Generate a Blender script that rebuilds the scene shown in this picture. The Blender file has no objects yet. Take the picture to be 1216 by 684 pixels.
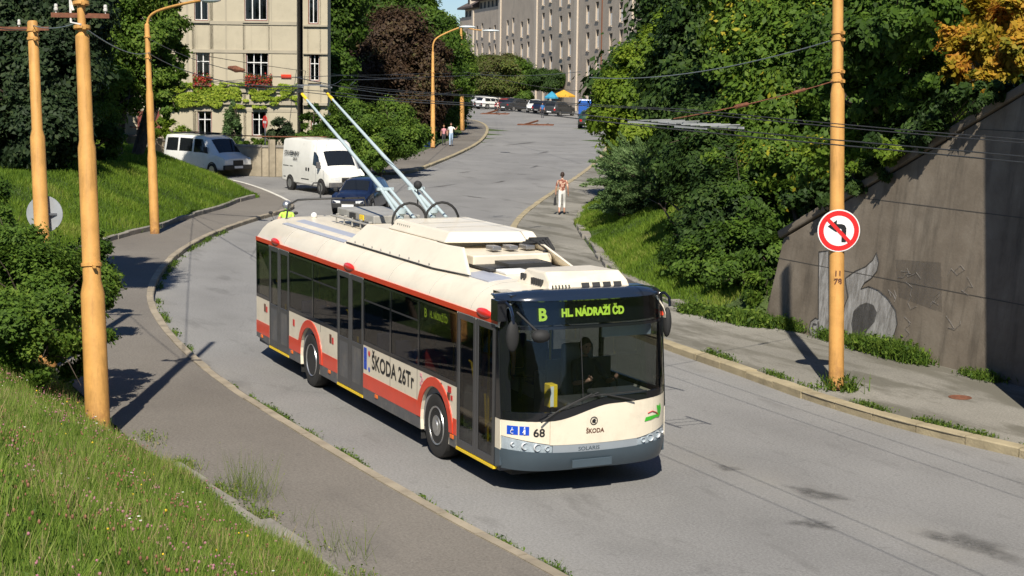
import bpy, bmesh, math, random
import numpy as np
from mathutils import Vector, Matrix, noise as mnoise
from mathutils.geometry import tessellate_polygon
random.seed(7); RNG = np.random.default_rng(7)
scn = bpy.context.scene
COL = scn.collection
R_ = math.radians

# ---------------------------------------------------------------- camera model (metres; world axes follow the trolleybus)
CAM = np.array([19.539, -10.349, 5.7095]); FPX = 1979.15
CR = np.array([0.41869082, 0.90804294, 0.01249072])
CU = np.array([-0.12435735, 0.04370448, 0.99127452])
CF = np.array([-0.89957392, 0.41659086, -0.13122048])
def ray(u, v): return CF + CR*(u-608)/FPX - CU*(v-342)/FPX
def at(u, v, z=0.0):                       # survey: point of the photo at height z
    d = ray(u, v); t = (z-CAM[2])/d[2]; return CAM + t*d
def atd(u, v, dist): return CAM + ray(u, v)*dist
def atp(u, v, p0, n):                      # point of the photo on a plane
    d = ray(u, v); n = np.array(n, float); t = ((np.array(p0)-CAM)@n)/(d@n); return CAM + t*d
def pxof(p):
    d = np.array(p, float)-CAM; z = d@CF; return (608+FPX*(d@CR)/z, 342-FPX*(d@CU)/z, z)

# ---------------------------------------------------------------- materials
M = {}
def _nt(name):
    m = bpy.data.materials.new(name); m.use_nodes = True
    nt = m.node_tree; nt.nodes.clear()
    out = nt.nodes.new('ShaderNodeOutputMaterial'); return m, nt, out
def N(nt, typ, **kw):
    n = nt.nodes.new(typ)
    for k, v in kw.items():
        if k in n.inputs: n.inputs[k].default_value = v
        else: setattr(n, k, v)
    return n
def c4(c): return (c[0], c[1], c[2], 1.0)
def ramp(nt, fac, stops):
    r = nt.nodes.new('ShaderNodeValToRGB'); e = r.color_ramp.elements
    while len(e) < len(stops): e.new(0.5)
    for i, (p, c) in enumerate(stops): e[i].position = p; e[i].color = c4(c)
    nt.links.new(fac, r.inputs[0]); return r
def objcoord(nt, scale=(1, 1, 1)):
    tc = nt.nodes.new('ShaderNodeTexCoord'); mp = nt.nodes.new('ShaderNodeMapping')
    mp.inputs['Scale'].default_value = scale
    nt.links.new(tc.outputs['Object'], mp.inputs['Vector']); return mp.outputs['Vector']
def mat(name, col, rough=0.6, metal=0.0, var=0.12, vscale=3.0, bump=0.0, bscale=40.0, coat=0.0, emit=0.0, spec=0.5, dirt=None):
    if name in M: return M[name]
    m, nt, out = _nt(name); b = nt.nodes.new('ShaderNodeBsdfPrincipled')
    b.inputs['Roughness'].default_value = rough; b.inputs['Metallic'].default_value = metal
    b.inputs['Specular IOR Level'].default_value = spec
    b.inputs['Coat Weight'].default_value = coat; b.inputs['Coat Roughness'].default_value = 0.06
    vec = objcoord(nt)
    nz = N(nt, 'ShaderNodeTexNoise', Scale=vscale, Detail=6.0, Roughness=0.65); nt.links.new(vec, nz.inputs['Vector'])
    lo = tuple(max(0, x*(1-var)) for x in col); hi = tuple(min(1, x*(1+var)) for x in col)
    r = ramp(nt, nz.outputs['Fac'], [(0.32, lo), (0.68, hi)])
    colout = r.outputs['Color']
    if dirt:
        dcol, amount, dsc = dirt
        n2 = N(nt, 'ShaderNodeTexNoise', Scale=dsc, Detail=8.0, Roughness=0.75); nt.links.new(vec, n2.inputs['Vector'])
        mr = N(nt, 'ShaderNodeMapRange'); mr.inputs[1].default_value = 0.5; mr.inputs[2].default_value = 0.75; mr.inputs[4].default_value = amount
        nt.links.new(n2.outputs['Fac'], mr.inputs[0])
        mx = N(nt, 'ShaderNodeMix', data_type='RGBA'); nt.links.new(mr.outputs[0], mx.inputs[0]); nt.links.new(colout, mx.inputs[6]); mx.inputs[7].default_value = c4(dcol)
        colout = mx.outputs[2]
    nt.links.new(colout, b.inputs['Base Color'])
    if emit: nt.links.new(colout, b.inputs['Emission Color']); b.inputs['Emission Strength'].default_value = emit
    if bump:
        n3 = N(nt, 'ShaderNodeTexNoise', Scale=bscale, Detail=5.0); nt.links.new(vec, n3.inputs['Vector'])
        bp = N(nt, 'ShaderNodeBump', Strength=bump, Distance=0.02); nt.links.new(n3.outputs['Fac'], bp.inputs['Height']); nt.links.new(bp.outputs[0], b.inputs['Normal'])
    nt.links.new(b.outputs[0], out.inputs[0]); M[name] = m; return m
def glass(name, tint, refl=1.0, rough=0.02):
    m, nt, out = _nt(name)
    tr = N(nt, 'ShaderNodeBsdfTransparent'); tr.inputs['Color'].default_value = c4(tint)
    gl = N(nt, 'ShaderNodeBsdfGlossy', Roughness=rough); gl.inputs['Color'].default_value = (refl, refl, refl, 1)
    fr = N(nt, 'ShaderNodeFresnel', IOR=1.5); mx = nt.nodes.new('ShaderNodeMixShader')
    ge = nt.nodes.new('ShaderNodeNewGeometry'); iv = N(nt, 'ShaderNodeMath', operation='SUBTRACT'); iv.inputs[0].default_value = 1.0; nt.links.new(ge.outputs['Backfacing'], iv.inputs[1]); ml = N(nt, 'ShaderNodeMath', operation='MULTIPLY'); nt.links.new(fr.outputs[0], ml.inputs[0]); nt.links.new(iv.outputs[0], ml.inputs[1])
    nt.links.new(ml.outputs[0], mx.inputs[0]); nt.links.new(tr.outputs[0], mx.inputs[1]); nt.links.new(gl.outputs[0], mx.inputs[2])
    nt.links.new(mx.outputs[0], out.inputs[0]); M[name] = m; return m
def leafmat(name, stops, trans=0.3, rough=0.5):
    trans = min(.5, trans+.08); stops = [(p_, tuple(min(.6, x_*1.12) for x_ in c_)) for p_, c_ in stops]
    m, nt, out = _nt(name)
    a = N(nt, 'ShaderNodeAttribute', attribute_name='tint')
    r = ramp(nt, a.outputs['Fac'], stops)
    b = N(nt, 'ShaderNodeBsdfPrincipled', Roughness=rough+.1); b.inputs['Specular IOR Level'].default_value = 0.2
    t = N(nt, 'ShaderNodeBsdfTranslucent'); mx = N(nt, 'ShaderNodeMixShader'); mx.inputs[0].default_value = trans
    nt.links.new(r.outputs[0], b.inputs['Base Color']); nt.links.new(r.outputs[0], t.inputs['Color'])
    nt.links.new(b.outputs[0], mx.inputs[1]); nt.links.new(t.outputs[0], mx.inputs[2]); nt.links.new(mx.outputs[0], out.inputs[0])
    M[name] = m; return m

# ---------------------------------------------------------------- mesh builder
class MB:
    def __init__(s): s.v = []; s.f = []; s.mi = []
    def add(s, vs, fs, mi=0):
        o = len(s.v); s.v += [tuple(map(float, p)) for p in vs]; s.f += [tuple(o+i for i in f) for f in fs]; s.mi += [mi]*len(fs); return s
    def box(s, x0, x1, y0, y1, z0, z1, rot=0.0, piv=None, mi=0):
        vs = [(x, y, z) for x in (x0, x1) for y in (y0, y1) for z in (z0, z1)]
        if rot:
            c = piv or ((x0+x1)/2, (y0+y1)/2); cs, sn = math.cos(rot), math.sin(rot)
            vs = [(c[0]+(x-c[0])*cs-(y-c[1])*sn, c[1]+(x-c[0])*sn+(y-c[1])*cs, z) for x, y, z in vs]
        return s.add(vs, [(0, 1, 3, 2), (4, 6, 7, 5), (0, 4, 5, 1), (2, 3, 7, 6), (0, 2, 6, 4), (1, 5, 7, 3)], mi)
    def bar(s, a, b, w, h=None, up=(0, 0, 1), mi=0):       # rectangular bar from a to b
        a, b = Vector(a), Vector(b); d = (b-a).normalized(); u = Vector(up)
        if abs(d.dot(u)) > 0.98: u = Vector((1, 0, 0))
        x = d.cross(u).normalized(); y = x.cross(d).normalized(); h = h or w
        vs = [p + x*(i*w/2) + y*(j*h/2) for p in (a, b) for i in (-1, 1) for j in (-1, 1)]
        return s.add(vs, [(0, 1, 3, 2), (4, 6, 7, 5), (0, 4, 5, 1), (2, 3, 7, 6), (0, 2, 6, 4), (1, 5, 7, 3)], mi)
    def tube(s, path, rad, n=8, cap=True, mi=0):
        path = [Vector(p) for p in path]; m = len(path)
        if not hasattr(rad, '__len__'): rad = [rad]*m
        rings = []; prev = None
        for i, p in enumerate(path):
            d = (path[min(i+1, m-1)]-path[max(i-1, 0)])
            d = d.normalized() if d.length > 1e-9 else Vector((0, 0, 1))
            if prev is None:
                u = Vector((0, 0, 1)) if abs(d.z) < 0.9 else Vector((1, 0, 0)); x = d.cross(u).normalized()
            else:
                x = (prev-d*prev.dot(d)); x = x.normalized() if x.length > 1e-6 else d.orthogonal().normalized()
            prev = x; y = d.cross(x)
            rings.append([p+(x*math.cos(2*math.pi*k/n)+y*math.sin(2*math.pi*k/n))*rad[i] for k in range(n)])
        vs = [q for r in rings for q in r]; fs = []
        for i in range(m-1):
            for k in range(n): fs.append((i*n+k, i*n+(k+1) % n, (i+1)*n+(k+1) % n, (i+1)*n+k))
        if cap: fs.append(tuple(range(n-1, -1, -1))); fs.append(tuple((m-1)*n+k for k in range(n)))
        return s.add(vs, fs, mi)
    def prism(s, poly, o, ax, ay, thick, mi=0):            # polygon (2D) on plane (o, ax, ay), extruded by vector thick
        o, ax, ay, th = Vector(o), Vector(ax), Vector(ay), Vector(thick); n = len(poly)
        a = [o+ax*p[0]+ay*p[1] for p in poly]; b = [p+th for p in a]
        tri = tessellate_polygon([[Vector((p[0], p[1], 0)) for p in poly]])
        fs = [tuple(t) for t in tri]+[tuple(n+i for i in reversed(t)) for t in tri]
        fs += [(i, (i+1) % n, n+(i+1) % n, n+i) for i in range(n)]
        return s.add(a+b, fs, mi)
    def lathe(s, c, axis, prof, n=20, mi=0):               # prof: (radius, distance along axis)
        c, a = Vector(c), Vector(axis).normalized(); x = a.orthogonal().normalized(); y = a.cross(x)
        vs = []; fs = []
        for r, h in prof:
            for k in range(n):
                t = 2*math.pi*k/n; vs.append(c+a*h+(x*math.cos(t)+y*math.sin(t))*max(r, 1e-4))
        m = len(prof)
        for i in range(m-1):
            for k in range(n): fs.append((i*n+k, i*n+(k+1) % n, (i+1)*n+(k+1) % n, (i+1)*n+k))
        fs.append(tuple(range(n))); fs.append(tuple((m-1)*n+k for k in reversed(range(n))))
        return s.add(vs, fs, mi)
    def ball(s, c, r, sx=1, sy=1, sz=1, n=12, m=8, mi=0):
        vs = []; fs = []
        for i in range(m+1):
            ph = math.pi*i/m
            for k in range(n):
                t = 2*math.pi*k/n; vs.append((c[0]+r*sx*math.sin(ph)*math.cos(t), c[1]+r*sy*math.sin(ph)*math.sin(t), c[2]+r*sz*math.cos(ph)))
        for i in range(m):
            for k in range(n): fs.append((i*n+k, (i+1)*n+k, (i+1)*n+(k+1) % n, i*n+(k+1) % n))
        return s.add(vs, fs, mi)
    def grid(s, P, mi=0, thick=None):                      # P[i][j] points
        ni, nj = len(P), len(P[0]); vs = [p for r in P for p in r]
        fs = [(i*nj+j, (i+1)*nj+j, (i+1)*nj+j+1, i*nj+j+1) for i in range(ni-1) for j in range(nj-1)]
        if thick:
            t = Vector(thick); k = len(vs); vs = vs+[Vector(p)+t for p in vs]; fs = fs+[tuple(k+i for i in reversed(f)) for f in fs]
            rim = [j for j in range(nj)]+[i*nj+nj-1 for i in range(1, ni)]+[(ni-1)*nj+j for j in range(nj-2, -1, -1)]+[i*nj for i in range(ni-2, 0, -1)]
            fs += [(rim[a], rim[(a+1) % len(rim)], k+rim[(a+1) % len(rim)], k+rim[a]) for a in range(len(rim))]
        return s.add(vs, fs, mi)
    def xf(s, mtx, start=0):
        s.v[start:] = [tuple(mtx @ Vector(p)) for p in s.v[start:]]; return s
    def build(s, name, mats, parent=None, smooth=None, bevel=0.0, world=False, fix=True):
        me = bpy.data.meshes.new(name); v = s.v
        if world and parent is not None:
            off = []
            p = parent; L = Vector((0, 0, 0))
            while p is not None: L = L+p.location; p = p.parent
            v = [(a-L.x, b-L.y, c-L.z) for a, b, c in v]
        me.from_pydata(v, [], s.f); me.validate()
        if not isinstance(mats, (list, tuple)): mats = [mats]
        for m in mats: me.materials.append(m)
        if len(mats) > 1 and len(me.polygons) == len(s.mi): me.polygons.foreach_set('material_index', s.mi)
        if fix:
            bm = bmesh.new(); bm.from_mesh(me); bmesh.ops.recalc_face_normals(bm, faces=bm.faces); bm.to_mesh(me); bm.free()
        if smooth is not None:
            me.polygons.foreach_set('use_smooth', [True]*len(me.polygons)); me.set_sharp_from_angle(angle=R_(smooth))
        o = bpy.data.objects.new(name, me); COL.objects.link(o)
        if parent: o.parent = parent
        if bevel:
            b = o.modifiers.new('Bevel', 'BEVEL'); b.width = bevel; b.segments = 2; b.limit_method = 'ANGLE'; b.angle_limit = R_(40)
        return o
def tag(o, label=None, cat=None, group=None, kind=None):
    if label: o['label'] = label
    if cat: o['category'] = cat
    if group: o['group'] = group
    if kind: o['kind'] = kind
    return o
def empty(name, loc, rz=0.0, label=None, cat=None, group=None):
    o = bpy.data.objects.new(name, None); COL.objects.link(o); o.location = tuple(map(float, loc)); o.rotation_euler = (0, 0, rz); o.empty_display_size = 0.3
    return tag(o, label, cat, group)
def copy_tree(o, parent=None):
    c = o.copy(); COL.objects.link(c); c.parent = parent
    for ch in [x for x in bpy.data.objects if x.parent == o]: copy_tree(ch, c)
    return c
def fast_mesh(name, V, F, mats, tint=None, parent=None, mi=None, smooth=False):   # numpy V (n,3), F (m,k)
    me = bpy.data.meshes.new(name); n = len(V); m, k = F.shape
    me.vertices.add(n); me.vertices.foreach_set('co', np.ascontiguousarray(V, np.float32).ravel())
    me.loops.add(m*k); me.loops.foreach_set('vertex_index', F.astype(np.int32).ravel())
    me.polygons.add(m); me.polygons.foreach_set('loop_start', np.arange(0, m*k, k, dtype=np.int32))
    me.update(calc_edges=True)
    for q in (mats if isinstance(mats, (list, tuple)) else [mats]): me.materials.append(q)
    if mi is not None: me.polygons.foreach_set('material_index', mi.astype(np.int32))
    if tint is not None:
        a = me.attributes.new('tint', 'FLOAT', 'FACE'); a.data.foreach_set('value', np.ascontiguousarray(tint, np.float32))
    if smooth: me.polygons.foreach_set('use_smooth', [True]*m)
    o = bpy.data.objects.new(name, me); COL.objects.link(o)
    if parent: o.parent = parent
    return o
def text_mesh(mb, txt, size, o, ax, ay, lift, mi=0, depth=0.0, bold=0.0, sx=1.0, align='LEFT'):
    cu = bpy.data.curves.new('lettering', 'FONT'); cu.body = txt; cu.size = size; cu.resolution_u = 3; cu.offset = bold; cu.align_x = align
    ob = bpy.data.objects.new('lettering', cu); COL.objects.link(ob)
    dg = bpy.context.evaluated_depsgraph_get(); me = bpy.data.meshes.new_from_object(ob.evaluated_get(dg))
    o, ax, ay, lift = Vector(o), Vector(ax), Vector(ay), Vector(lift)
    vs = [o+ax*(v.co.x*sx)+ay*v.co.y+lift for v in me.vertices]
    mb.add(vs, [tuple(p.vertices) for p in me.polygons], mi)
    w = max([v.co.x*sx for v in me.vertices] or [0])
    bpy.data.objects.remove(ob); bpy.data.curves.remove(cu); bpy.data.meshes.remove(me); return w
def chaikin(P, it=2, closed=False):
    P = [np.array(p, float) for p in P]
    for _ in range(it):
        Q = [P[0]]
        for a, b in zip(P[:-1], P[1:]): Q += [a*.75+b*.25, a*.25+b*.75]
        Q.append(P[-1]); P = Q
    return P

def wornpaint(name, col, rust, chip):
    m, nt, out = _nt(name); b = N(nt, 'ShaderNodeBsdfPrincipled', Roughness=0.62); vec = objcoord(nt); b.inputs['Specular IOR Level'].default_value = .35
    def nz(sc, det, v=vec, ro=.7): n = N(nt, 'ShaderNodeTexNoise', Scale=sc, Detail=det, Roughness=ro); nt.links.new(v, n.inputs['Vector']); return n.outputs['Fac']
    def rng(src, a, b_, lo, hi): r = N(nt, 'ShaderNodeMapRange'); r.inputs[1].default_value = a; r.inputs[2].default_value = b_; r.inputs[3].default_value = lo; r.inputs[4].default_value = hi; nt.links.new(src, r.inputs[0]); return r.outputs[0]
    def mixc(f, a, c): x = N(nt, 'ShaderNodeMix', data_type='RGBA'); nt.links.new(f, x.inputs[0]); nt.links.new(a, x.inputs[6]); x.inputs[7].default_value = c4(c); return x.outputs[2]
    base = ramp(nt, nz(2.2, 5.0), [(.35, tuple(x*.82 for x in col)), (.65, tuple(x*1.08 for x in col))]).outputs[0]
    runs = mixc(rng(nz(9.0, 5.0, objcoord(nt, (1, 1, .07))), .52, .70, 0, .55), base, tuple(x*.45 for x in col))
    chips = mixc(rng(nz(26.0, 6.0, ro=.8), .66, .70, 0, .9), runs, chip)
    sep = N(nt, 'ShaderNodeSeparateXYZ'); nt.links.new(vec, sep.inputs[0]); foot = rng(sep.outputs['Z'], .05, .7, .85, 0.0); mlt = N(nt, 'ShaderNodeMath', operation='MULTIPLY'); nt.links.new(foot, mlt.inputs[0]); nt.links.new(rng(nz(7.0, 7.0), .38, .6, 0, 1), mlt.inputs[1])
    nt.links.new(mixc(mlt.outputs[0], chips, rust), b.inputs['Base Color']); nt.links.new(b.outputs[0], out.inputs[0])
    bp = N(nt, 'ShaderNodeBump', Strength=.15, Distance=.01); nt.links.new(nz(30., 4.), bp.inputs['Height']); nt.links.new(bp.outputs[0], b.inputs['Normal']); M[name] = m
# ---------------------------------------------------------------- shared materials
mat('cream', (0.74, 0.665, 0.53), 0.36, var=0.05, vscale=1.1, coat=0.2, dirt=((0.42, 0.36, 0.27), 0.45, 1.8), bump=.02, bscale=1.5)
mat('roof_cream', (0.74, 0.67, 0.54), 0.42, var=0.06, vscale=1.1, coat=0.15, dirt=((0.50, 0.44, 0.35), 0.4, 1.6), bump=.02, bscale=1.5)
mat('bus_red', (0.68, 0.055, 0.020), 0.32, var=0.05, coat=0.3, dirt=((0.30, 0.05, 0.04), 0.3, 2.0))
mat('red_cover', (0.75, 0.03, 0.02), 0.3, coat=0.4, var=0.03)
mat('door_grey', (0.055, 0.055, 0.058), 0.4, var=0.08, coat=0.2)
mat('skirt_grey', (0.10, 0.10, 0.105), 0.5, var=0.15, dirt=((0.24, 0.21, 0.17), 0.7, 2.5))
mat('bumper_blue_grey', (0.055, 0.078, 0.098), 0.4, var=0.05, coat=0.2)
mat('silver_trim', (0.34, 0.38, 0.42), 0.35, metal=0.3, var=0.04)
mat('gloss_black', (0.008, 0.009, 0.012), 0.12, var=0.05, coat=0.5)
mat('visor_blue', (0.012, 0.02, 0.038), 0.18, var=0.05, coat=0.5)
mat('rubber', (0.018, 0.018, 0.018), 0.75, bump=0.2)
mat('tyre', (0.022, 0.021, 0.02), 0.8, var=0.25, bump=0.15)
mat('alloy', (0.55, 0.55, 0.55), 0.35, metal=0.85, var=0.1, dirt=((0.2, 0.18, 0.16), 0.5, 9.0))
mat('steel', (0.30, 0.30, 0.31), 0.4, metal=0.8, var=0.1)
mat('dark_metal', (0.045, 0.045, 0.045), 0.5, metal=0.3)
mat('yellow_rail', (0.85, 0.58, 0.02), 0.35, var=0.04)
mat('interior_grey', (0.22, 0.22, 0.23), 0.7)
mat('interior_floor', (0.12, 0.12, 0.13), 0.8)
mat('seat_blue', (0.03, 0.05, 0.16), 0.9, var=0.2, vscale=20)
mat('roof_panel', (0.38, 0.40, 0.46), 0.35, var=0.05)
mat('roof_grey', (0.33, 0.32, 0.29), 0.5, var=0.15, dirt=((0.15, 0.13, 0.1), 0.5, 4.0))
mat('pole_blue', (0.42, 0.50, 0.52), 0.4, var=0.05)
mat('white_plastic', (0.8, 0.8, 0.78), 0.4, var=0.03)
mat('orange_lens', (0.8, 0.16, 0.01), 0.25, var=0.03)
mat('decal_blue', (0.01, 0.07, 0.5), 0.35, var=0.02)
mat('decal_green', (0.05, 0.45, 0.03), 0.4, var=0.05)
mat('decal_red', (0.6, 0.03, 0.03), 0.4, var=0.05)
mat('decal_pink', (0.7, 0.35, 0.38), 0.4, var=0.05)
mat('decal_brown', (0.12, 0.05, 0.03), 0.4, var=0.05)
mat('decal_black', (0.012, 0.012, 0.014), 0.4, var=0.02)
mat('led_green', (0.50, 0.68, 0.05), 0.5, var=0.0, emit=0.7)
mat('plate_white', (0.75, 0.75, 0.74), 0.4, var=0.03)
glass('bus_glass', (0.48, 0.49, 0.48), 0.9)
glass('screen_glass', (0.80, 0.83, 0.82), 0.9)
mat('reflector', (0.66, 0.67, 0.68), 0.25, metal=0.0, var=0.15, vscale=18)
glass('display_glass', (0.70, 0.74, 0.78), 0.9)
glass('car_glass', (0.16, 0.18, 0.18), 1.0)
glass('house_glass', (0.35, 0.37, 0.38), 1.0)
glass('lamp_lens', (0.85, 0.88, 0.9), 1.0)
# ---------------------------------------------------------------- ground, roads, pavements
LB = [(60, -4.2), (20, -4.4), (8, -4.4), (2.2, -4.6), (0.9, -4.7), (-1.1, -4.9), (-3.1, -5.1), (-5.1, -5.25), (-12, -5.3), (-18, -4.8), (-24, -3.6),
      (-30, -1.6), (-34.6, 0.9), (-36.4, 2.3), (-40.6, 4.6), (-44.4, 6.9), (-46.9, 8.1), (-49, 9.6), (-56, 10.4), (-62, 10.1), (-70, 7.0), (-80, 0.4), (-95, -12), (-130, -40)]
RB = [(60, 14), (12, 11), (-4.4, 10.5), (-11.3, 10.1), (-13, 9.7), (-14.4, 9.6), (-20, 11), (-26.4, 13.6), (-34.1, 16.9), (-40, 20.3), (-50, 27),
      (-60, 33.5), (-75, 42), (-88, 49.5), (-109, 62), (-150, 86), (-158, 100)]
FB = [(-120, -32), (-98, -10), (-84, 2.2), (-74.3, 11.0), (-67.5, 17.2), (-65.2, 19.6), (-68.7, 22), (-78.7, 28), (-94.2, 36.6), (-110.9, 45.2), (-125, 51), (-142, 55), (-160, 56), (-200, 52), (-230, 50)]
def _poly(line, extra): return np.array(list(line)+extra, float)
POLY_L = _poly(LB, [(-130, -300), (60, -300)])
POLY_R = _poly(RB, [(-100, 320), (60, 320)])
POLY_F = _poly(FB, [(-300, 40), (-300, -200), (-140, -200)])
def inside(poly, X, Y):
    r = np.zeros(X.shape, bool); n = len(poly); j = n-1
    for i in range(n):
        xi, yi = poly[i]; xj, yj = poly[j]
        c = ((yi > Y) != (yj > Y)) & (X < (xj-xi)*(Y-yi)/((yj-yi) if abs(yj-yi) > 1e-9 else 1e-9)+xi); r ^= c; j = i
    return r
def dline(line, X, Y):
    d = np.full(X.shape, 1e9)
    for (ax, ay), (bx, by) in zip(line[:-1], line[1:]):
        dx, dy = bx-ax, by-ay; t = np.clip(((X-ax)*dx+(Y-ay)*dy)/(dx*dx+dy*dy), 0, 1)
        d = np.minimum(d, np.hypot(X-ax-t*dx, Y-ay-t*dy))
    return d
WT = lambda x: np.interp(x, [-11.6, -4.4, 2.0, 8.0], [2.15, 5.0, 7.6, 9.2])    # top of the wing wall
def height(X, Y):
    X = np.asarray(X, float); Y = np.asarray(Y, float); H = np.full(X.shape, -0.06)
    s = dline(LB, X, Y); s = np.where(inside(POLY_L, X, Y), s, -s)
    sl = np.interp(X, [-60, -44, -34, -30, -18, -6, 2, 10, 60], [0.42, 0.42, 0.30, 0.28, 0.33, 0.50, 0.58, 0.67, 0.68]); cap = np.interp(X, [-60, -25, -6, 60], [1.75, 1.6, 4.0, 4.1])
    hl = 0.09+np.where(s > 0, cap*(1-np.exp(-np.maximum(s, 0)*sl*1.15/cap)) if False else np.minimum(np.maximum(s, 0)*sl, cap), s*0.4)
    H = np.maximum(H, hl)
    s = dline(RB, X, Y); s = np.where(inside(POLY_R, X, Y), s, -s)
    base = np.interp(s, [0, 6, 14, 30, 200], [0, 2.9, 6.2, 10.5, 14])
    far = np.interp(X, [-150, -90, -60], [0.1, 0.5, 1.0]); base = base*far
    lim = WT(X)-0.25+0.5*np.maximum(s-3, 0); nearwall = (X > -11.9) & (X < 40)
    base = np.where(nearwall, np.where(s < 2.1, -0.1, np.minimum(np.maximum(base, lim-0.6), lim)), base)
    H = np.maximum(H, np.where(s > 0, 0.09+base, 0.09+s*0.4))
    s = dline(FB, X, Y); s = np.where(inside(POLY_F, X, Y), s, -s)
    H = np.maximum(H, np.where(s > 0, 0.09+np.minimum(s*0.03, 0.5), 0.09+s*0.4))
    return H
def hz(x, y): return float(height(np.array([x]), np.array([y]))[0])
def axis(a, b, step, lo, hi, g=1.18):
    mid = list(np.arange(a, b+1e-6, step)); l = [a]; d = step
    while l[-1] > lo: d *= g; l.append(max(lo, l[-1]-d))
    r = [mid[-1]]; d = step
    while r[-1] < hi: d *= g; r.append(min(hi, r[-1]+d))
    return np.array(sorted(set(l[1:]))+mid+r[1:])
gx = axis(-66, 26, 0.4, -1500, 900); gy = axis(-14, 26, 0.4, -1200, 1200)
X, Y = np.meshgrid(gx, gy, indexing='ij'); Z = height(X, Y)
bumpy = np.array([mnoise.noise((x*0.35, y*0.35, 0)) for x, y in zip(X.ravel(), Y.ravel())]).reshape(X.shape)
Z = Z+np.where(Z > 0.3, bumpy*0.12, 0)
ni, nj = X.shape; idx = np.arange(ni*nj).reshape(ni, nj)
F = np.stack([idx[:-1, :-1], idx[1:, :-1], idx[1:, 1:], idx[:-1, 1:]], -1).reshape(-1, 4)
m, nt, out = _nt('soil_and_turf'); b = N(nt, 'ShaderNodeBsdfPrincipled', Roughness=0.95); vec = objcoord(nt)
n1 = N(nt, 'ShaderNodeTexNoise', Scale=1.2, Detail=9.0, Roughness=0.7); nt.links.new(vec, n1.inputs['Vector'])
r = ramp(nt, n1.outputs['Fac'], [(0.3, (0.035, 0.05, 0.012)), (0.5, (0.055, 0.095, 0.018)), (0.72, (0.09, 0.12, 0.03))]); nt.links.new(r.outputs[0], b.inputs['Base Color'])
n2 = N(nt, 'ShaderNodeTexNoise', Scale=14.0, Detail=8.0); nt.links.new(vec, n2.inputs['Vector']); bp = N(nt, 'ShaderNodeBump', Strength=0.9, Distance=0.15); nt.links.new(n2.outputs['Fac'], bp.inputs['Height']); nt.links.new(bp.outputs[0], b.inputs['Normal'])
nt.links.new(b.outputs[0], out.inputs[0]); M['soil'] = m
g = fast_mesh('ground', np.stack([X, Y, Z], -1).reshape(-1, 3), F, m, smooth=True); tag(g, kind='structure')

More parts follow.
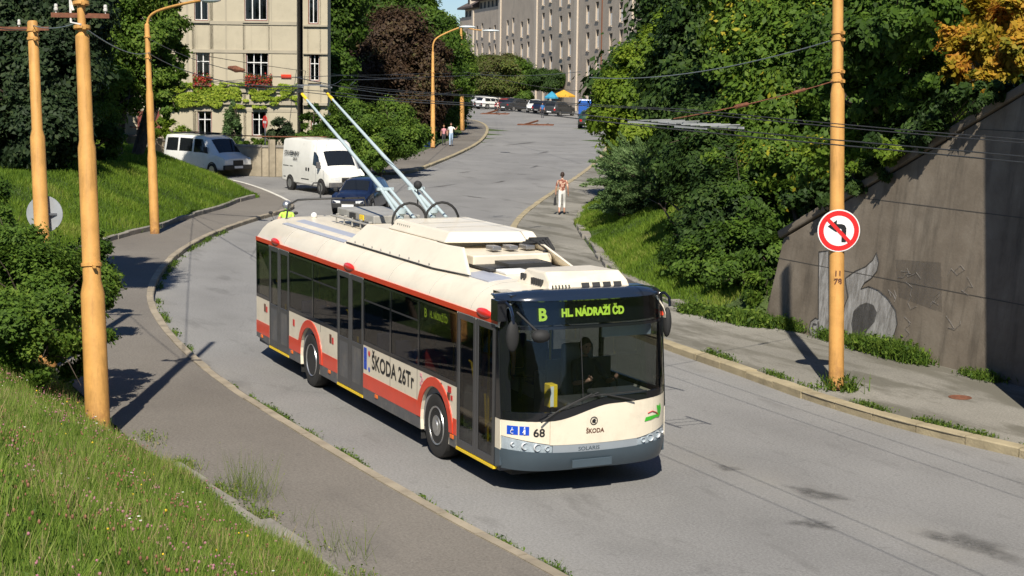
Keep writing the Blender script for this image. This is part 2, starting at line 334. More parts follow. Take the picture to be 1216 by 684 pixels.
# asphalt materials -----------------------------------------------------------
def asphalt(name, c0, c1, stain, patch=0.5, cracks=True, thr=.56):
    m, nt, out = _nt(name); b = N(nt, 'ShaderNodeBsdfPrincipled', Roughness=0.82); b.inputs['Specular IOR Level'].default_value = 0.3; vec = objcoord(nt)
    big = N(nt, 'ShaderNodeTexNoise', Scale=0.16, Detail=5.0, Roughness=0.6); nt.links.new(vec, big.inputs['Vector'])
    r = ramp(nt, big.outputs['Fac'], [(0.36, c0), (0.62, c1)])
    fine = N(nt, 'ShaderNodeTexNoise', Scale=26.0, Detail=6.0, Roughness=0.9); nt.links.new(vec, fine.inputs['Vector'])
    fr = ramp(nt, fine.outputs['Fac'], [(0.3, (0.5, 0.5, 0.5)), (0.7, (1.45, 1.45, 1.45))])
    mul = N(nt, 'ShaderNodeMix', data_type='RGBA', blend_type='MULTIPLY'); mul.inputs[0].default_value = 1.0
    nt.links.new(r.outputs[0], mul.inputs[6]); nt.links.new(fr.outputs[0], mul.inputs[7]); col = mul.outputs[2]
    # worn patches and oil marks stretched along the carriageway
    v2 = objcoord(nt, (0.32, 1.1, 1)); pn = N(nt, 'ShaderNodeTexNoise', Scale=0.9, Detail=6.0, Roughness=0.62); nt.links.new(v2, pn.inputs['Vector'])
    mr = N(nt, 'ShaderNodeMapRange'); mr.inputs[1].default_value = thr; mr.inputs[2].default_value = thr+.10; mr.inputs[4].default_value = patch; nt.links.new(pn.outputs['Fac'], mr.inputs[0])
    mx = N(nt, 'ShaderNodeMix', data_type='RGBA'); nt.links.new(mr.outputs[0], mx.inputs[0]); nt.links.new(col, mx.inputs[6]); mx.inputs[7].default_value = c4(stain); col = mx.outputs[2]
    # scattered small blotches
    sp = N(nt, 'ShaderNodeTexNoise', Scale=3.2, Detail=3.0, Roughness=0.5); nt.links.new(vec, sp.inputs['Vector'])
    m4 = N(nt, 'ShaderNodeMapRange'); m4.inputs[1].default_value = 0.66; m4.inputs[2].default_value = 0.74; m4.inputs[4].default_value = 0.35; nt.links.new(sp.outputs['Fac'], m4.inputs[0])
    mx4 = N(nt, 'ShaderNodeMix', data_type='RGBA'); nt.links.new(m4.outputs[0], mx4.inputs[0]); nt.links.new(col, mx4.inputs[6]); mx4.inputs[7].default_value = c4(stain); col = mx4.outputs[2]
    if cracks:
        w = N(nt, 'ShaderNodeTexNoise', Scale=0.5, Detail=6.0); nt.links.new(vec, w.inputs['Vector'])
        va = N(nt, 'ShaderNodeVectorMath', operation='MULTIPLY_ADD'); nt.links.new(w.outputs['Color'], va.inputs[0]); va.inputs[1].default_value = (2.2, 2.2, 0); nt.links.new(vec, va.inputs[2])
        vo = N(nt, 'ShaderNodeTexVoronoi', Scale=0.16, feature='DISTANCE_TO_EDGE'); nt.links.new(va.outputs[0], vo.inputs['Vector'])
        m3 = N(nt, 'ShaderNodeMapRange'); m3.inputs[1].default_value = 0.0; m3.inputs[2].default_value = 0.0032; m3.inputs[3].default_value = 0.16; m3.inputs[4].default_value = 0.0; nt.links.new(vo.outputs['Distance'], m3.inputs[0])
        mx2 = N(nt, 'ShaderNodeMix', data_type='RGBA'); nt.links.new(m3.outputs[0], mx2.inputs[0]); nt.links.new(col, mx2.inputs[6]); mx2.inputs[7].default_value = (0.04, 0.04, 0.04, 1); col = mx2.outputs[2]
    if name == 'road_asphalt':
        for an_, cc_, amt in (('track', (.105, .102, .098), .34), ('dust', (.30, .28, .24), .45)):
            at_ = N(nt, 'ShaderNodeAttribute', attribute_name=an_); wn_ = N(nt, 'ShaderNodeTexNoise', Scale=.55, Detail=6.0, Roughness=.7); nt.links.new(vec, wn_.inputs['Vector'])
            wr_ = N(nt, 'ShaderNodeMapRange'); wr_.inputs[1].default_value = .35; wr_.inputs[2].default_value = .68; wr_.inputs[4].default_value = amt; nt.links.new(wn_.outputs['Fac'], wr_.inputs[0])
            mm_ = N(nt, 'ShaderNodeMath', operation='MULTIPLY', use_clamp=True); nt.links.new(wr_.outputs[0], mm_.inputs[0]); nt.links.new(at_.outputs['Fac'], mm_.inputs[1])
            mx_ = N(nt, 'ShaderNodeMix', data_type='RGBA'); nt.links.new(mm_.outputs[0], mx_.inputs[0]); nt.links.new(col, mx_.inputs[6]); mx_.inputs[7].default_value = c4(cc_); col = mx_.outputs[2]
    nt.links.new(col, b.inputs['Base Color'])
    bp = N(nt, 'ShaderNodeBump', Strength=0.35, Distance=0.01); nt.links.new(fine.outputs['Fac'], bp.inputs['Height']); nt.links.new(bp.outputs[0], b.inputs['Normal'])
    nt.links.new(b.outputs[0], out.inputs[0]); M[name] = m; return m
asphalt('road_asphalt', (0.195, 0.192, 0.187), (0.245, 0.241, 0.234), (0.12, 0.117, 0.112), patch=0.55)
asphalt('footway_asphalt', (0.15, 0.135, 0.117), (0.185, 0.168, 0.146), (0.11, 0.10, 0.09), patch=0.3, cracks=False)
asphalt('pale_footway', (0.19, 0.18, 0.155), (0.28, 0.265, 0.23), (0.115, 0.108, 0.085), patch=.8, thr=.47)
mat('kerbstone', (0.30, 0.255, 0.19), 0.85, var=0.3, vscale=2.5, bump=0.5, bscale=25, dirt=((0.12, 0.11, 0.06), 0.6, 5.0))
mat('kerb_yellow', (0.34, 0.285, 0.18), 0.85, var=0.3, vscale=2.5, bump=0.5, bscale=25, dirt=((0.13, 0.11, 0.05), 0.5, 5.0))
mat('old_concrete', (0.24, 0.22, 0.19), 0.9, var=0.3, vscale=3, bump=0.6, bscale=20, dirt=((0.06, 0.07, 0.03), 0.6, 6.0))
mat('line_white', (0.6, 0.58, 0.52), 0.7, var=0.25, vscale=4)
KL = [(60, -0.5), (20, -1.4), (8, -2.0), (3.2, -2.2), (1.2, -2.4), (-0.8, -2.5), (-3.2, -2.6), (-5.6, -2.65), (-8.2, -2.7), (-11.3, -2.6), (-14.9, -2.3), (-18.6, -1.8), (-21.4, -1.2), (-24.6, -0.3),
      (-29.3, 1.3), (-33.8, 3.3), (-37.6, 5.4), (-40.5, 7.2), (-43, 9.0), (-45, 9.9), (-49.0, 10.6), (-56.4, 11.4), (-61.9, 11.3), (-70, 8.3), (-80, 2), (-95, -9.3), (-129, -37)]
KR = [(60, 10), (12, 8.5), (4, 7.4), (0.6, 6.9), (-0.7, 6.6), (-2.1, 6.4), (-4.1, 6.35), (-6.0, 6.5), (-7.6, 6.6), (-9.8, 6.7), (-14, 7.1), (-20, 8.6), (-28, 11.5), (-35.3, 14.9), (-44.7, 20.6), (-60.4, 30.7), (-75, 39.5), (-88, 46.8), (-109, 59), (-150, 83), (-156, 99)]
KF = [(-66.2, 18.6), (-63.4, 19.6), (-62.7, 21.4), (-66, 23.6), (-71.5, 26.9), (-84.8, 34.5), (-98.8, 41.9), (-119.2, 51.5), (-135.8, 58.3), (-147, 61.3), (-156, 60.8), (-166, 58.8), (-200, 54.5), (-229, 52)]
kl, kr, kf = chaikin(KL, 2), chaikin(KR, 2), chaikin(KF, 2)
# the road sheet carries its distance to the kerbs so wheel tracks and gutter dust can follow the bend
rgx = axis(-110, 26, 0.5, -420, 70, 1.3); rgy = axis(-8, 30, 0.5, -60, 220, 1.2); RX, RY = np.meshgrid(rgx, rgy, indexing='ij')
dl, dr = dline(KL, RX, RY), dline(KR, RX, RY); gs_ = lambda d, c, w: np.exp(-((d-c)/w)**2)
trk = gs_(dl, 1.45, .38)+gs_(dl, 3.5, .42)+gs_(dr, 1.7, .4)+gs_(dr, 3.8, .42); dust = np.exp(-dl/.35)+np.exp(-dr/.4)+.8*gs_(dl, 4.9, .45)
ii = np.arange(RX.size).reshape(RX.shape); RF = np.stack([ii[:-1, :-1], ii[1:, :-1], ii[1:, 1:], ii[:-1, 1:]], -1).reshape(-1, 4)
rd = fast_mesh('road', np.stack([RX, RY, RX*0], -1).reshape(-1, 3), RF, M['road_asphalt']); tag(rd, kind='structure')
for nm_, ar_ in (('track', trk), ('dust', dust)): a_ = rd.data.attributes.new(nm_, 'FLOAT', 'POINT'); a_.data.foreach_set('value', np.ascontiguousarray(ar_, np.float32).ravel())
def slab(name, front, back, m, z=0.12):
    P = [tuple(p) for p in front]+[tuple(p) for p in reversed(list(back))]
    mb = MB(); tri = tessellate_polygon([[Vector((p[0], p[1], 0)) for p in P]]); mb.add([(p[0], p[1], z) for p in P], [tuple(t) for t in tri])
    return tag(mb.build(name, m), kind='structure')
def shift(line, d):
    P = np.array(line, float); T = np.gradient(P, axis=0); T /= np.hypot(T[:, 0], T[:, 1])[:, None]; return P+np.stack([-T[:, 1], T[:, 0]], -1)*d
slab('pavement', kl, LB, M['footway_asphalt'])
slab('pavement', kr, RB, M['pale_footway'])
slab('pavement', kf, list(FB[4:]), M['footway_asphalt'])
def kerb(line, w, z, m, side, name='kerb', gap=True, z0=-0.02, wob=0.012):
    P = np.array(line, float); A = shift(P, 0); B = shift(P, side*w); mb = MB(); acc = 0
    # split into stones about a metre long with fine joints
    seg = np.hypot(*np.diff(P, axis=0).T); cum = np.r_[0, np.cumsum(seg)]; L = cum[-1]; n = max(1, int(L/1.0)); rnd = random.Random(3)
    def pt(Q, s): return np.array([np.interp(s, cum, Q[:, 0]), np.interp(s, cum, Q[:, 1])])
    for k in range(n):
        s0, s1 = L*k/n+0.013, L*(k+1)/n-0.013; dz = rnd.uniform(-wob, wob); a0, a1, b0, b1 = pt(A, s0), pt(A, s1), pt(B, s0), pt(B, s1); j = rnd.uniform(-wob, wob)
        nrm = (b0-a0)/max(1e-6, np.hypot(*(b0-a0))); a0 = a0+nrm*j; a1 = a1+nrm*j; c0, c1 = a0+nrm*0.02, a1+nrm*0.02
        vs = [(*a0, z0), (*a1, z0), (*a0, z-0.02+dz), (*a1, z-0.02+dz), (*c0, z+dz), (*c1, z+dz), (*b0, z+dz), (*b1, z+dz), (*b0, z0), (*b1, z0)]
        mb.add(vs, [(0, 1, 3, 2), (2, 3, 5, 4), (4, 5, 7, 6), (6, 7, 9, 8), (0, 2, 4, 6, 8), (1, 9, 7, 5, 3)])
    return tag(mb.build(name, m), kind='structure')
kerb([p for p in kl if -45 < p[0] < 30], 0.17, 0.135, M['kerbstone'], 1)
kerb([p for p in kl if -95 < p[0] < -46], 0.16, 0.128, M['line_white'], 1, wob=0.002)
kerb([p for p in kr if p[0] < 20 and p[0] > -120], 0.24, 0.14, M['kerb_yellow'], -1)
kerb(kf, 0.24, 0.14, M['kerb_yellow'], 1)
lbc = [(x, y) for x, y in LB]
kerb([p for p in chaikin(LB, 1) if p[0] < 6 and p[0] > -3.4], 0.28, 0.26, M['old_concrete'], 1, wob=0.04)
kerb([p for p in chaikin(LB, 1) if p[0] < -22 and p[0] > -50], 0.14, 0.27, M['old_concrete'], 1, wob=0.02)
kerb([p for p in chaikin(RB, 1) if p[0] < -11.5 and p[0] > -40], 0.25, 0.24, M['old_concrete'], -1, wob=0.05)
def stain(u0, v0, u1, v1, w, n=26):       # worn dark patch lying along the line between two surveyed points
    a, b = at(u0, v0), at(u1, v1); d = b-a; L = np.hypot(*d[:2]); t = d/L; q = np.array([-t[1], t[0], 0]); c = (a+b)/2; P = []
    rr = random.Random(int(u0)); ph = rr.uniform(0, 6)
    for k in range(n):
        an = 2*math.pi*k/n; f = 1+.22*math.sin(3*an+ph)+.12*math.sin(7*an+2*ph); p = c+t*math.cos(an)*L/2*f+q*math.sin(an)*w/2*f; P.append((p[0], p[1], .004))
    rings = [(1.0, 0.0), (.8, .25), (.55, .7), (.25, 1.0), (0.02, 1.0)]; V = []; Aa = []
    for f, al in rings:
        for p in P: V.append((c[0]+(p[0]-c[0])*f, c[1]+(p[1]-c[1])*f, .004)); Aa.append(al)
    Fq = [(r*n+k, r*n+(k+1) % n, (r+1)*n+(k+1) % n, (r+1)*n+k) for r in range(len(rings)-1) for k in range(n)]
    o = fast_mesh('road_patch', np.array(V), np.array(Fq), M['road_stain']); a_ = o.data.attributes.new('edge', 'FLOAT', 'POINT'); a_.data.foreach_set('value', np.array(Aa, np.float32)); tag(o, kind='structure')
m, nt, out = _nt('road_stain'); b = N(nt, 'ShaderNodeBsdfPrincipled', Roughness=.8); b.inputs['Base Color'].default_value = (.095, .092, .088, 1); vec = objcoord(nt)
e_ = N(nt, 'ShaderNodeAttribute', attribute_name='edge'); n_ = N(nt, 'ShaderNodeTexNoise', Scale=2.6, Detail=8.0, Roughness=.75); nt.links.new(vec, n_.inputs['Vector']); r_ = N(nt, 'ShaderNodeMapRange'); r_.inputs[1].default_value = .35; r_.inputs[2].default_value = .62; nt.links.new(n_.outputs['Fac'], r_.inputs[0])
q_ = N(nt, 'ShaderNodeMath', operation='MULTIPLY', use_clamp=True); nt.links.new(e_.outputs['Fac'], q_.inputs[0]); nt.links.new(r_.outputs[0], q_.inputs[1]); q2 = N(nt, 'ShaderNodeMath', operation='MULTIPLY'); nt.links.new(q_.outputs[0], q2.inputs[0]); q2.inputs[1].default_value = .75
t_ = N(nt, 'ShaderNodeBsdfTransparent'); x_ = N(nt, 'ShaderNodeMixShader'); nt.links.new(q2.outputs[0], x_.inputs[0]); nt.links.new(t_.outputs[0], x_.inputs[1]); nt.links.new(b.outputs[0], x_.inputs[2]); nt.links.new(x_.outputs[0], out.inputs[0]); M['road_stain'] = m
for s_ in ((848, 552, 880, 560, .35), (930, 577, 1010, 597, .55), (1090, 626, 1216, 668, .7), (932, 618, 1000, 628, .5), (610, 207, 632, 207, .5), (606, 193, 618, 193, .35), (630, 200, 640, 196, .4), (548, 232, 580, 236, .5), (560, 150, 590, 152, .9), (545, 206, 560, 203, .5),
           (585, 218, 602, 214, .4), (600, 173, 640, 168, 1.0), (505, 224, 545, 218, .5), (640, 183, 652, 179, .6)): stain(*s_)
# ---------------------------------------------------------------- trolleybus (front at x=0, tail at x=-12, kerb side y=-1.275)
bus = empty('trolleybus', (-6, 0, 0), 0, 'cream and red trolleybus number 68 with two raised trolley poles driving down the curving road', 'trolleybus')
W2 = 1.275
def B(mb, name, m, parent=bus, smooth=None, bevel=0.0): return mb.build(name, m, parent, smooth, bevel, world=True)
AX = {'front': -2.70, 'rear': -8.60}
def arch(cx, r, x0, x1, z0, z1, n=14):       # panel polygon x0..x1, z0..z1 with a wheel arch open at the bottom
    h = max(-1, min(1, (z0-0.50)/r)); a0 = math.asin(h); pts = [(x0, z0), (x0, z1), (x1, z1), (x1, z0)]
    arc = [(cx+r*math.cos(a), 0.50+r*math.sin(a)) for a in [a0+(math.pi-2*a0)*k/n for k in range(n+1)]]
    return pts+arc
def ring(cx, r0, r1, zlo, n=16):
    a0 = math.asin((zlo-0.50)/r0); a1 = math.asin((zlo-0.50)/r1)
    o = [(cx+r1*math.cos(a), 0.50+r1*math.sin(a)) for a in [a1+(math.pi-2*a1)*k/n for k in range(n+1)]]
    i = [(cx+r0*math.cos(a), 0.50+r0*math.sin(a)) for a in [a0+(math.pi-2*a0)*k/n for k in range(n+1)]]
    return o+i[::-1]
DOORS = [(-11.12, -9.85), (-7.10, -5.79), (-1.88, -0.56)]
for side in (-1, 1):
    o = (0, side*W2, 0); inn = (0, -side*0.05, 0); out1 = (0, side*0.004, 0)
    secs = [(-11.99, -11.12, None), (-9.85, -7.10, -8.6), (-5.79, -1.88, -2.7)] if side < 0 else [(-11.99, -5.7, -8.6), (-5.7, -0.56, -2.7)]
    for x0, x1, cx in secs:
        skin, red, skirt = MB(), MB(), MB()
        zb = 0.36 if x0 < -11 else 0.32
        P = arch(cx, 0.56, x0, x1, zb, 1.20) if cx else [(x0, zb+.05), (x0, 1.20), (x1, 1.20), (x1, zb)]
        skin.prism(P, o, (1, 0, 0), (0, 0, 1), inn)
        oo = (0, side*(W2+0.001), 0)
        if cx:
            c0, c1 = cx-0.70, cx+0.70; h0 = math.sqrt(0.68**2-0.03**2)
            for a, bx in ((x0, c0+0.01), (c1-0.01, x1)):
                if bx-a < 0.03: continue
                red.prism([(a, 0.50), (a, 0.735), (bx, 0.735), (bx, 0.50)], oo, (1, 0, 0), (0, 0, 1), out1)
            for a, bx in ((x0, cx-0.565), (cx+0.565, x1)):
                B(MB().prism([(a, zb), (a, 0.497), (bx, 0.497), (bx, zb)], oo, (1, 0, 0), (0, 0, 1), out1), 'skirt', M['skirt_grey'])
            red.prism(ring(cx, 0.565, 0.70, 0.505), (0, side*(W2+0.0015), 0), (1, 0, 0), (0, 0, 1), (0, side*0.012, 0))
        else:
            red.prism([(x0, 0.50), (x0, 0.735), (x1, 0.735), (x1, 0.50)], oo, (1, 0, 0), (0, 0, 1), out1)
            skirt.prism([(x0, zb+.05), (x0, 0.497), (x1, 0.497), (x1, zb)], oo, (1, 0, 0), (0, 0, 1), out1)
        B(skin, 'side_panel', M['cream']); B(red, 'red_stripe', M['bus_red'])
        if skirt.f: B(skirt, 'skirt', M['skirt_grey'])
    # window band: black frame + panes
    frame = MB(); z0, z1 = 1.20, 2.30
    if side < 0:
        bays = [(-11.99, -11.12, []), (-9.85, -7.10, [-8.45]), (-5.79, -1.88, [-4.55, -3.36])]
    else:
        bays = [(-11.99, -0.56, [-10.4, -8.8, -7.2, -5.6, -4.0, -2.3])]
    for x0, x1, sp in bays:
        xs = [x0]+sp+[x1]
        frame.box(x0, x1, side*W2, side*(W2-0.05), 1.203, 1.27); frame.box(x0, x1, side*W2, side*(W2-0.05), 2.24, 2.30)
        for x in xs:
            w = 0.035; a = max(x0, x-w); c = min(x1, x+w); frame.box(a, c, side*W2, side*(W2-0.05), 1.27, 2.24)
        for a, c in zip(xs[:-1], xs[1:]):
            pane = MB().box(a+0.036, c-0.036, side*(W2-0.006), side*(W2-0.014), 1.271, 2.239)
            w = B(pane, 'window', M['bus_glass'])
            if c-a > 1.0 and not (side < 0 and a > -3.5):
                B(MB().box(a+0.036, c-0.036, side*(W2-0.001), side*(W2-0.006), 1.93, 1.955), 'slider_frame', M['rubber'], w)
    B(frame, 'window_frame', M['gloss_black'])
# doors ------------------------------------------------------------------
for x0, x1 in DOORS:
    xm = (x0+x1)/2
    d = empty('door', (xm+6, -W2, 0)); d.parent = bus
    for a, c in ((x0+0.02, xm-0.012), (xm+0.012, x1-0.02)):
        f = MB(); yo, yi = -W2-0.002, -W2+0.04
        f.box(a, a+0.075, yo, yi, 0.36, 2.29); f.box(c-0.075, c, yo, yi, 0.36, 2.29); f.box(a+0.075, c-0.075, yo, yi, 2.20, 2.29)
        if x0 < -2: f.box(a+0.075, c-0.075, yo, yi, 0.36, 1.18)
        else: f.box(a+0.075, c-0.075, yo, yi, 0.36, 0.47)
        lf = B(f, 'leaf', M['door_grey'], d, bevel=0.006)
        zb = 1.18 if x0 < -2 else 0.47
        B(MB().box(a+0.076, c-0.076, -W2+0.008, -W2+0.016, zb, 2.20), 'pane', M['bus_glass'], lf)
        if x0 < -2: B(MB().box(a+0.11, c-0.11, -W2-0.004, -W2-0.001, 0.50, 1.10), 'lower_panel', M['skirt_grey'], lf)
        s = 1 if a == x0+0.02 else -1
        xx = c-0.12 if s > 0 else a+0.12
        pts = [(xx-s*0.30, -W2+0.09, 1.62), (xx-s*0.24, -W2+0.10, 1.60), (xx, -W2+0.10, 1.05), (xx, -W2+0.09, 0.98)] if s > 0 else [(xx+0.24, -W2+0.09, 0.95), (xx+0.2, -W2+0.10, 0.93), (xx+0.02, -W2+0.10, 0.78), (xx, -W2+0.09, 1.25)]
        B(MB().tube(pts, 0.017, 8), 'grab_rail', M['yellow_rail'], lf)
    B(MB().box(x0+0.01, x1-0.01, -W2-0.012, -W2+0.05, 0.315, 0.352), 'sill', M['yellow_rail'], d)
    B(MB().box(x0, x0+0.018, -W2+0.001, -W2+0.05, 0.36, 2.29).box(x1-0.018, x1, -W2+0.001, -W2+0.05, 0.36, 2.29), 'door_seal', M['rubber'], d)
# roof -------------------------------------------------------------------
sec = [(1.275, 2.30), (1.270, 2.345), (1.235, 2.44), (1.16, 2.545), (1.06, 2.635), (0.93, 2.695), (0.78, 2.725), (0.4, 2.75), (0, 2.758)]
sec = [(-y, z) for y, z in sec]+[(y, z) for y, z in sec[-2::-1]]
xs = [-12.02, -12.0, -11.9, -8, -4, -1.2, -0.62, -0.44]
P = []
for x in xs:
    k = 0.80 if x == -12.02 else 0.97 if x == -12.0 else 1.0; dz = -0.06 if x == -12.02 else -0.01 if x == -12.0 else 0
    P.append([(x, y*(k if z > 2.4 else 1), z+(dz if z > 2.4 else 0)) for y, z in sec])
B(MB().grid(P, thick=(0, 0, -0.03)), 'roof', M['roof_cream'], smooth=50)
for s in (-1, 1): B(MB().prism([(-12.0, 2.300), (-12.0, 2.375), (-0.50, 2.375), (-0.50, 2.300)], (0, s*(W2+0.004), 0), (1, 0, 0), (0, 0, 1), (0, -s*0.03, 0)), 'gutter_stripe', M['bus_red'])
for x in (-10.7, -6.5, -0.95):
    mb = MB().ball((x, -W2-0.0, 2.40), 0.085, 3.0, 0.45, 0.75, 16, 8); B(mb, 'lamp_cover', M['red_cover'], smooth=60)
rear = MB().box(-12.03, -11.98, -1.26, 1.26, 0.42, 2.34); B(rear, 'rear_panel', M['cream'], bevel=0.02)
B(MB().box(-12.045, -12.032, -0.95, 0.95, 1.45, 2.2), 'rear_window', M['gloss_black'])
B(MB().box(-11.98, -0.5, -1.22, 1.22, 0.30, 0.36), 'floor', M['interior_floor'])
B(MB().box(-11.9, -0.9, -1.15, 1.15, 2.27, 2.29), 'ceiling', M['interior_grey'])
B(MB().box(-11.95, -9.3, 0.35, 1.2, 0.36, 2.2).box(-11.95, -9.9, -1.1, 0.35, 0.36, 0.9), 'engine_tower', M['interior_grey'], bevel=0.02)
for cx in AX.values():
    for s in (-1, 1):
        B(MB().box(cx-0.62, cx+0.62, s*0.62, s*1.22, 0.36, 1.08), 'wheel_box', M['interior_grey'], bevel=0.03)
# wheels -----------------------------------------------------------------
for nm, cx in AX.items():
    for s in (-1, 1):
        w = empty('wheel', (cx+6, s*1.12, 0.48)); w.parent = bus
        prof = [(0.29, 0.125), (0.33, 0.135), (0.42, 0.14), (0.462, 0.125), (0.48, 0.09), (0.48, -0.10), (0.46, -0.14), (0.30, -0.14)]
        B(MB().lathe((cx, s*1.12, 0.48), (0, s, 0), prof, 36), 'tyre', M['tyre'], w, smooth=35)
        if nm == 'front': rp = [(0.295, 0.115), (0.285, 0.14), (0.265, 0.13), (0.25, 0.075), (0.17, 0.10), (0.15, 0.13), (0.09, 0.135), (0.08, 0.15), (0.0, 0.155)]
        else: rp = [(0.295, 0.115), (0.285, 0.14), (0.265, 0.12), (0.24, 0.0), (0.17, -0.03), (0.16, 0.05), (0.11, 0.06), (0.10, 0.10), (0.0, 0.10)]
        rim = B(MB().lathe((cx, s*1.12, 0.48), (0, s, 0), rp, 32), 'rim', M['alloy'], w, smooth=35)
        nuts, holes = MB(), MB()
        for k in range(10):
            a = 2*math.pi*k/10; r = 0.205; base = (0.09 if nm == 'front' else -0.02)
            nuts.lathe((cx+r*math.cos(a), s*(1.12+base), 0.48+r*math.sin(a)), (0, s, 0), [(0.018, 0), (0.018, 0.03), (0.01, 0.035)], 6)
            a += math.pi/10; r = 0.258 if nm == 'front' else 0.245
            holes.lathe((cx+r*math.cos(a), s*(1.12+(0.088 if nm == 'front' else 0.03)), 0.48+r*math.sin(a)), (0, s, 0), [(0.017, 0), (0.017, 0.014)], 8)
        B(nuts, 'wheel_nuts', M['steel'], w); B(holes, 'vent_holes', M['dark_metal'], w)
        hs = MB(); pts = [(cx+0.57*math.cos(a), 0.5+0.57*math.sin(a)) for a in [math.pi*k/12 for k in range(13)]]
        hs.grid([[(px, s*(W2-0.04), pz), (px, s*0.75, pz)] for px, pz in [(cx+0.57, 0.3)]+pts+[(cx-0.57, 0.3)]])
        B(hs, 'wheel_well', M['rubber'])
        B(MB().box(cx-0.60, cx-0.585, s*0.95, s*1.25, 0.16, 0.62), 'mud_flap', M['rubber'])
# front face --------------------------------------------------------------
def xf(y, z=1.0):
    a = abs(y)/1.25; base = -0.055*a**2-0.33*a**5.5
    lean = -0.20*max(0, (z-1.05)/1.7)**1.25 if z > 1.05 else 0
    lo = -0.10*max(0, (0.62-z)/0.3)**2
    return base+lean+lo
def yq(y, n): return y
def patch(y0, y1, zlo, zhi, off=0.0, ny=28, nz=5, th=0.03):
    P = []
    for i in range(ny+1):
        y = y0+(y1-y0)*i/ny; a = zlo(y) if callable(zlo) else zlo; c = zhi(y) if callable(zhi) else zhi
        P.append([(xf(y, a+(c-a)*j/nz)+off, y, a+(c-a)*j/nz) for j in range(nz+1)])
    return MB().grid(P, thick=(-th, 0, 0))
def interp(*pts): 
    xs_, ys_ = zip(*pts)
    def f(y):       # smooth interpolation
        y = max(xs_[0], min(xs_[-1], y))
        for i in range(len(xs_)-1):
            if y <= xs_[i+1]:
                t = (y-xs_[i])/(xs_[i+1]-xs_[i]); t = t*t*(3-2*t); return ys_[i]*(1-t)+ys_[i+1]*t
    return f
zc = interp((-1.27, 1.03), (-0.70, 1.03), (0.25, 1.215), (1.27, 1.245))
zg = interp((-1.27, 1.15), (-0.70, 1.15), (0.3, 1.32), (1.27, 1.345))
zs0 = lambda y: 0.588+0.055*(abs(y)/1.27)**2
zs1 = lambda y: 0.688+0.05*(abs(y)/1.27)**2
E_ = 1.262
B(patch(-E_, E_, lambda y: 0.335+0.03*(abs(y)/1.27)**4, zs0, 0.012, th=0.10), 'bumper', M['bumper_blue_grey'], smooth=40)
B(patch(-0.66, 0.62, zs0, zs1, 0.006), 'silver_trim', M['silver_trim'], smooth=40)
top_h = lambda y: 0.70+0.11*max(0, (abs(y)-0.64)/0.6)
for s in (-1, 1):
    ya, yb = (-E_, -0.664) if s < 0 else (0.624, E_)
    hl = empty('headlight', (6-0.1, s*0.95, 0.7)); hl.parent = bus
    B(patch(ya, yb, zs0, top_h, -0.014, ny=16, th=0.02), 'reflector', M['reflector'], hl, smooth=40)
    B(patch(ya, yb, lambda y: zs0(y)+0.002, top_h, 0.008, ny=16, th=0.006), 'lens', M['lamp_lens'], hl, smooth=40)
    for yy, rr, mm in ((0.73, 0.036, 'white_plastic'), (0.86, 0.056, 'white_plastic'), (1.01, 0.052, 'white_plastic'), (1.14, 0.032, 'white_plastic')):
        z = (zs0(yy)+top_h(yy))/2
        B(MB().lathe((xf(yy, z)-0.026, s*yy, z), (1, -0.0, 0), [(rr, 0), (rr, 0.02), (rr*0.85, 0.035), (rr*0.7, 0.012), (0.004, 0.01)], 16), 'bulb_housing', M['reflector'] if mm != 'orange_lens' else M[mm], hl, smooth=40)
B(patch(-E_, -0.703, lambda y: max(top_h(y), zs1(y))+0.004, zc), 'corner_panel', M['cream'], smooth=40)
B(patch(-0.697, 0.90, lambda y: max(zs1(y), top_h(y) if y > 0.62 else 0)+0.004, zc, 0.003), 'front_flap', M['cream'], smooth=40)
B(patch(0.906, E_, lambda y: max(top_h(y), zs1(y))+0.004, zc), 'corner_panel', M['cream'], smooth=40)
B(patch(-E_, E_, lambda y: zc(y)+0.004, zg, 0.006), 'windscreen_surround', M['gloss_black'], smooth=40)
B(patch(-1.16, 1.17, lambda y: zg(y)+0.003, 2.245, 0.0, nz=10, th=0.008), 'windscreen', M['screen_glass'], smooth=40)
B(MB().tube([(xf(0, z)+0.004, -0.22, z) for z in (1.30, 1.6, 1.9, 2.24)], 0.006, 6), 'glass_joint', M['rubber'])
B(patch(-E_, E_, 2.248, 2.285, 0.004, th=0.06), 'cross_rail', M['gloss_black'], smooth=40)
B(patch(-1.17, 1.17, 2.288, 2.628, 0.002, nz=4, th=0.008), 'display_window', M['display_glass'], smooth=40)
B(patch(-1.17, 1.17, 2.288, 2.628, -0.14, nz=4, th=0.008), 'display_backing', M['gloss_black'], smooth=40)
